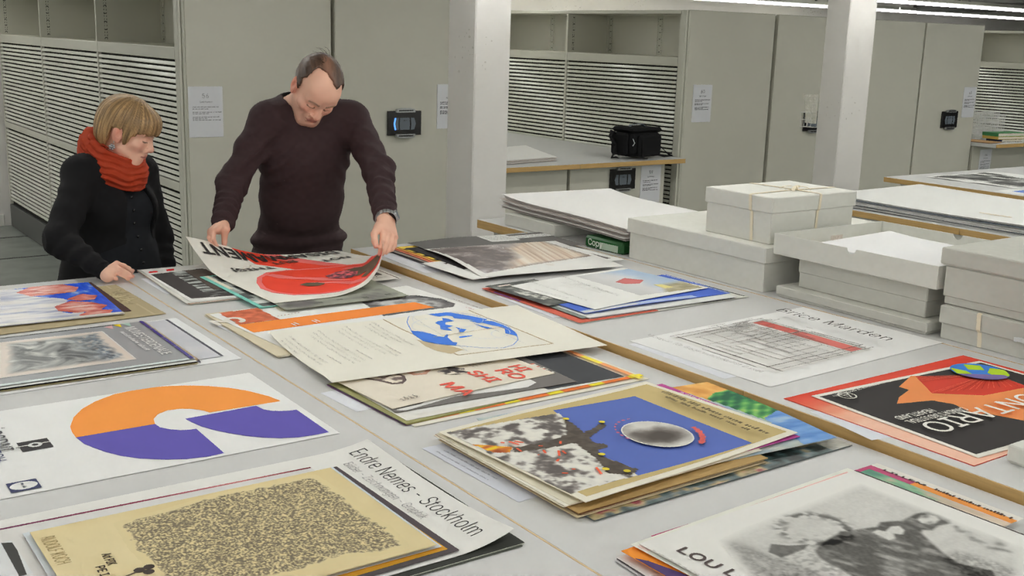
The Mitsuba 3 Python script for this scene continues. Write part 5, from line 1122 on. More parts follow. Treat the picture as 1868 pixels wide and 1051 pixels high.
# ---------------------------------------------------------------- right table, back: rock photograph pile
slip('s10slip', 'white note beside the rock photograph pile at the table edge')
SC = [(60, 58, 60), (226, 224, 220), (70, 60, 56), (232, 170, 90), (212, 120, 90), (236, 206, 96), (40, 38, 40), (228, 226, 222)]
def curlA(u, v):
    return 0.0
for k, (nm, lab, col, z, du, dv) in enumerate((
        ('s10b', 'black edged poster sheet lowest in the rock photograph pile', (52, 48, 50), 0.9720, 0.0, 0.0),
        ('s10b', 'grey poster sheet second lowest in the rock photograph pile', (150, 138, 132), 0.9742, 0.004, 0.006),
        ('s10a', 'salmon coloured poster sheet in the rock photograph pile', (214, 122, 96), 0.9764, 0.0, -0.022),
        ('s10a', 'orange poster sheet in the rock photograph pile', (236, 176, 96), 0.9786, -0.004, -0.010),
        ('s10a', 'yellow and black poster sheet in the rock photograph pile', (238, 204, 84), 0.9808, -0.006, 0.0),
        ('s10a', 'black poster sheet in the rock photograph pile', (40, 36, 38), 0.9830, -0.05, 0.012))):
    d = dict(SHEETS[nm]); d['z'] = z; d['o'] = [d['o'][0] + dv, d['o'][1] + du]; SHEETS['_tmp'] = d
    s = Sheet('poster_sheet', lab, 'poster', '_tmp', color=col, t=0.0009, bend=lambda u, v, k=k: 0.004 * np.sin(np.clip(u / 0.5, 0, 1) * np.pi) * np.clip(1 - v / 0.2, 0, 1))
    if k == 4:
        for j in range(6):
            s.fill(sbox(0.05 + 0.075 * j, 0.002, 0.075 + 0.075 * j, 0.05), (52, 44, 36))
    s.done()
s = Sheet('poster', 'white poster with circle emblem and yellow bar under the rock photograph', 'poster', 's10white', color=(232, 232, 230), t=0.0012)
s.fill(sbox(0.0, s.H - 0.17, s.W - 0.035, s.H - 0.03), (112, 108, 108)); s.fill(sbox(s.W - 0.03, s.H - 0.22, s.W - 0.012, s.H - 0.13), (238, 214, 90)); s.fill(sbox(s.W - 0.04, s.H - 0.25, s.W - 0.022, s.H - 0.21), (70, 66, 66))
e_ = Point(s.W - 0.085, s.H - 0.09).buffer(0.034, 24); s.fill(e_.difference(e_.buffer(-0.008)), (232, 232, 230)); s.fill(local_box(s.W - 0.085, s.H - 0.09, 0.03, 0.022), (232, 232, 230)); s.fill(local_box(s.W - 0.088, s.H - 0.09, 0.016, 0.008), (112, 108, 108))
s.fill(sbox(0.02, s.H - 0.14, 0.12, s.H - 0.06), (226, 170, 164))
s.done()
SHEETS['_g'] = dict(o=[2.075, 3.545], a=-1.62, W=0.30, H=0.60, z=0.9862)
s = Sheet('poster', 'dark grey poster with white text block behind the rock photograph', 'poster', '_g', color=(96, 94, 92), bend=lambda u, v: 0.006 * np.sin(np.clip(v / 0.4, 0, 1) * np.pi) * np.clip(1 - u / 0.2, 0, 1))
s.fill(sbox(0.0, 0.30, 0.12, 0.43), (224, 224, 222)); s.fill(sbox(0.035, 0.43, 0.09, 0.60), (226, 226, 224))
for k in range(9):
    s.words(0.012, 0.315 + 0.012 * k, 0.09, 0.005, (120, 120, 120), k)
for k in range(14):
    s.words(0.05, 0.44 + 0.011 * k, 0.03, 0.006, (130, 130, 130), k)
s.done()
def rock_bend(u, v):
    return 0.010 * np.sin(np.clip(u / 0.42, 0, 1) * np.pi) * np.clip(1 - v / 0.5, 0, 1) ** 1.3 - 0.004 * np.clip((u - 0.4) / 0.1, 0, 1)
s = Sheet('poster', 'poster with a brown storm and rock photograph, white border, back of the right table', 'poster', 'rock', color=(232, 231, 229), gloss=True, bend=rock_bend, res=(30, 30))
P_ = s.d['p']
def rock(u, v):
    sa = sd(P_['sand'], u, v)
    m = np.clip(0.5 - sa / 0.05 + 0.8 * (fb(u, v, 16, 131, 3) - 0.5), 0, 1)[:, None]
    dark = ramp(fb(u, v, 12, 130, 4) + 0.25 * (fb(u * 2, v * 2, 60, 133, 2) - 0.5) - 0.25 * np.clip((0.12 - u) / 0.12, 0, 1), (0.2, (150, 142, 140)), (0.4, (96, 84, 84)), (0.6, (70, 58, 58)), (0.8, (120, 108, 104)))
    st = fb(u * 0.6 + v * 3.2, v * 0.4, 30, 132, 3)
    sand = ramp(st, (0.22, (164, 132, 108)), (0.42, (206, 182, 160)), (0.6, (224, 208, 190)), (0.8, (238, 228, 216)))
    c = dark * (1 - m) + sand * m
    sp = np.clip((fb(u, v * 1.0, 38, 135, 1) - 0.74) * 14, 0, 1) * np.clip((0.2 - v) / 0.1, 0, 1)
    c = c * (1 - sp[:, None] * 0.7) + np.array([214, 200, 190]) * sp[:, None] * 0.7
    lo = np.clip((u - 0.38) / 0.06, 0, 1) * np.clip((0.17 - v) / 0.06, 0, 1) * np.clip(fb(u, v, 60, 136, 3) * 3 - 0.9, 0, 1)
    return c * (1 - lo[:, None] * 0.8) + np.array([206, 202, 212]) * lo[:, None] * 0.8
s.photo(P_['photo'], rock, 0.004)
zz = np.array([(0.0, 0.0), (0.012, 0.02), (0.02, 0.012), (0.035, 0.03), (0.05, 0.02), (0.07, 0.012)]) + [0.03, 0.26]
s.line(zz, 0.0025, (230, 228, 226))
s.fill(Point(0.40, 0.30).buffer(0.016, 6), (228, 222, 216))
s.done()

# ---------------------------------------------------------------- right table: gallery poster pile
slip('s11slip', 'white note beside the gallery poster pile at the table edge')
s = Sheet('poster_sheet', 'red and violet edged poster lowest on the left of the gallery poster pile', 'poster', 's11red', color=(196, 92, 74), t=0.0009)
s.fill(sbox(0.06, 0, 0.2, 0.01), (90, 60, 120)); s.done()
s = Sheet('poster_sheet', 'yellow and dark edged poster lowest in the gallery poster pile', 'poster', 's11bottom', color=(224, 224, 216), t=0.0012, grow=(0.0, 0, 0, 0))
s.fill(sbox(s.W - 0.02, 0, s.W, 0.17), (240, 214, 90)); s.fill(sbox(s.W - 0.02, 0.17, s.W, 0.24), (214, 222, 170)); s.fill(sbox(s.W - 0.016, s.H - 0.2, s.W - 0.004, s.H - 0.06), (82, 84, 84)); s.fill(sbox(0.03, s.H - 0.014, s.W - 0.01, s.H - 0.009), (70, 72, 74))
s.done()
pile('s11white', 'sheet in the middle of the gallery poster pile', 'white sheets in the gallery poster pile', 3, 0.974, 0.979, [(226, 226, 222), (150, 150, 166), (222, 224, 222)], 61, 0.003)
s = Sheet('poster_sheet', 'grey teal poster sheet at the left of the gallery poster pile', 'poster', 's11grayl', color=(122, 130, 126), t=0.001); s.done()
s = Sheet('poster', 'blue bordered poster directly under the gallery poster', 'poster', 's11blue', color=(70, 100, 190), bend=lambda u, v: 0.003 * np.sin(np.clip(v / 0.58, 0, 1) * np.pi * 1.5) * np.clip((u - 0.15) / 0.15, 0, 1))
s.fill(sbox(s.W - 0.03, 0, s.W - 0.002, s.H - 0.14), (176, 190, 224)); s.fill(sbox(s.W - 0.02, 0, s.W - 0.002, s.H * 0.35), (206, 206, 212)); s.fill(sbox(0, s.H - 0.012, s.W, s.H - 0.008), (226, 228, 232)); s.done()
s = Sheet('poster', 'dark grey poster with pale emblem showing left of the gallery poster', 'poster', 's11dark', color=(84, 86, 84), bend=lambda u, v: 0.001 * np.sin(u * 10))
s.photo(sbox(0.0, 0, s.W, s.H), lambda u, v: ramp(fb(u * 2, v, 22, 140, 3), (0.3, (70, 72, 72)), (0.6, (104, 106, 102)), (0.8, (150, 150, 146))), 0.005)
s.photo([(0.10, 0.03), (0.15, 0.02), (0.24, 0.035), (0.25, 0.07), (0.16, 0.07), (0.11, 0.055)], lambda u, v: ramp(fb(u, v, 70, 141, 3), (0.4, (96, 98, 96)), (0.55, (206, 206, 200))), 0.003)
s.fill(sbox(0.02, 0.03, 0.035, 0.08), (222, 210, 204)); s.done()
s = Sheet('poster', 'white gallery poster with faint lettering and a hazy picture of a red figure', 'poster', 'danois', color=(233, 233, 231), bend=lambda u, v: 0.0015 * np.sin(v * 9))
P_ = s.d['p']
def haze(u, v):
    t = u / s.W
    c = ramp(np.clip(v - 0.24, 0, 1) / 0.28 * 0.8 + 0.35 * (fb(u * 1.0, v, 12, 143, 3) - 0.5), (0.0, (204, 204, 204)), (0.3, (214, 214, 216)), (0.55, (186, 200, 218)), (0.8, (170, 190, 214)), (1.0, (206, 212, 218)))
    hill = np.clip((u - 0.24) / 0.04, 0, 1) * np.clip((v - 0.30) / 0.03, 0, 1) * np.clip((u * 0.9 + v - 0.64) / 0.03, 0, 1)
    return c * (1 - hill[:, None]) + ramp(fb(u, v, 40, 144, 3), (0.3, (150, 144, 116)), (0.7, (186, 178, 150))) * hill[:, None]
s.photo(P_['photo'], haze, 0.005)
s.fill(Polygon(P_['red']).buffer(0.008).buffer(-0.004), (192, 108, 108))
r0 = np.array(P_['red']).mean(0)
s.fill([(r0[0] + 0.075, r0[1] + 0.03), (r0[0] + 0.135, r0[1] + 0.02), (r0[0] + 0.135, r0[1] + 0.06), (r0[0] + 0.085, r0[1] + 0.06)], (222, 212, 146))
for tx, a, b, h, col in (('Horizons Danois', 't1', 't1e', 0.016, (176, 176, 174)), ('Maison du Danemark', 't2', 't2e', 0.013, (184, 184, 182)), ('Paris du 1 octobre', 't3', 't3e', 0.009, (150, 150, 150))):
    (u0, v0), (u1, v1) = P_[a][0], P_[b][0]
    s.text(tx, u0, v0, h, col, math.atan2(v1 - v0, u1 - u0), width=math.hypot(u1 - u0, v1 - v0), thin=0.0003)
for k in range(4):
    s.words(0.06, 0.16 + 0.012 * k, 0.18, 0.004, (206, 206, 204), 70 + k)
s.done()

# ---------------------------------------------------------------- right table: grid drawing poster
slip('s12slip', 'white note under the left edge of the red and black grid poster')
s = Sheet('poster', 'white poster with a black line grid, two red bars and thin lettering', 'poster', 'brice', color=(235, 235, 235))
P_ = s.d['p']
g4 = np.array(P_['grid'])
gu0, gv0 = g4.min(0); gu1, gv1 = g4.max(0)
s.fill(Polygon(g4), (226, 225, 222))
def gp(a, b):     # a along the reading direction, b up
    return g4[0] * (1 - a) * (1 - b) + g4[1] * (1 - a) * b + g4[2] * a * b + g4[3] * a * (1 - b)
s.fill([gp(0.02, 0.965), gp(0.39, 0.965), gp(0.38, 0.85), gp(0.03, 0.85)], (196, 96, 88)); s.fill([gp(0.41, 0.965), gp(0.95, 0.95), gp(0.95, 0.825), gp(0.40, 0.84)], (206, 112, 104))
r = random.Random(12)
for b in (0.0, 0.06, 0.13, 0.19, 0.25, 0.34, 0.42, 0.44, 0.52, 0.60, 0.66, 0.69, 0.74, 0.78, 0.83, 0.855, 0.965, 1.0):
    a0, a1 = (0.0, 1.0) if r.random() < 0.45 else sorted((r.uniform(0, 0.5), r.uniform(0.5, 1.0)))
    s.line([gp(a0, b + r.uniform(-0.006, 0.006)), gp(a1, b + r.uniform(-0.006, 0.006))], r.choice([0.0014, 0.002, 0.003]), r.choice([(56, 50, 48), (84, 78, 76), (124, 118, 116)]))
for a in (0.0, 0.05, 0.12, 0.17, 0.23, 0.30, 0.37, 0.43, 0.52, 0.60, 0.68, 0.77, 0.85, 0.92, 0.97, 1.0):
    b0, b1 = (0.0, 1.0) if r.random() < 0.5 else sorted((r.uniform(0, 0.55), r.uniform(0.45, 1.0)))
    s.line([gp(a + r.uniform(-0.006, 0.006), b0), gp(a + r.uniform(-0.006, 0.006), b1)], r.choice([0.0014, 0.0018, 0.0026]), r.choice([(56, 50, 48), (84, 78, 76), (124, 118, 116)]))
for k in range(70):
    a, b = r.uniform(0, 0.5), r.uniform(0.35, 0.98)
    if r.random() < 0.5: s.line([gp(a, b), gp(min(1, a + r.uniform(0.04, 0.16)), b)], 0.0015, (80, 74, 72))
    else: s.line([gp(a, b), gp(a, max(0, b - r.uniform(0.05, 0.2)))], 0.0015, (80, 74, 72))
for tx, a, b, h, col, th in (('Brice Marden', 't1', 't1e', 0.048, (50, 48, 50), 0.0008), ('16. Mai - 1. August 1993', 't2', 't2e', 0.014, (140, 138, 138), 0.0002), ('Museum für Gegenwartskunst Basel', 't3', 't3e', 0.018, (160, 158, 158), 0.0003)):
    (u0, v0), (u1, v1) = P_[a][0], P_[b][0]
    s.text(tx, u0, v0 - h * 0.35, h, col, math.atan2(v1 - v0, u1 - u0), width=math.hypot(u1 - u0, v1 - v0), thin=th)
s.done()

# ---------------------------------------------------------------- right table: map poster on a red sheet
slip('s13slip', 'white note under the red sheet of the orange map poster')
s = Sheet('poster', 'red to salmon poster under the black and orange map poster', 'poster', 's13red', color=(206, 76, 58), t=0.0012)
s.photo(sbox(0.0, 0.0, s.W, s.H), lambda u, v: ramp(np.clip((u - 0.35) / 0.3 - (0.472 - v) * 0.4 + 0.5 - 0.9 * (v < 0.05), 0, 1) * 0 + np.clip(((s.W - u) - 0.62) / -0.6 + 0.15, 0, 1) * np.clip((v - 0.0) / 0.2, 0, 1) + 0.5 * (fb(u * 0.7, v * 2, 20, 151, 4) - 0.5), (0.0, (204, 62, 46)), (0.35, (216, 104, 80)), (0.7, (236, 168, 140)), (1.0, (242, 196, 174))), 0.006)
s.fill(sbox(0.0, s.H - 0.02, 0.0, s.H), WHITE) if False else None
s.words(0.10, s.H - 0.014, 0.15, 0.010, (206, 96, 80), 4)
s.done()
s = Sheet('poster', 'black poster with orange map, globe and white capital lettering', 'poster', 'ontario', color=(234, 230, 222), t=0.0012)
P_ = s.d['p']
s.fill(sbox(0.012, 0.014, s.W - 0.012, s.H - 0.014), (50, 47, 47))
s.fill(P_['orange'], (226, 140, 84)); s.fill(P_['rays'], (196, 60, 46))
gc = np.array(P_['rays'])
apex = np.array(P_['globe']).mean(0) + [-0.02, 0.02]
for q in np.linspace(0, 1, 26):
    e0 = np.array(P_['rays'][0]) * (1 - q) + np.array(P_['rays'][6]) * q if q < 0.4 else np.array(P_['rays'][6]) * (1 - (q - 0.4) / 0.6) + np.array(P_['rays'][4]) * ((q - 0.4) / 0.6)
    s.line([apex, e0], 0.0012, (226, 110, 84) if int(q * 25) % 3 else (160, 40, 34))
gl = Polygon(P_['globe']).buffer(0.02).buffer(-0.02)
gx0, gy0, gx1, gy1 = gl.bounds
ge = affinity.translate(affinity.scale(Point(0, 0).buffer(1, 40), (gx1 - gx0) / 2, (gy1 - gy0) / 2), (gx0 + gx1) / 2, (gy0 + gy1) / 2)
s.fill(ge, (58, 120, 200))
for k in ('g1', 'g2', 'g3'):
    s.fill(Polygon(P_[k]).buffer(0.006).buffer(-0.002).intersection(ge), (176, 206, 44))
s.fill(ge.intersection(Polygon(P_['rays']).buffer(0.004)), (110, 96, 150))
uO = np.array(P_['O1'][0])
hO = abs(P_['O1b'][0][1] - P_['O1c'][0][1])
oc_, nc_ = np.array(P_['oc'][0]), np.array(P_['nc'][0])
an = math.atan2(oc_[1] - nc_[1], oc_[0] - nc_[0]); pw = np.hypot(*(oc_ - nc_)) / 4.55
st_ = nc_ - np.array([math.cos(an), math.sin(an)]) * pw * 1.75
s.text('ONTARIO', st_[0] + 0.029 * math.sin(an), st_[1] - 0.029, 0.058, (236, 232, 226), an, True, width=pw * 6.9, thin=0.0012)
(u0, v0) = P_['ch0'][0]
s.text("CANADA'S INDUSTRIAL", u0, v0 + 0.002, 0.020, (232, 228, 222), 0.0, True, width=0.195)
s.text('HEARTLAND', u0 + 0.075, v0 - 0.026, 0.020, (232, 228, 222), 0.0, True, width=0.12)
(u0, v0), (u1, v1) = P_['pr0'][0], P_['pr1'][0]
s.text('PROVINCE OF OPPORTUNITY', u0, v0, 0.009, (226, 222, 216), math.atan2(v1 - v0, u1 - u0), True, width=math.hypot(u1 - u0, v1 - v0) * 1.02)
(u0, v0) = P_['ca'][0]
c = Point(u0, v0).buffer(0.022, 24); s.fill(c.difference(c.buffer(-0.004)), (226, 222, 216)); s.line([(u0 - 0.012, v0 - 0.012), (u0, v0 + 0.013), (u0 + 0.012, v0 - 0.012)], 0.003, (226, 222, 216)); s.line([(u0 - 0.008, v0 - 0.004), (u0 + 0.008, v0 - 0.004)], 0.003, (226, 222, 216))
s.done()
# ================================================================== heaps of white paper
def heap(label, group, corners, z0, z1, n, colors, lift=None, seed=3, t=0.0012):
    """sheets laid on each other; corners = quad (x, y) of the topmost sheet, counted round; lift(a, b, k) raises the sheets"""
    r = random.Random(seed)
    c = np.array(corners, float)
    for k in range(n):
        z = z0 + (z1 - z0) * (k + 1) / n
        j = np.array([[r.uniform(-0.012, 0.012), r.uniform(-0.012, 0.012)]]) * (0 if k == n - 1 else 1)
        q = c + j
        def surf(a, b, q=q, z=z, k=k):
            A, B = a[..., None], b[..., None]
            xy = (1 - A) * (1 - B) * q[0] + A * (1 - B) * q[1] + A * B * q[2] + (1 - A) * B * q[3]
            return np.concatenate([xy, (z + (lift(a, b, k / max(1, n - 1)) if lift else 0 * a))[..., None]], -1)
        s = Sheet('paper_sheet', f'{label}, {ORDINAL[k]} of {n} from the bottom' if isinstance(label, str) else label[k], 'paper sheet', surf=surf, W=1.0, H=1.0, color=colors[k % len(colors)], t=t, res=(14, 14), group=group)
        s.done()
WP = [(226, 224, 222), (214, 206, 200), (232, 231, 229), (234, 233, 232), (208, 200, 194)]
# long stack across the low box and the ream: far left corner, near corner, right corner, back corner
def liftL(a, b, k):
    return 0.018 * np.clip((0.35 - a) / 0.35, 0, 1) ** 2 * (0.4 + 0.6 * k) - 0.004 * np.clip((a - 0.7) / 0.3, 0, 1) * b + 0.006 * np.sin(a * 3.1) * (1 - b)
heap('white sheet in the long stack on the green ream', 'white sheets in the long paper stack', [(2.735, 3.875), (2.705, 3.03), (3.27, 3.06), (3.31, 3.83)], 1.0225, 1.072, 14, WP, liftL, 5)
heap('white sheet in the heap behind the left pillar', 'white sheets on the worktop behind the left pillar', [(4.20, 6.55), (4.12, 5.93), (4.70, 6.02), (4.95, 6.72)], 0.9295, 0.958, 9, WP, lambda a, b, k: 0.014 * np.clip((0.6 - a), 0, 1) ** 2 * b, 6, 0.002)
heap('large sheet in the wide heap on the rear table', 'large white sheets on the rear table', [(4.70, 3.72), (4.70, 1.75), (5.53, 1.75), (5.57, 3.76)], 0.951, 1.0, 10, [(232, 232, 230), (228, 228, 226), (96, 104, 112), (232, 232, 230), (226, 226, 224)], lambda a, b, k: 0.003 * np.sin(a * 9 + k * 2), 7, 0.0025)
s = Sheet('paper_note', 'small tan strip on the wide heap of white paper', 'note', surf=lambda u, v: np.stack([4.86 + 0.02 * u + v, 2.95 - u, 1.0035 + 0 * u], -1), W=0.16, H=0.012, color=(206, 190, 160)); s.done()
# papers in the open tray
heap(['stack of white paper lying in the open tray, lower sheet', 'white paper lying in the open tray, middle sheet', 'white paper lying in the open tray, top sheet'], None, [(2.745, 2.215), (2.745, 1.80), (3.15, 1.80), (3.17, 2.235)], 1.1045, 1.150, 3, [(226, 226, 226), (230, 230, 230), (236, 236, 238)], lambda a, b, k: 0.006 * np.clip(0.25 - a, 0, 1) * 4 * b * k, 8, 0.013)
s = Sheet('card_tab', 'small beige card tab sticking up in the open tray', 'card', surf=lambda u, v: np.stack([2.90 + u, 2.262 + 0 * u, 1.118 + v], -1), W=0.06, H=0.038, color=(206, 196, 186), t=0.002); s.done()

# ================================================================== far table: prints
s = Sheet('print', 'black and white print on the far right table', 'print', surf=lambda u, v: np.stack([6.33 + v + 0.05 * u, 4.24 - u, 0.9512 + 0.004 * np.abs(np.sin(u * 11)) + 0.003 * np.abs(np.sin(v * 13))], -1), W=0.62, H=0.75, color=(228, 228, 226))
s.photo([(0.03, 0.03), (0.60, 0.05), (0.55, 0.40), (0.33, 0.55), (0.03, 0.62)], lambda u, v: ramp(fb(u, v * 1.6, 9, 161, 4), (0.3, (48, 48, 48)), (0.48, (92, 92, 90)), (0.58, (150, 150, 148)), (0.66, (216, 216, 214))), 0.012)
s.done()
s = Sheet('print', 'colourful print with white margin at the right edge of the far table', 'print', surf=lambda u, v: np.stack([6.10 + v, 3.63 - u, 0.9508 + 0 * u], -1), W=0.8, H=0.6, color=(226, 226, 224))
s.photo(sbox(0.06, 0.10, 0.75, 0.55), lambda u, v: ramp(fb(u, v, 6, 163, 3), (0.3, (214, 200, 140)), (0.42, (120, 160, 140)), (0.5, (224, 170, 150)), (0.6, (90, 120, 190)), (0.7, (150, 150, 200))), 0.012)
s.done()

# ================================================================== far worktop: books, wire baskets
def book(label, x, y, z, w, l, h, col, ang=0.0):
    t = thing('book', label, 'book', 'books stacked on the far worktop')
    c, s_ = math.cos(ang), math.sin(ang)
    def mv(m): return moved(m, ang, (x, y, z))
    put('cover', mv(cat(bx(0, l, 0, w, 0, 0.003), bx(0, l, 0, w, h - 0.003, h), bx(0, 0.003, 0, w, 0.003, h - 0.003))), 'gloss_paper', t, color=col)
    put('pages', mv(bx(0.0035, l - 0.004, 0.004, w - 0.004, 0.0033, h - 0.0033)), 'paper', t, color=(226, 222, 208))
book('dark blue book at the bottom of the far stack', 9.765, 5.785, 0.9305, 0.17, 0.29, 0.026, (54, 62, 96), -0.12)
book('yellow book in the middle of the far stack', 9.71, 5.79, 0.9568, 0.18, 0.36, 0.026, (206, 178, 96), -0.15)
book('green book on top of the far stack', 9.715, 5.795, 0.9831, 0.18, 0.36, 0.032, (62, 134, 84), -0.14)
s = Sheet('paper_sheet', 'white sheet under the far stack of books', 'paper sheet', surf=lambda u, v: np.stack([9.62 + u, 5.70 + v, 0.9300 + 0 * u], -1), W=0.7, H=0.22, color=(226, 226, 224), t=0.0006); s.done()
s = Sheet('brown_folder', 'brown folders on the far worktop beside the wire baskets', 'folder', surf=lambda u, v: np.stack([9.50 + u, 5.74 + v, 0.9385 + 0.002 * np.sin(u * 9)], -1), W=0.2, H=0.3, color=(176, 140, 104), t=0.006); s.done()
def basket(label, x, y, z, ang=0.0, tilt=0.0, w=0.30, d=0.22, h=0.26):
    t = thing('wire_basket', label, 'basket', 'white wire baskets on the far worktop')
    V = []
    n = 7
    for k in range(n + 1):
        u = -w / 2 + w * k / n
        V.append(rod([(u, -d / 2, h), (u, -d / 2, 0), (u, d / 2, 0), (u, d / 2, h)], 0.0035, 5))
    for k in range(6):
        zz = 0.004 + (h - 0.004) * k / 5
        V.append(rod([(-w / 2, -d / 2, zz), (w / 2, -d / 2, zz), (w / 2, d / 2, zz), (-w / 2, d / 2, zz), (-w / 2, -d / 2, zz)], 0.0045 if k == 5 else 0.003, 5))
    m = cat(V)
    m.apply_transform(trimesh.transformations.rotation_matrix(tilt, [1, 0, 0]))
    put('basket_wires', moved(m, ang, (x, y, z)), 'white_wire', t)
basket('white wire basket on the far worktop, nearest the shelving end', 9.86, 6.16, 0.931, 0.1)
basket('white wire basket on the far worktop, behind the first one', 10.22, 6.30, 0.931, 0.15, 0.0, 0.30, 0.22, 0.24)
basket('white wire basket on the far worktop, beside the green book', 10.55, 6.42, 0.931, 0.05, 0.0, 0.26, 0.2, 0.2)

# leaflet rack on the side of the right pillar
t = thing('leaflet_rack', 'small white wire rack with a paper on the side of the right pillar', 'rack')
xr = 6.275
put('rack_wires', cat([rod([(xr, y, 1.20), (xr - 0.07, y, 1.20), (xr - 0.07, y, 1.30)], 0.003, 6) for y in (5.10, 5.13, 5.16, 5.19)] + [rod([(xr - 0.07, 5.098, z), (xr - 0.07, 5.195, z)], 0.003, 6) for z in (1.202, 1.25, 1.30)] + [rod([(xr - 0.002, 5.10, 1.20), (xr - 0.002, 5.10, 1.34), (xr - 0.002, 5.19, 1.34), (xr - 0.002, 5.19, 1.20)], 0.003, 6)]), 'white_wire', t)
s = Sheet('leaflet', 'curled white leaflet hanging in the rack on the right pillar', 'leaflet', surf=lambda u, v: np.stack([xr - 0.012 - 0.06 * np.clip(v / 0.22, 0, 1) ** 2 * (u / 0.12), 5.10 + u, 1.225 + v], -1), W=0.10, H=0.2, color=(222, 220, 210), t=0.001); s.done()

# ================================================================== camera bag
t = thing('camera_bag', 'black camera bag on the worktop in front of the slatted shelving', 'bag')
bxx, byy, bz = 5.40, 5.99, 0.9365
def lumpy(m, amp, sc, seed):
    m = tm(m); m = m.subdivide().subdivide() if len(m.faces) < 400 else m
    v = np.array(m.vertices)
    n = np.stack([meshkit.fbm(v * sc + 10 * k, 3, seed + k) - 0.5 for k in range(3)], -1)
    m.vertices = v + n * amp
    return m
put('bag_body', moved(lumpy(bx(-0.155, 0.155, -0.10, 0.10, 0.008, 0.195, 0.03), 0.02, 9, 1), 0.12, (bxx, byy, bz)), 'black_fabric', t, smooth=40)
put('lid', moved(lumpy(bx(-0.162, 0.162, -0.108, 0.108, 0.178, 0.215, 0.02), 0.012, 9, 4), 0.12, (bxx, byy, bz)), 'black_fabric', t, smooth=40)
put('front_pocket', moved(lumpy(bx(-0.11, 0.13, -0.128, -0.095, 0.015, 0.165, 0.014), 0.012, 9, 7), 0.12, (bxx, byy, bz)), 'black_fabric', t, smooth=40)
put('side_pocket', moved(lumpy(bx(-0.195, -0.15, -0.07, 0.08, 0.02, 0.18, 0.016), 0.014, 9, 9), 0.12, (bxx, byy, bz)), 'black_fabric', t, smooth=40)
put('handle', strip([(bxx - 0.08, byy, bz + 0.212), (bxx - 0.06, byy, bz + 0.230), (bxx + 0.04, byy, bz + 0.234), (bxx + 0.07, byy, bz + 0.212)], (0, 1, 0), 0.03, 0.004), 'screen_gray', t)
put('shoulder_strap', strip([(bxx + 0.15, byy - 0.02, bz + 0.10), (bxx + 0.19, byy - 0.03, bz + 0.085), (bxx + 0.24, byy - 0.06, bz + 0.03), (bxx + 0.27, byy - 0.08, bz + 0.006), (bxx + 0.20, byy - 0.07, bz + 0.006), (bxx + 0.14, byy - 0.05, bz + 0.02)], (0.3, 0.9, 0.3), 0.04, 0.004), 'black_fabric', t)
put('shoulder_strap', strip([(bxx - 0.17, byy + 0.02, bz + 0.16), (bxx - 0.215, byy + 0.02, bz + 0.19), (bxx - 0.235, byy + 0.02, bz + 0.15), (bxx - 0.20, byy + 0.0, bz + 0.09), (bxx - 0.21, byy - 0.01, bz + 0.03), (bxx - 0.25, byy - 0.02, bz + 0.005), (bxx - 0.20, byy - 0.03, bz + 0.005)], (0.2, 0.9, 0.2), 0.045, 0.004), 'black_fabric', t)
put('buckle', moved(bx(-0.10, -0.055, -0.165, -0.15, 0.0, 0.008, 0.002), 0.12, (bxx, byy, bz)), 'black_plastic', t)
put('strap_end', strip([(bxx - 0.06, byy - 0.135, bz + 0.15), (bxx - 0.062, byy - 0.142, bz + 0.05), (bxx - 0.065, byy - 0.15, bz + 0.004)], (1, 0.1, 0), 0.02, 0.003), 'black_fabric', t)
put('clip', rod([(bxx - 0.13, byy - 0.105, bz + 0.14), (bxx - 0.12, byy - 0.115, bz + 0.11), (bxx - 0.135, byy - 0.112, bz + 0.09)], 0.004, 6), 'silver', t)
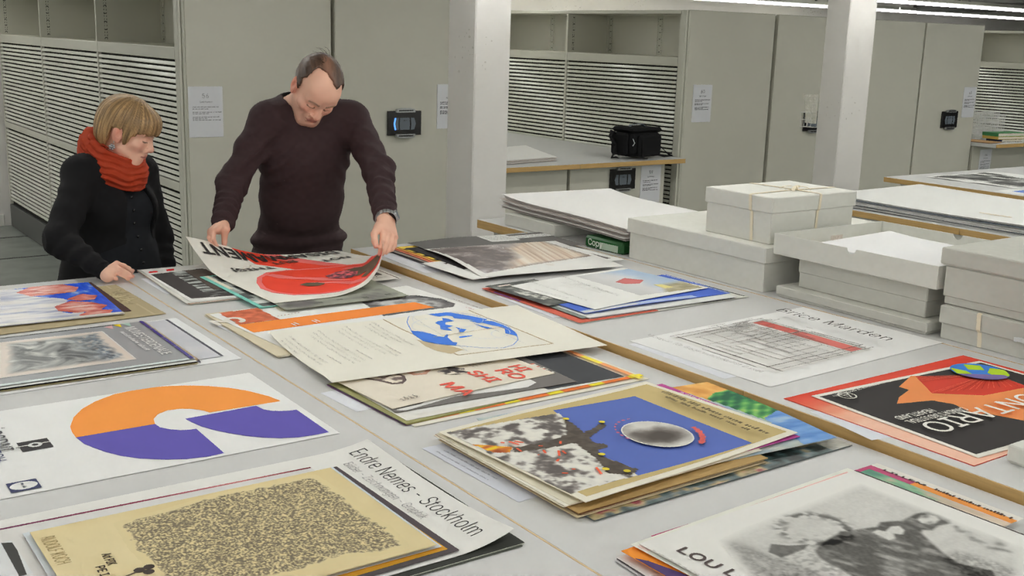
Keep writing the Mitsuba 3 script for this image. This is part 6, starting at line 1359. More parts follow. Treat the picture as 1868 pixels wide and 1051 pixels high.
# ================================================================== people
class Field:
    """signed distance on a grid that is finer where hands and head are; surface by naive surface nets"""
    def __init__(s, xs, ys, zs):
        s.ax = [np.asarray(a, np.float32) for a in (xs, ys, zs)]
        s.F = np.full([len(a) for a in s.ax], 0.25, np.float32)
    def _sl(s, lo, hi):
        out = []
        for a, l, h in zip(s.ax, lo, hi):
            out.append(slice(max(0, np.searchsorted(a, l) - 1), min(len(a), np.searchsorted(a, h) + 1)))
        return tuple(out)
    def op(s, fn, lo, hi, k=0.01, sub=False):
        sl = s._sl(np.asarray(lo) - 0.03 - k, np.asarray(hi) + 0.03 + k)
        if any(q.stop <= q.start for q in sl):
            return
        X, Y, Z = s.ax[0][sl[0]][:, None, None], s.ax[1][sl[1]][None, :, None], s.ax[2][sl[2]][None, None, :]
        d = fn(X, Y, Z).astype(np.float32)
        a = s.F[sl]
        if sub:
            d = -d
            h = np.maximum(k - np.abs(a - d), 0) / max(k, 1e-6)
            s.F[sl] = np.maximum(a, d) + h * h * k * 0.25
        else:
            h = np.maximum(k - np.abs(a - d), 0) / max(k, 1e-6)
            s.F[sl] = np.minimum(a, d) - h * h * k * 0.25
    def cap(s, a, b, ra, rb=None, k=0.01, sub=False, flat=None):
        rb = ra if rb is None else rb
        a, b = np.asarray(a, float), np.asarray(b, float)
        ab = b - a; L2 = float(ab @ ab) + 1e-12
        R_ = max(ra, rb)
        def fn(X, Y, Z):
            px, py, pz = X - a[0], Y - a[1], Z - a[2]
            t = np.clip((px * ab[0] + py * ab[1] + pz * ab[2]) / L2, 0, 1)
            return np.sqrt((px - t * ab[0]) ** 2 + (py - t * ab[1]) ** 2 + (pz - t * ab[2]) ** 2) - (ra + (rb - ra) * t)
        s.op(fn, np.minimum(a, b) - R_, np.maximum(a, b) + R_, k, sub)
    def chain(s, pts, rs, k=0.01):
        for i in range(len(pts) - 1):
            s.cap(pts[i], pts[i + 1], rs[i], rs[i + 1], k)
    def ell(s, c, r, R=None, k=0.01, sub=False):
        c, r = np.asarray(c, float), np.asarray(r, float)
        R = np.eye(3) if R is None else np.asarray(R)      # rows: the ellipsoid's axes
        m = float(r.max())
        ext = np.sqrt(((R * r[:, None]) ** 2).sum(0))
        def fn(X, Y, Z):
            p = (X - c[0], Y - c[1], Z - c[2])
            q = [R[i, 0] * p[0] + R[i, 1] * p[1] + R[i, 2] * p[2] for i in range(3)]
            k0 = np.sqrt(sum((q[i] / r[i]) ** 2 for i in range(3)))
            k1 = np.sqrt(sum((q[i] / r[i] ** 2) ** 2 for i in range(3)))
            return k0 * (k0 - 1) / np.maximum(k1, 1e-6)
        s.op(fn, c - ext, c + ext, k, sub)
    def plane(s, p, n, k=0.002):
        """cuts away the side that n points to"""
        p, n = np.asarray(p, float), np.asarray(n, float) / np.linalg.norm(n)
        X, Y, Z = s.ax[0][:, None, None], s.ax[1][None, :, None], s.ax[2][None, None, :]
        d = ((X - p[0]) * n[0] + (Y - p[1]) * n[1] + (Z - p[2]) * n[2]).astype(np.float32)
        s.F = np.maximum(s.F, d)
    def disp(s, fn):
        """adds fn(points) to the distance near the surface"""
        m = np.abs(s.F) < 0.03
        i, j, k = np.nonzero(m)
        P = np.stack([s.ax[0][i], s.ax[1][j], s.ax[2][k]], -1)
        s.F[i, j, k] += fn(P).astype(np.float32)
    def mesh(s):
        F = s.F
        F = np.pad(F, 1, constant_values=0.25)
        ax = [np.r_[a[0] - (a[1] - a[0]), a, a[-1] + (a[-1] - a[-2])] for a in s.ax]
        S = F < 0
        n = S[:-1, :-1, :-1].astype(np.uint8)
        cnt = sum(S[i:S.shape[0] - 1 + i, j:S.shape[1] - 1 + j, k:S.shape[2] - 1 + k].astype(np.uint8) for i in (0, 1) for j in (0, 1) for k in (0, 1))
        ci, cj, ck = np.nonzero((cnt > 0) & (cnt < 8))
        idx = np.full(cnt.shape, -1, np.int32); idx[ci, cj, ck] = np.arange(len(ci))
        acc = np.zeros((len(ci), 3)); w = np.zeros(len(ci))
        C = [(i, j, k) for i in (0, 1) for j in (0, 1) for k in (0, 1)]
        for a in C:
            for d in range(3):
                if a[d]:
                    continue
                b = list(a); b[d] = 1
                fa, fb_ = F[ci + a[0], cj + a[1], ck + a[2]], F[ci + b[0], cj + b[1], ck + b[2]]
                m = (fa < 0) != (fb_ < 0)
                t = np.where(m, fa / np.where(m, fa - fb_, 1), 0)
                p = np.stack([ax[0][ci + a[0]], ax[1][cj + a[1]], ax[2][ck + a[2]]], -1)
                q = np.stack([ax[0][ci + b[0]], ax[1][cj + b[1]], ax[2][ck + b[2]]], -1)
                acc += np.where(m[:, None], p + (q - p) * t[:, None], 0); w += m
        V = acc / w[:, None]
        faces = []
        for d in range(3):
            e = [slice(1, -1)] * 3; e[d] = slice(0, -1)
            f = [slice(1, -1)] * 3; f[d] = slice(1, None)
            A, B = S[tuple(e)], S[tuple(f)]
            i, j, k = np.nonzero(A != B)
            base = np.stack([i, j, k], -1) + 1; base[:, d] -= 1
            o1, o2 = [(1, 2), (2, 0), (0, 1)][d]
            def at(a, b):
                q = base.copy(); q[:, o1] -= a; q[:, o2] -= b
                return idx[q[:, 0], q[:, 1], q[:, 2]]
            Q = np.stack([at(0, 0), at(1, 0), at(1, 1), at(0, 1)], -1)
            inside = A[i, j, k]
            Q[~inside] = Q[~inside][:, ::-1]
            faces.append(Q)
        Q = np.vstack(faces)
        Q = Q[(Q >= 0).all(1)]
        T_ = np.vstack([Q[:, [0, 1, 2]], Q[:, [0, 2, 3]]])
        m = trimesh.Trimesh(V, T_, process=False)
        if m.volume < 0:
            m.invert()
        return m

def spaced(lo, hi, coarse, fine):
    """grid positions from lo to hi, finer inside the (a, b, step) ranges"""
    out = [lo]
    while out[-1] < hi:
        st = coarse
        for a, b, f in fine:
            if a - f <= out[-1] < b:
                st = min(st, f)
            elif out[-1] < a < out[-1] + st:
                st = min(st, max(a - out[-1], f))
        out.append(out[-1] + st)
    return np.array(out)

def unit(v):
    v = np.asarray(v, float)
    return v / np.linalg.norm(v)

class Head:
    """frame of a head: left, forward, up; local coordinates in metres from the point between the ears"""
    def __init__(s, c, fwd, up, size=1.0):
        s.c = np.asarray(c, float); s.f = unit(fwd)
        s.u = unit(np.asarray(up) - np.dot(up, s.f) * s.f); s.l = np.cross(s.u, s.f)
        s.R = np.array([s.l, s.f, s.u]); s.k = size
    def w(s, l, f, u):
        return s.c + s.k * (l * s.l + f * s.f + u * s.u)
    def local(s, P):
        return (P - s.c) @ s.R.T / s.k
    def build(s, F, jaw=1.0, nose=1.0, male=True):
        k = s.k
        E = lambda c, r, kk=0.012, sub=False: F.ell(s.w(*c), np.array(r) * k, s.R, kk * k, sub)
        C = lambda a, b, ra, rb=None, kk=0.01, sub=False: F.cap(s.w(*a), s.w(*b), ra * k, None if rb is None else rb * k, kk * k, sub)
        E((0, -0.014, 0.036), (0.0765, 0.097, 0.086))
        E((0, 0.028, -0.030), (0.060, 0.062, 0.080), 0.03)
        E((0, 0.045, 0.045), (0.060, 0.050, 0.045), 0.03)                # forehead
        C((-0.014 * jaw, 0.062, -0.094), (0.014 * jaw, 0.062, -0.094), 0.022, None, 0.025)
        for q in (-1, 1):
            C((q * 0.050 * jaw, 0.004, -0.052), (q * 0.020, 0.056, -0.090), 0.017, 0.016, 0.03)      # jaw line
            E((q * 0.041, 0.056, -0.022), (0.022, 0.020, 0.018), 0.022)    # cheekbone
            C((q * 0.046, 0.070, 0.022), (q * 0.014, 0.083, 0.018), 0.010 if male else 0.007, None, 0.016)  # brow
            E((q * 0.031, 0.094, 0.001), (0.019, 0.015, 0.011), 0.010, True)   # socket
            E((q * 0.031, 0.0755, 0.001), (0.0135, 0.0125, 0.0115), 0.004)     # lidded eyeball
            C((q * 0.041, 0.083, -0.003), (q * 0.022, 0.0875, -0.005), 0.0022, None, 0.003)  # lower lid
            E((q * 0.015, 0.090, -0.036), (0.0085, 0.010, 0.008), 0.006)     # nostril wing
            E((q * 0.079, -0.010, -0.004), (0.009, 0.021, 0.032), 0.006)     # ear
            E((q * 0.0865, -0.004, 0.0), (0.006, 0.011, 0.018), 0.004, True)
            E((q * 0.0835, -0.018, 0.004), (0.006, 0.008, 0.024), 0.003)
            E((q * 0.078, -0.002, -0.032), (0.006, 0.008, 0.009), 0.005)
        C((0, 0.083, 0.016), (0, 0.104 * nose, -0.028), 0.0085, 0.0115, 0.010)
        E((0, 0.1055 * nose, -0.031), (0.0115, 0.011, 0.010), 0.008)
        for q in (-1, 1):
            E((q * 0.0075, 0.101, -0.0425), (0.0045, 0.006, 0.004), 0.003, True)
        E((0, 0.080, -0.052), (0.022, 0.014, 0.016), 0.014)               # mouth mound
        C((-0.018, 0.086, -0.0590), (0.018, 0.086, -0.0590), 0.0050, None, 0.006)
        C((0, 0.092, -0.0580), (0, 0.0925, -0.0585), 0.0050, None, 0.008)
        C((-0.014, 0.087, -0.0690), (0.014, 0.087, -0.0690), 0.0062, None, 0.006)
        C((-0.024, 0.086, -0.0640), (0.024, 0.086, -0.0640), 0.0018, None, 0.002, True)
        E((0, 0.086, -0.079), (0.016, 0.006, 0.005), 0.006, True)
    def paint(s, P, col, male=True):
        """skin colours of head vertices: lips, cheeks, brows, lash lines"""
        q = s.local(P)
        l, f, u = q.T
        al = np.abs(l)
        near = (al < 0.1) & (np.abs(f) < 0.14) & (np.abs(u) < 0.14)
        front = near & (f > 0.03)
        def blend(mask, c, a):
            m = (np.clip(mask, 0, 1) * a)[:, None]
            col[:] = col * (1 - m) + np.array(c, float) * m
        g = lambda x, w: np.exp(-(x / w) ** 2)
        blend(front * g(al - 0.045, 0.018) * g(u + 0.028, 0.02), (216, 138, 118), 0.4)
        blend(front * g(l, 0.014) * g(u + 0.033, 0.012), (214, 136, 118), 0.4)
        blend(near * (al > 0.074) * g(f + 0.01, 0.03), (206, 118, 100), 0.5)
        lip = front * (f > 0.072) * np.clip(1.15 - (l / 0.0245) ** 2 - ((u + 0.0635) / 0.0105) ** 2, 0, 0.5) * 2
        blend(lip, (198, 118, 108), 0.65)
        blend(front * (f > 0.07) * (al < 0.025) * g(u + 0.0640, 0.0018), (132, 70, 64), 0.7)
        arch = 0.021 + 0.004 * g(al - 0.033, 0.014) - 0.10 * np.clip(al - 0.04, 0, 1) 
        blend(front * (al > 0.012) * (al < 0.052) * g(u - arch, 0.0042), (112, 84, 66) if male else (166, 126, 88), 0.7)
        lash = -0.0055 + 6.0 * (al - 0.031) ** 2
        blend(front * (al > 0.017) * (al < 0.046) * g(u - lash, 0.0022), (66, 44, 38), 0.85)
        if male:
            stub = near * np.clip((-0.030 - u) / 0.02, 0, 1) * np.clip((f + 0.005) / 0.03, 0, 1)
            blend(stub, (150, 118, 104), 0.28)

def hand(F, pre, wrist, size=1.0, arm=0.028, fr=(0.0085, 0.0088, 0.0084, 0.0074)):
    """palm and five fingers from the joints J[pre + finger + number]"""
    kn = [np.array(J[f'{pre}{n}0']) for n in ('index', 'middle', 'ring', 'pinky')]
    w = np.array(wrist); pm = np.array(J[pre + 'palm'])
    side = unit(kn[0] - kn[3])
    for i, p in enumerate(kn):
        wp = w + side * (0.014 - 0.010 * i) * size
        F.cap(wp, p, 0.0155 * size, 0.0105 * size, 0.012)
    F.cap(w + side * 0.010 * size, w - side * 0.010 * size, 0.0175 * size, 0.0165 * size, 0.012)
    F.cap(pm, w, 0.014 * size, 0.016 * size, 0.014)
    for n, r in zip(('index', 'middle', 'ring', 'pinky'), fr):
        p = [np.array(J[f'{pre}{n}{i}']) for i in range(4)]
        F.cap(p[0], p[1], r * 1.12 * size, r * 1.0 * size, 0.004)
        F.cap(p[1], p[2], r * 1.02 * size, r * 0.92 * size, 0.003)
        F.cap(p[2], p[3], r * 0.92 * size, r * 0.80 * size, 0.003)
    p = [np.array(J[f'{pre}thumb{i}']) for i in range(4)]
    F.cap(w + side * 0.012 * size, p[0], 0.015 * size, 0.0145 * size, 0.012)
    F.cap(p[0], p[1], 0.0145 * size, 0.0108 * size, 0.006)
    F.cap(p[1], p[2], 0.0108 * size, 0.0098 * size, 0.004)
    F.cap(p[2], p[3], 0.0100 * size, 0.0082 * size, 0.004)

def hand_paint(P, col, pre):
    """redder knuckles and finger tips, pale nails"""
    for n in ('index', 'middle', 'ring', 'pinky', 'thumb'):
        for i, (rad, c, a) in enumerate(((0.013, (206, 132, 112), 0.35), (0.009, (202, 124, 104), 0.4), (0.008, (206, 132, 112), 0.25), (0.010, (212, 132, 114), 0.4))):
            d = np.linalg.norm(P - np.array(J[f'{pre}{n}{i}']), axis=1)
            m = (np.exp(-(d / rad) ** 2) * a)[:, None]
            col[:] = col * (1 - m) + np.array(c, float) * m

def nails(pre, view, parent, names=('index', 'middle', 'ring', 'pinky', 'thumb'), fr=0.0085):
    """finger nails: small plates on the back of the last joint, towards 'view'"""
    for n in names:
        a, b = np.array(J[f'{pre}{n}2']), np.array(J[f'{pre}{n}3'])
        d = unit(b - a)
        nn = np.asarray(view, float); nn = unit(nn - (nn @ d) * d)
        r = (0.0086 if n == 'thumb' else 0.0074 if n != 'pinky' else 0.0064)
        s_ = np.cross(d, nn)
        c = b + nn * (r * 0.86) - d * 0.001
        m = trimesh.creation.icosphere(2, 1.0)
        A = np.eye(4); A[:3, 0] = d * 0.0062; A[:3, 1] = s_ * r * 0.62; A[:3, 2] = nn * 0.0016; A[:3, 3] = c
        m.apply_transform(A)
        put('nail', m, 'skin_nail', parent, smooth=True)

scene['skin'] = {'type': 'twosided', 'bsdf': {'type': 'principled', 'base_color': VC, 'roughness': 0.5, 'specular': 0.35, 'sheen': 0.15}}
mat('skin_nail', (226, 168, 152), 0.3, 0.5)
scene['hair'] = {'type': 'twosided', 'bsdf': {'type': 'principled', 'base_color': VC, 'roughness': 0.42, 'specular': 0.4}}
scene['cloth'] = {'type': 'twosided', 'bsdf': {'type': 'principled', 'base_color': VC, 'roughness': 0.9, 'specular': 0.15, 'sheen': 0.4}}

def put_vc(name, m, bsdf, parent, col, label=None):
    key = put(name, m, bsdf, parent, smooth=True, label=label)
    scene[key] = mikit.ply(m, bsdf, smooth=True, color=lin(np.clip(col, 0, 255)))
    return key

def tint(P, base, amp=10, sc=30, seed=0):
    n = meshkit.fbm(P * sc, 3, seed)[:, None] - 0.5
    return np.array(base, float) + n * 2 * amp

def shoes(parent, feet, col=(40, 36, 34)):
    for (x, y, a) in feet:
        F = Field(spaced(-0.07, 0.07, 0.008, []), spaced(-0.17, 0.17, 0.008, []), spaced(0.0, 0.13, 0.008, []))
        F.cap((0, 0.07, 0.035), (0, -0.09, 0.032), 0.042, 0.040, 0.02); F.cap((0, 0.08, 0.04), (0, 0.07, 0.11), 0.04, 0.045, 0.02)
        F.plane((0, 0, 0.004), (0, 0, -1))
        m = F.mesh(); m = moved(m, a, (x, y, 0))
        put('shoe', m, 'black_fabric', parent, smooth=40)

# ------------------------------------------------------------------ the man
g = lambda k: np.array(J[k])
man = thing('person', 'man in a dark brown sweatshirt bending over the table and lifting the red poster', 'person')
HM = Head(g('m_head') + [-0.006, 0.0, -0.004], (-0.24 * 0.70, -0.97 * 0.70, -0.72), (-0.24 * 0.72 + 0.30, -0.97 * 0.72 + 0.02, 0.70), 1.0)
shR, shL, elR, elL, wrR, wrL = g('m_shR'), g('m_shL'), g('m_elR'), g('m_elL'), g('m_wrR'), g('m_wrL')
neck, chest, waist, hip = g('m_neck'), g('m_chest'), g('m_waist'), g('m_hip')
hip = np.array([1.825, 3.975, 0.90])
fineM = lambda d: spaced(*d)
FM = Field(spaced(1.28, 2.12, 0.009, [(1.315, 1.425, 0.0025), (1.695, 1.885, 0.0026), (1.735, 1.875, 0.0026)]),
           spaced(3.13, 4.16, 0.010, [(3.165, 3.31, 0.0027), (3.565, 3.68, 0.0026), (3.56, 3.80, 0.0028)]),
           spaced(0.0, 1.72, 0.011, [(0.998, 1.14, 0.0026), (1.39, 1.68, 0.0028)]))
def trunk(F, e=0.0, legs=True, k=0.05):
    F.ell(hip + [0, 0, 0.0], (0.165 + e, 0.115 + e, 0.13 + e), None, k)
    F.ell((hip + waist) / 2 + [0, 0, 0.04], (0.155 + e, 0.112 + e, 0.16 + e), None, k)
    F.ell((waist + chest) / 2, (0.158 + e, 0.115 + e, 0.17 + e), None, k)
    F.ell(chest + [0.01, 0.005, 0.02], (0.172 + e, 0.118 + e, 0.165 + e), None, k)
    F.cap(shR + [0.03, 0.005, -0.010], shL + [-0.03, 0.005, -0.010], 0.052 + e, None, 0.05)
    F.cap(shR + [0.015, 0, 0.01], neck + [-0.03, 0.01, 0.01], 0.045 + e, 0.045 + e, 0.04)
    F.cap(shL + [-0.015, 0, 0.01], neck + [0.03, 0.01, 0.01], 0.045 + e, 0.045 + e, 0.04)
trunk(FM, -0.006)
for sh, el, wr in ((shR, elR, wrR), (shL, elL, wrL)):
    FM.cap(sh, el, 0.050, 0.040, 0.03); FM.cap(el, wr, 0.040, 0.027, 0.02)
FM.cap(neck + [0, 0.02, -0.02], HM.w(0, -0.02, -0.045), 0.060, 0.055, 0.03)
for q, x in ((-1, 1.735), (1, 1.925)):
    FM.cap((x, 3.985, 0.88), (x + 0.005 * q, 3.97, 0.48), 0.085, 0.056, 0.03); FM.cap((x + 0.005 * q, 3.97, 0.48), (x + 0.01 * q, 4.0, 0.09), 0.054, 0.038, 0.02)
    FM.cap((x + 0.01 * q, 4.0, 0.07), (x + 0.015 * q, 3.87, 0.035), 0.036, 0.03, 0.02)
HM.build(FM, 1.0, 1.0, True)
hand(FM, 'mr_', wrR, 0.95)
hand(FM, 'ml_', wrL, 1.08)
m = FM.mesh()
P_ = np.array(m.vertices)
col = tint(P_, (238, 188, 164), 6, 22, 3)
HM.paint(P_, col, True)
hand_paint(P_, col, 'mr_'); hand_paint(P_, col, 'ml_')
put_vc('body', m, 'skin', man, col)
cam_dir = lambda p: unit(CAM - np.asarray(p))
nails('mr_', cam_dir(wrR), man, ('thumb',)); nails('ml_', cam_dir(wrL), man, ('thumb', 'index'))

# hair: a shell over the skull, thin on top, with a tuft at the front
def hair_mesh(H, region, thick, seed, step=0.003):
    lo, hi = H.c - 0.17, H.c + 0.17
    F = Field(*[np.arange(lo[i], hi[i], step) for i in range(3)])
    k = H.k
    F.ell(H.w(0, -0.014, 0.036), np.array((0.0765, 0.097, 0.086)) * k + thick, H.R, 0.01)
    F.ell(H.w(0, 0.045, 0.045), np.array((0.060, 0.050, 0.045)) * k + thick * 0.8, H.R, 0.03)
    X, Y, Z = [a for a in F.ax]
    P = np.stack(np.meshgrid(X, Y, Z, indexing='ij'), -1).reshape(-1, 3)
    return F, P, H.local(P)
F, P, q = hair_mesh(HM, None, 0.008, 1)
l, f, u = q.T
r_ = meshkit.fbm(q * 38, 3, 5) - 0.5
tuft = 0.052 * np.exp(-((l - 0.026) / 0.026) ** 2)
front = 0.004 + tuft + 0.012 * np.clip((np.abs(l) - 0.055) / 0.02, 0, 1) - 0.014 * np.exp(-((l + 0.036) / 0.022) ** 2)
region = np.maximum(f - (front + 0.026 * r_ + 0.008 * (meshkit.noise(np.stack([l * 200, u * 120, 0 * f], -1), 28) - 0.5)) - np.clip(u - 0.05, 0, 1) * 0.25, -(u + 0.028 - 0.35 * np.clip(-f, 0, 0.1) * -1.0) )
side = np.maximum(region, -(u - (-0.005 + 0.9 * np.clip(f - 0.005, 0, 1))))
rad = meshkit.noise(np.stack([l * 160, f * 30, u * 60], -1), 8) - 0.5
F.F = np.maximum(F.F, (side.reshape(F.F.shape)).astype(np.float32))
F.F += (rad * 0.003).reshape(F.F.shape).astype(np.float32)
m = F.mesh()
V = np.array(m.vertices); q = HM.local(V)
st = meshkit.fbm(np.stack([q[:, 0] * 190, q[:, 1] * 26, q[:, 2] * 45], -1), 3, 6)
col = np.array([74, 56, 46.]) + (st - 0.5)[:, None] * np.array([70, 56, 46])
thin = np.exp(-((q[:, 0] + 0.012) / 0.024) ** 2) * np.clip((q[:, 2] - 0.075) / 0.03, 0, 1) * np.clip((q[:, 1] + 0.07) / 0.03, 0, 1)
col = col * (1 - 0.55 * thin[:, None]) + np.array([172, 122, 98]) * 0.55 * thin[:, None]
put_vc('hair', m, 'hair', man, col, 'short receding brown hair')
wisp = []
rg = np.random.default_rng(4)
for k in range(10):
    b = HM.w(-0.02 + rg.normal(0, 0.012), -0.02 + rg.normal(0, 0.02), 0.124)
    d = unit(np.array([-0.5 + rg.normal(0, 0.4), 0.1, 0.9]))
    wisp.append(rod([b, b + d * 0.014, b + d * 0.026 + [-0.008, 0, 0.0], b + d * 0.03 + [-0.02, 0, 0.001]], [0.0009, 0.0008, 0.0006, 0.0003], 4))
put('hair_wisps', cat(wisp), 'hair', man, color=(70, 54, 44))

# sweatshirt
def sweat(F, e):
    trunk(F, e)
    for sh, el, wr, s_ in ((shR, elR, wrR, 1.0), (shL, elL, wrL, 1.06)):
        F.cap(sh - [0, 0, 0.008], el, (0.052 + e * 0.6) * s_, (0.046 + e * 0.6) * s_, 0.04); F.cap(el, wr - unit(wr - el) * 0.012, (0.046 + e * 0.6) * s_, (0.033 + e * 0.4) * s_, 0.03)
FS = Field(spaced(1.30, 2.14, 0.0065, []), spaced(3.22, 4.16, 0.0065, []), spaced(0.86, 1.56, 0.0065, []))
sweat(FS, 0.010)
FS.ell((1.83, 3.955, 0.955), (0.192, 0.135, 0.05), None, 0.03)      # blouson over the waistband
FS.cap(neck + [0.005, -0.01, 0.02], neck + [0.03, -0.10, 0.16], 0.068, 0.085, 0.006, True)
FS.plane((0, 0, 0.905), (0, 0, -1))
def fold(P):
    d = np.zeros(len(P))
    for sh, el, wr in ((shR, elR, wrR), (shL, elL, wrL)):
        for a, b, n, amp in ((sh, el, 7, 0.0030), (el, wr, 12, 0.0055)):
            ab = b - a; t = np.clip((P - a) @ ab / (ab @ ab), 0, 1)
            dist = np.linalg.norm(P - a - t[:, None] * ab, axis=1)
            w = np.exp(-(dist / 0.085) ** 4) * np.clip(t * 2.5, 0, 1)
            ph = meshkit.noise(P * 14, 3) * 7
            d -= w * amp * np.sin(t * n * 6.28 * 0.5 + ph)
    lo = np.clip((1.06 - P[:, 2]) / 0.12, 0, 1)
    d -= lo * 0.004 * np.sin(P[:, 2] * 95 + 6 * meshkit.noise(P * 8, 5))
    d -= 0.006 * (meshkit.fbm(P * 9, 3, 9) - 0.5)
    ax_ = np.exp(-((P[:, 2] - 1.28) / 0.12) ** 2) * np.clip(np.abs(P[:, 0] - 1.80) / 0.15, 0, 1)
    d -= ax_ * 0.004 * np.sin((P[:, 2] * 1.2 + np.abs(P[:, 0] - 1.8)) * 80)
    return d
FS.disp(fold)
m = FS.mesh()
# cut the cuffs off square: remove what lies beyond the wrists
V = np.array(m.vertices)
col = tint(V, (58, 45, 47), 4, 60, 11)
put_vc('sweatshirt', m, 'cloth', man, col, 'dark brown sweatshirt')
def ring(c, n, R0, r, name, parent, colr, squash=(1, 1), lab=None):
    n = unit(n); a = unit(np.cross(n, [0.3, 0.2, 0.9])); b = np.cross(n, a)
    th = np.linspace(0, 2 * np.pi, 33)
    pts = c + R0 * (np.cos(th)[:, None] * a * squash[0] + np.sin(th)[:, None] * b * squash[1])
    put(name, rod(pts, r, 8), 'cloth', parent, smooth=True, color=colr, label=lab)
for el, wr, R0 in ((elR, wrR, 0.0335), (elL, wrL, 0.036)):
    d = unit(wr - el)
    a = wr - d * 0.052
    th = np.linspace(0, 1, 6)
    mm = rod([a + d * t * 0.052 for t in th], [R0 + 0.005, R0 + 0.0065, R0 + 0.0065, R0 + 0.0055, R0 + 0.004, R0 + 0.001], 28)
    put('cuff', mm, 'cloth', man, smooth=50, color=(54, 41, 43))
# collar rib and the dark shirt in the neck opening
tn = []
for k, th in enumerate(np.linspace(0, 2 * np.pi, 41)):
    p = neck + np.array([0.006 + 0.086 * math.cos(th), 0.000 + 0.080 * math.sin(th) - 0.012, 0.020 + 0.034 * math.sin(th) - 0.004 * math.cos(2 * th)])
    tn.append(p)
put('collar', rod(tn, 0.0085, 8), 'cloth', man, smooth=True, color=(48, 36, 38))
put('undershirt', rod([neck + (p - neck) * [0.88, 0.88, 1] + [0, 0, 0.004] for p in np.array(tn)], 0.006, 8), 'cloth', man, smooth=True, color=(18, 17, 19))
# trousers, belt
FT = Field(spaced(1.62, 2.05, 0.009, []), spaced(3.82, 4.14, 0.009, []), spaced(0.06, 0.95, 0.012, []))
FT.ell(hip + [0, 0, -0.02], (0.180, 0.128, 0.13), None, 0.04)
for q, x in ((-1, 1.735), (1, 1.925)):
    FT.cap((x, 3.985, 0.86), (x + 0.005 * q, 3.97, 0.48), 0.096, 0.074, 0.02); FT.cap((x + 0.005 * q, 3.97, 0.48), (x + 0.01 * q, 4.0, 0.10), 0.074, 0.060, 0.02)
FT.plane((0, 0, 0.925), (0, 0, 1)); FT.plane((0, 0, 0.075), (0, 0, -1))
m = FT.mesh()
put_vc('trousers', m, 'cloth', man, tint(np.array(m.vertices), (44, 50, 62), 5, 40, 13), 'dark blue jeans')
shoes(man, [(1.727, 3.96, 0.05), (1.945, 3.96, -0.1)])
# wrist watch: links round the left wrist and a round case
d = unit(wrL - elL)
wc = wrL + d * 0.004
a = unit(np.cross(d, [0, 0, 1])); b = np.cross(d, a)
links = []
wt = put('watch_case', moved(trimesh.creation.cylinder(0.001, 0.001), 0, wc), 'silver', man) if False else None
for k in range(18):
    th = 2 * np.pi * k / 18
    nrm = math.cos(th) * a + math.sin(th) * b
    tg = -math.sin(th) * a + math.cos(th) * b
    A = np.eye(4); A[:3, 0] = tg; A[:3, 1] = d; A[:3, 2] = nrm; A[:3, 3] = wc + 0.0362 * nrm
    q = bx(-0.0058, 0.0058, -0.009, 0.009, -0.0018, 0.0018, 0.001); q.apply_transform(A)
    links.append(q)
put('watch_band', cat(links), 'silver', man, label='silver watch band')
nv = unit(a * -0.2 + np.array([0.75, -0.2, 0.6])); nv = unit(nv - (nv @ d) * d)
A = np.eye(4); A[:3, 0] = np.cross(d, nv); A[:3, 1] = d; A[:3, 2] = nv; A[:3, 3] = wc + nv * 0.0395
q = trimesh.creation.cylinder(0.0185, 0.008, sections=28); q.apply_transform(A)
put('watch_case', q, 'silver', man, label='silver watch case')
q = trimesh.creation.cylinder(0.0150, 0.001, sections=28); A[:3, 3] = wc + nv * 0.0441; q.apply_transform(A)
put('watch_dial', q, 'screen_gray', man)

# ------------------------------------------------------------------ the woman
woman = thing('person', 'blond woman in black cardigan and orange scarf resting one hand on the table edge', 'person')
HW = Head(g('w_head') + [-0.008, 0.0, 0.0], (0.84 * 0.93, -0.55 * 0.93, -0.37), (0.84 * 0.37, -0.55 * 0.37, 0.93), 0.93)
wsR, weR, wwR = g('w_shR') + [0.02, 0.0, -0.015], g('w_elR'), g('w_wrR')
bf = unit([0.45, -0.89, 0]); bl_ = np.array([-bf[1], bf[0], 0])      # body facing and its left
bc = np.array([1.105, 3.955, 0.0])
wsL = bc + bl_ * 0.150 + [0, 0, 1.235]
weL, wwL = wsL + bf * 0.03 + bl_ * 0.045 + [0, 0, -0.25], wsL + bf * 0.13 + bl_ * 0.0 + [0.0, 0.0, -0.46]
RW = np.array([bl_, bf, [0, 0, 1.0]])
wn = bc + bf * 0.015 + [0, 0, 1.275]
FW = Field(spaced(0.80, 1.42, 0.010, [(0.965, 1.10, 0.0026), (1.075, 1.27, 0.0028)]),
           spaced(3.50, 4.25, 0.010, [(3.535, 3.62, 0.0026), (3.79, 3.99, 0.0028)]),
           spaced(0.0, 1.53, 0.011, [(0.950, 1.03, 0.0026), (1.27, 1.51, 0.0028)]))
def wtrunk(F, e=0.0, k=0.05):
    F.ell(bc + [0, 0, 0.84], (0.160 + e, 0.118 + e, 0.14 + e), RW, k)
    F.ell(bc + bf * 0.012 + [0, 0, 0.99], (0.135 + e, 0.105 + e, 0.14 + e), RW, k)
    F.ell(bc + bf * 0.004 + [0, 0, 1.13], (0.140 + e, 0.098 + e, 0.13 + e), RW, k)
    for q in (-1, 1):
        F.ell(bc + bf * 0.078 + bl_ * q * 0.062 + [0, 0, 1.12], (0.055 + e, 0.042 + e, 0.055 + e), RW, 0.04)
    F.cap(wsR + bl_ * 0.02, wsL - bl_ * 0.02, 0.045 + e, None, 0.05)
    F.cap(wsR + bl_ * 0.01 + [0, 0, 0.005], wn + [0, 0, -0.01], 0.036 + e, 0.045 + e, 0.04); F.cap(wsL - bl_ * 0.01 + [0, 0, 0.005], wn + [0, 0, -0.01], 0.036 + e, 0.045 + e, 0.04)
wtrunk(FW, -0.008)
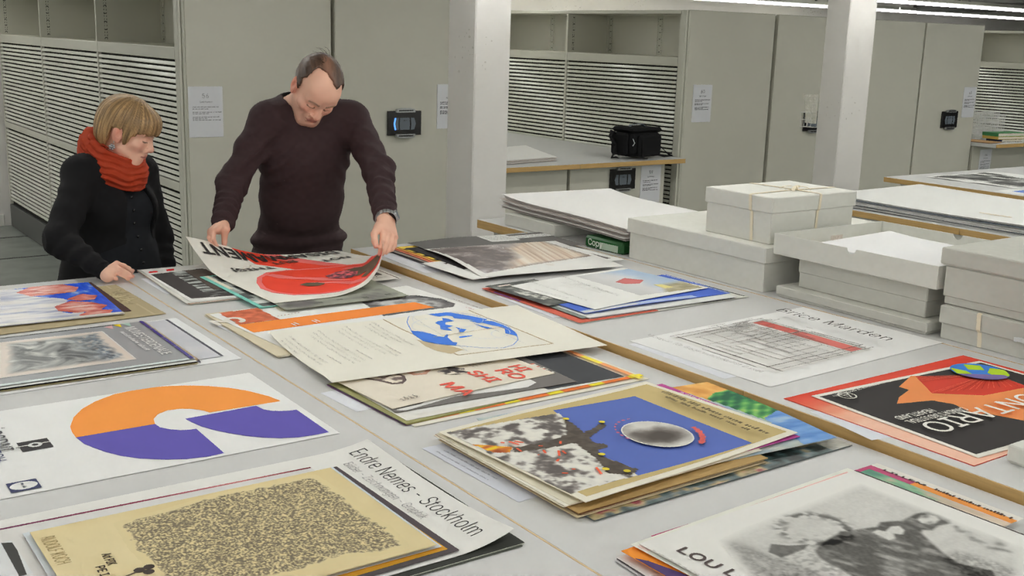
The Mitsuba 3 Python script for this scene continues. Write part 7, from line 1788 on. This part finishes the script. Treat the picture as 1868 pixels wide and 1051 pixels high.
for sh, el, wr in ((wsR, weR, wwR), (wsL, weL, wwL)):
    FW.cap(sh, el, 0.040, 0.033, 0.03); FW.cap(el, wr, 0.034, 0.0215, 0.02)
FW.cap(wn, HW.w(0, -0.018, -0.05), 0.050, 0.045, 0.03)
for q in (-1, 1):
    x = bc + bl_ * q * 0.075
    FW.cap(x + [0, 0, 0.80], x + [0, 0, 0.43], 0.080, 0.048, 0.03); FW.cap(x + [0, 0, 0.43], x - bf * 0.01 + [0, 0, 0.09], 0.047, 0.032, 0.02); FW.cap(x - bf * 0.01 + [0, 0, 0.06], x + bf * 0.11 + [0, 0, 0.032], 0.032, 0.026, 0.02)
HW.build(FW, 0.9, 0.97, False)
hand(FW, 'wr_', wwR, 0.90)
# the hidden hand hangs relaxed, five fingers slightly curled
hd = unit(wwL - weL + np.array([0, 0, -0.1]))
hs = unit(np.cross(hd, bl_))
for n, o, ln in (('index', 0.022, 0.072), ('middle', 0.007, 0.080), ('ring', -0.008, 0.074), ('pinky', -0.022, 0.058)):
    k0 = wwL + hd * 0.075 + hs * o
    J[f'wl_{n}0'] = tuple(k0); J[f'wl_{n}1'] = tuple(k0 + hd * ln * 0.45 - bl_ * 0.006); J[f'wl_{n}2'] = tuple(k0 + hd * ln * 0.75 - bl_ * 0.018); J[f'wl_{n}3'] = tuple(k0 + hd * ln * 0.95 - bl_ * 0.032)
J['wl_palm'] = tuple(wwL + hd * 0.045)
for i, (a, o) in enumerate(((0.03, 0.028), (0.06, 0.040), (0.085, 0.042), (0.105, 0.040))):
    J[f'wl_thumb{i}'] = tuple(wwL + hd * a + hs * o - bl_ * 0.012)
hand(FW, 'wl_', wwL, 0.90)
m = FW.mesh()
P_ = np.array(m.vertices)
col = tint(P_, (240, 194, 170), 5, 22, 23)
HW.paint(P_, col, False)
hand_paint(P_, col, 'wr_')
put_vc('body', m, 'skin', woman, col)
nails('wr_', unit([0.2, -0.5, 0.8]), woman, ('index', 'middle', 'ring'))
# bob hair
F, P, q = hair_mesh(HW, None, 0.012, 2, 0.0032)
l, f, u = q.T
F.ell(HW.w(0, -0.045, -0.02), np.array((0.070, 0.062, 0.075)), HW.R, 0.03)
for s_ in (-1, 1):
    F.ell(HW.w(s_ * 0.066, 0.030, 0.018), np.array((0.017, 0.036, 0.05)), HW.R, 0.02)
F.ell(HW.w(0, 0.066, 0.055), np.array((0.058, 0.030, 0.036)), HW.R, 0.03)
F.ell(HW.w(0, 0.082, 0.030), np.array((0.046, 0.013, 0.022)), HW.R, 0.02)
rr_ = meshkit.fbm(q * 30, 3, 15) - 0.5
# bottom edge: fringe over the forehead, down in front of the ear, short at the nape; ear left free
side_ = np.interp(f, [-0.12, -0.046, -0.036, 0.006, 0.016, 0.026, 0.040, 0.056, 0.070, 0.12], [-0.082, -0.080, 0.014, 0.016, -0.046, -0.030, 0.004, 0.022, 0.030, 0.034]) + 0.004 * np.abs(l) * 10 - 0.004
side_s = side_ + 0.016 * rr_ + 0.010 * (meshkit.noise(np.stack([l * 160, f * 160, 0 * u], -1), 25) - 0.5)
cut = side_s - u
F.F = np.maximum(F.F, (cut * 0.8).reshape(F.F.shape).astype(np.float32))
back = -(u + 0.085)
F.F = np.maximum(F.F, back.reshape(F.F.shape).astype(np.float32))
st = meshkit.noise(np.stack([np.arctan2(l, f) * 34, u * 14, f * 10], -1), 18) - 0.5
F.F += (st * 0.0038).reshape(F.F.shape).astype(np.float32)
m = F.mesh()
V = np.array(m.vertices); q = HW.local(V)
st = meshkit.fbm(np.stack([np.arctan2(q[:, 0], q[:, 1] - 0.005) * 26, q[:, 2] * 12, 0 * q[:, 0]], -1), 3, 19)
col = np.array([142, 114, 78.]) + (st - 0.5)[:, None] * np.array([150, 128, 96])
put_vc('hair', m, 'hair', woman, col, 'short blond bob with a fringe')
e_ = HW.w(-0.0815, -0.012, -0.058)
pet = [tm(trimesh.creation.icosphere(1, 0.0042)).apply_translation(e_ + 0.0075 * (math.cos(t) * HW.f + math.sin(t) * HW.u)) for t in np.arange(6) * 1.047]
put('earring', cat(pet + [tm(trimesh.creation.icosphere(1, 0.0045)).apply_translation(e_ - 0.003 * HW.l), rod([e_ + HW.u * 0.01, e_ + HW.u * 0.022], 0.0012, 5)]), 'silver', woman, label='round silver flower earring')
# scarf: loose loops round the neck
def scarf(th, off, r):
    return wn + np.array([0, 0, 0.0]) + bl_ * (r * math.cos(th)) + bf * (r * 0.98 * math.sin(th) + 0.012) + np.array([0, 0, off + 0.026 - 0.052 * math.sin(th)])
FSc = Field(spaced(0.98, 1.31, 0.0042, []), spaced(3.80, 4.10, 0.0042, []), spaced(1.16, 1.40, 0.0042, []))
for off, r, t in ((0.034, 0.070, 0.021), (0.010, 0.080, 0.024), (-0.014, 0.087, 0.025), (-0.034, 0.086, 0.020)):
    pts = [scarf(th, off + 0.007 * math.sin(th * 2 + off * 90), r + 0.004 * math.sin(3 * th + off * 50)) for th in np.linspace(0, 2 * np.pi, 25)]
    for a, b in zip(pts, pts[1:]):
        FSc.cap(a, b, t, t, 0.012)
def scarf_fold(P):
    q = P - wn
    th = np.arctan2(q @ bf, q @ bl_)
    hgt = q[:, 2] + 0.052 * np.sin(th)
    return -0.0042 * np.sin(hgt * 300 + 5 * meshkit.noise(P * 22, 4) + 2.2 * np.sin(th * 1.5)) - 0.003 * (meshkit.fbm(P * 45, 2, 6) - 0.5)
FSc.disp(scarf_fold)
m = FSc.mesh()
V = np.array(m.vertices)
put_vc('scarf', m, 'cloth', woman, tint(V, (160, 60, 38), 14, 40, 31), 'crinkled orange red scarf')
# black dress
FD = Field(spaced(0.86, 1.36, 0.007, []), spaced(3.72, 4.20, 0.007, []), spaced(0.42, 1.34, 0.007, []))
wtrunk(FD, 0.004)
FD.ell(bc + bf * 0.02 + [0, 0, 0.92], (0.165, 0.128, 0.16), RW, 0.05)
FD.cap(bc + [0, 0, 0.80], bc + [0, 0, 0.46], 0.165, 0.175, 0.05)
FD.plane((0, 0, 0.47), (0, 0, -1))
FD.disp(lambda P: -0.0035 * np.sin(((P - bc) @ bl_) * 60 + 5 * meshkit.noise(P * 6, 2)) * np.clip((1.0 - P[:, 2]) / 0.1, 0, 1) - 0.004 * (meshkit.fbm(P * 12, 3, 3) - 0.5))
m = FD.mesh()
put_vc('dress', m, 'cloth', woman, tint(np.array(m.vertices), (30, 32, 36), 3, 50, 33), 'black buttoned dress')
for z, o in ((1.17, 0.0), (1.125, 0.0), (1.08, 0.0), (1.035, 0.0), (0.99, 0.0), (0.945, 0.0)):
    # buttons sit on the front of the dress
    sdv = [(t, 0) for t in np.linspace(0.05, 0.2, 61)]
    best = None
    V = np.array(m.vertices)
    c = (V - bc) @ RW.T
    near = (np.abs(c[:, 0]) < 0.012) & (np.abs(c[:, 2] - z) < 0.012) & (c[:, 1] > 0)
    fr = c[near][:, 1].max() if near.any() else 0.13
    q = trimesh.creation.icosphere(1, 0.0055); q.apply_scale([1, 1, 0.6])
    A = np.eye(4); A[:3, 0] = bl_; A[:3, 1] = [0, 0, 1]; A[:3, 2] = bf; A[:3, 3] = bc + bf * (fr + 0.001) + [0, 0, z]
    q.apply_transform(A); put('button', q, 'black_plastic', woman, smooth=True)
# cardigan: open at the front
FC = Field(spaced(0.83, 1.42, 0.0065, []), spaced(3.54, 4.25, 0.0065, []), spaced(0.62, 1.34, 0.0065, []))
wtrunk(FC, 0.017)
FC.ell(bc - bf * 0.01 + [0, 0, 0.84], (0.190, 0.140, 0.24), RW, 0.06)
for sh, el, wr in ((wsR, weR, wwR), (wsL, weL, wwL)):
    FC.cap(sh, el, 0.056, 0.050, 0.04); FC.cap(el, wr + unit(el - wr) * 0.02, 0.050, 0.027, 0.03)
FC.plane((0, 0, 0.66), (0, 0, -1))
# opening: wedge cut away between the two fronts
X, Y, Z = np.meshgrid(*FC.ax, indexing='ij')
q = np.stack([X, Y, Z], -1) - bc
cl, cf = q @ bl_, q @ bf
half = 0.060 + 0.035 * np.clip((1.10 - Z) / 0.3, 0, 1) + 0.01 * np.sin(Z * 30)
wedge = np.maximum(np.abs(cl - 0.022) - half, 0.045 - cf)
d1 = np.linalg.norm(q, axis=-1)
armR = np.minimum.reduce([np.linalg.norm(np.stack([X, Y, Z], -1) - (weR + (wwR - weR) * t), axis=-1) for t in np.linspace(0, 1, 9)]) - 0.06
wedge = np.maximum(wedge, -armR)
FC.F = np.maximum(FC.F, -wedge.astype(np.float32))
def cfold(P):
    d = np.zeros(len(P))
    for sh, el, wr in ((wsR, weR, wwR), (wsL, weL, wwL)):
        for a, b, n, amp in ((sh, el, 5, 0.003), (el, wr, 8, 0.0035)):
            ab = b - a; t = np.clip((P - a) @ ab / (ab @ ab), 0, 1)
            dist = np.linalg.norm(P - a - t[:, None] * ab, axis=1)
            d -= np.exp(-(dist / 0.075) ** 4) * amp * np.sin(t * n * 3.14 + meshkit.noise(P * 12, 3) * 6)
    return d - 0.005 * (meshkit.fbm(P * 11, 3, 9) - 0.5)
FC.disp(cfold)
m = FC.mesh()
put_vc('cardigan', m, 'cloth', woman, tint(np.array(m.vertices), (24, 24, 26), 2.5, 50, 35), 'open black cardigan')
d = unit(wwR - weR)
put('cuff', rod([wwR - d * t for t in (0.075, 0.055, 0.035, 0.018, 0.008, 0.004)], [0.030, 0.0295, 0.028, 0.027, 0.024, 0.018], 24), 'cloth', woman, smooth=50, color=(22, 22, 24))
shoes(woman, [tuple((bc + bl_ * 0.078 + bf * 0.05)[:2]) + (math.atan2(bf[0], -bf[1]),), tuple((bc - bl_ * 0.078 + bf * 0.05)[:2]) + (math.atan2(bf[0], -bf[1]),)])
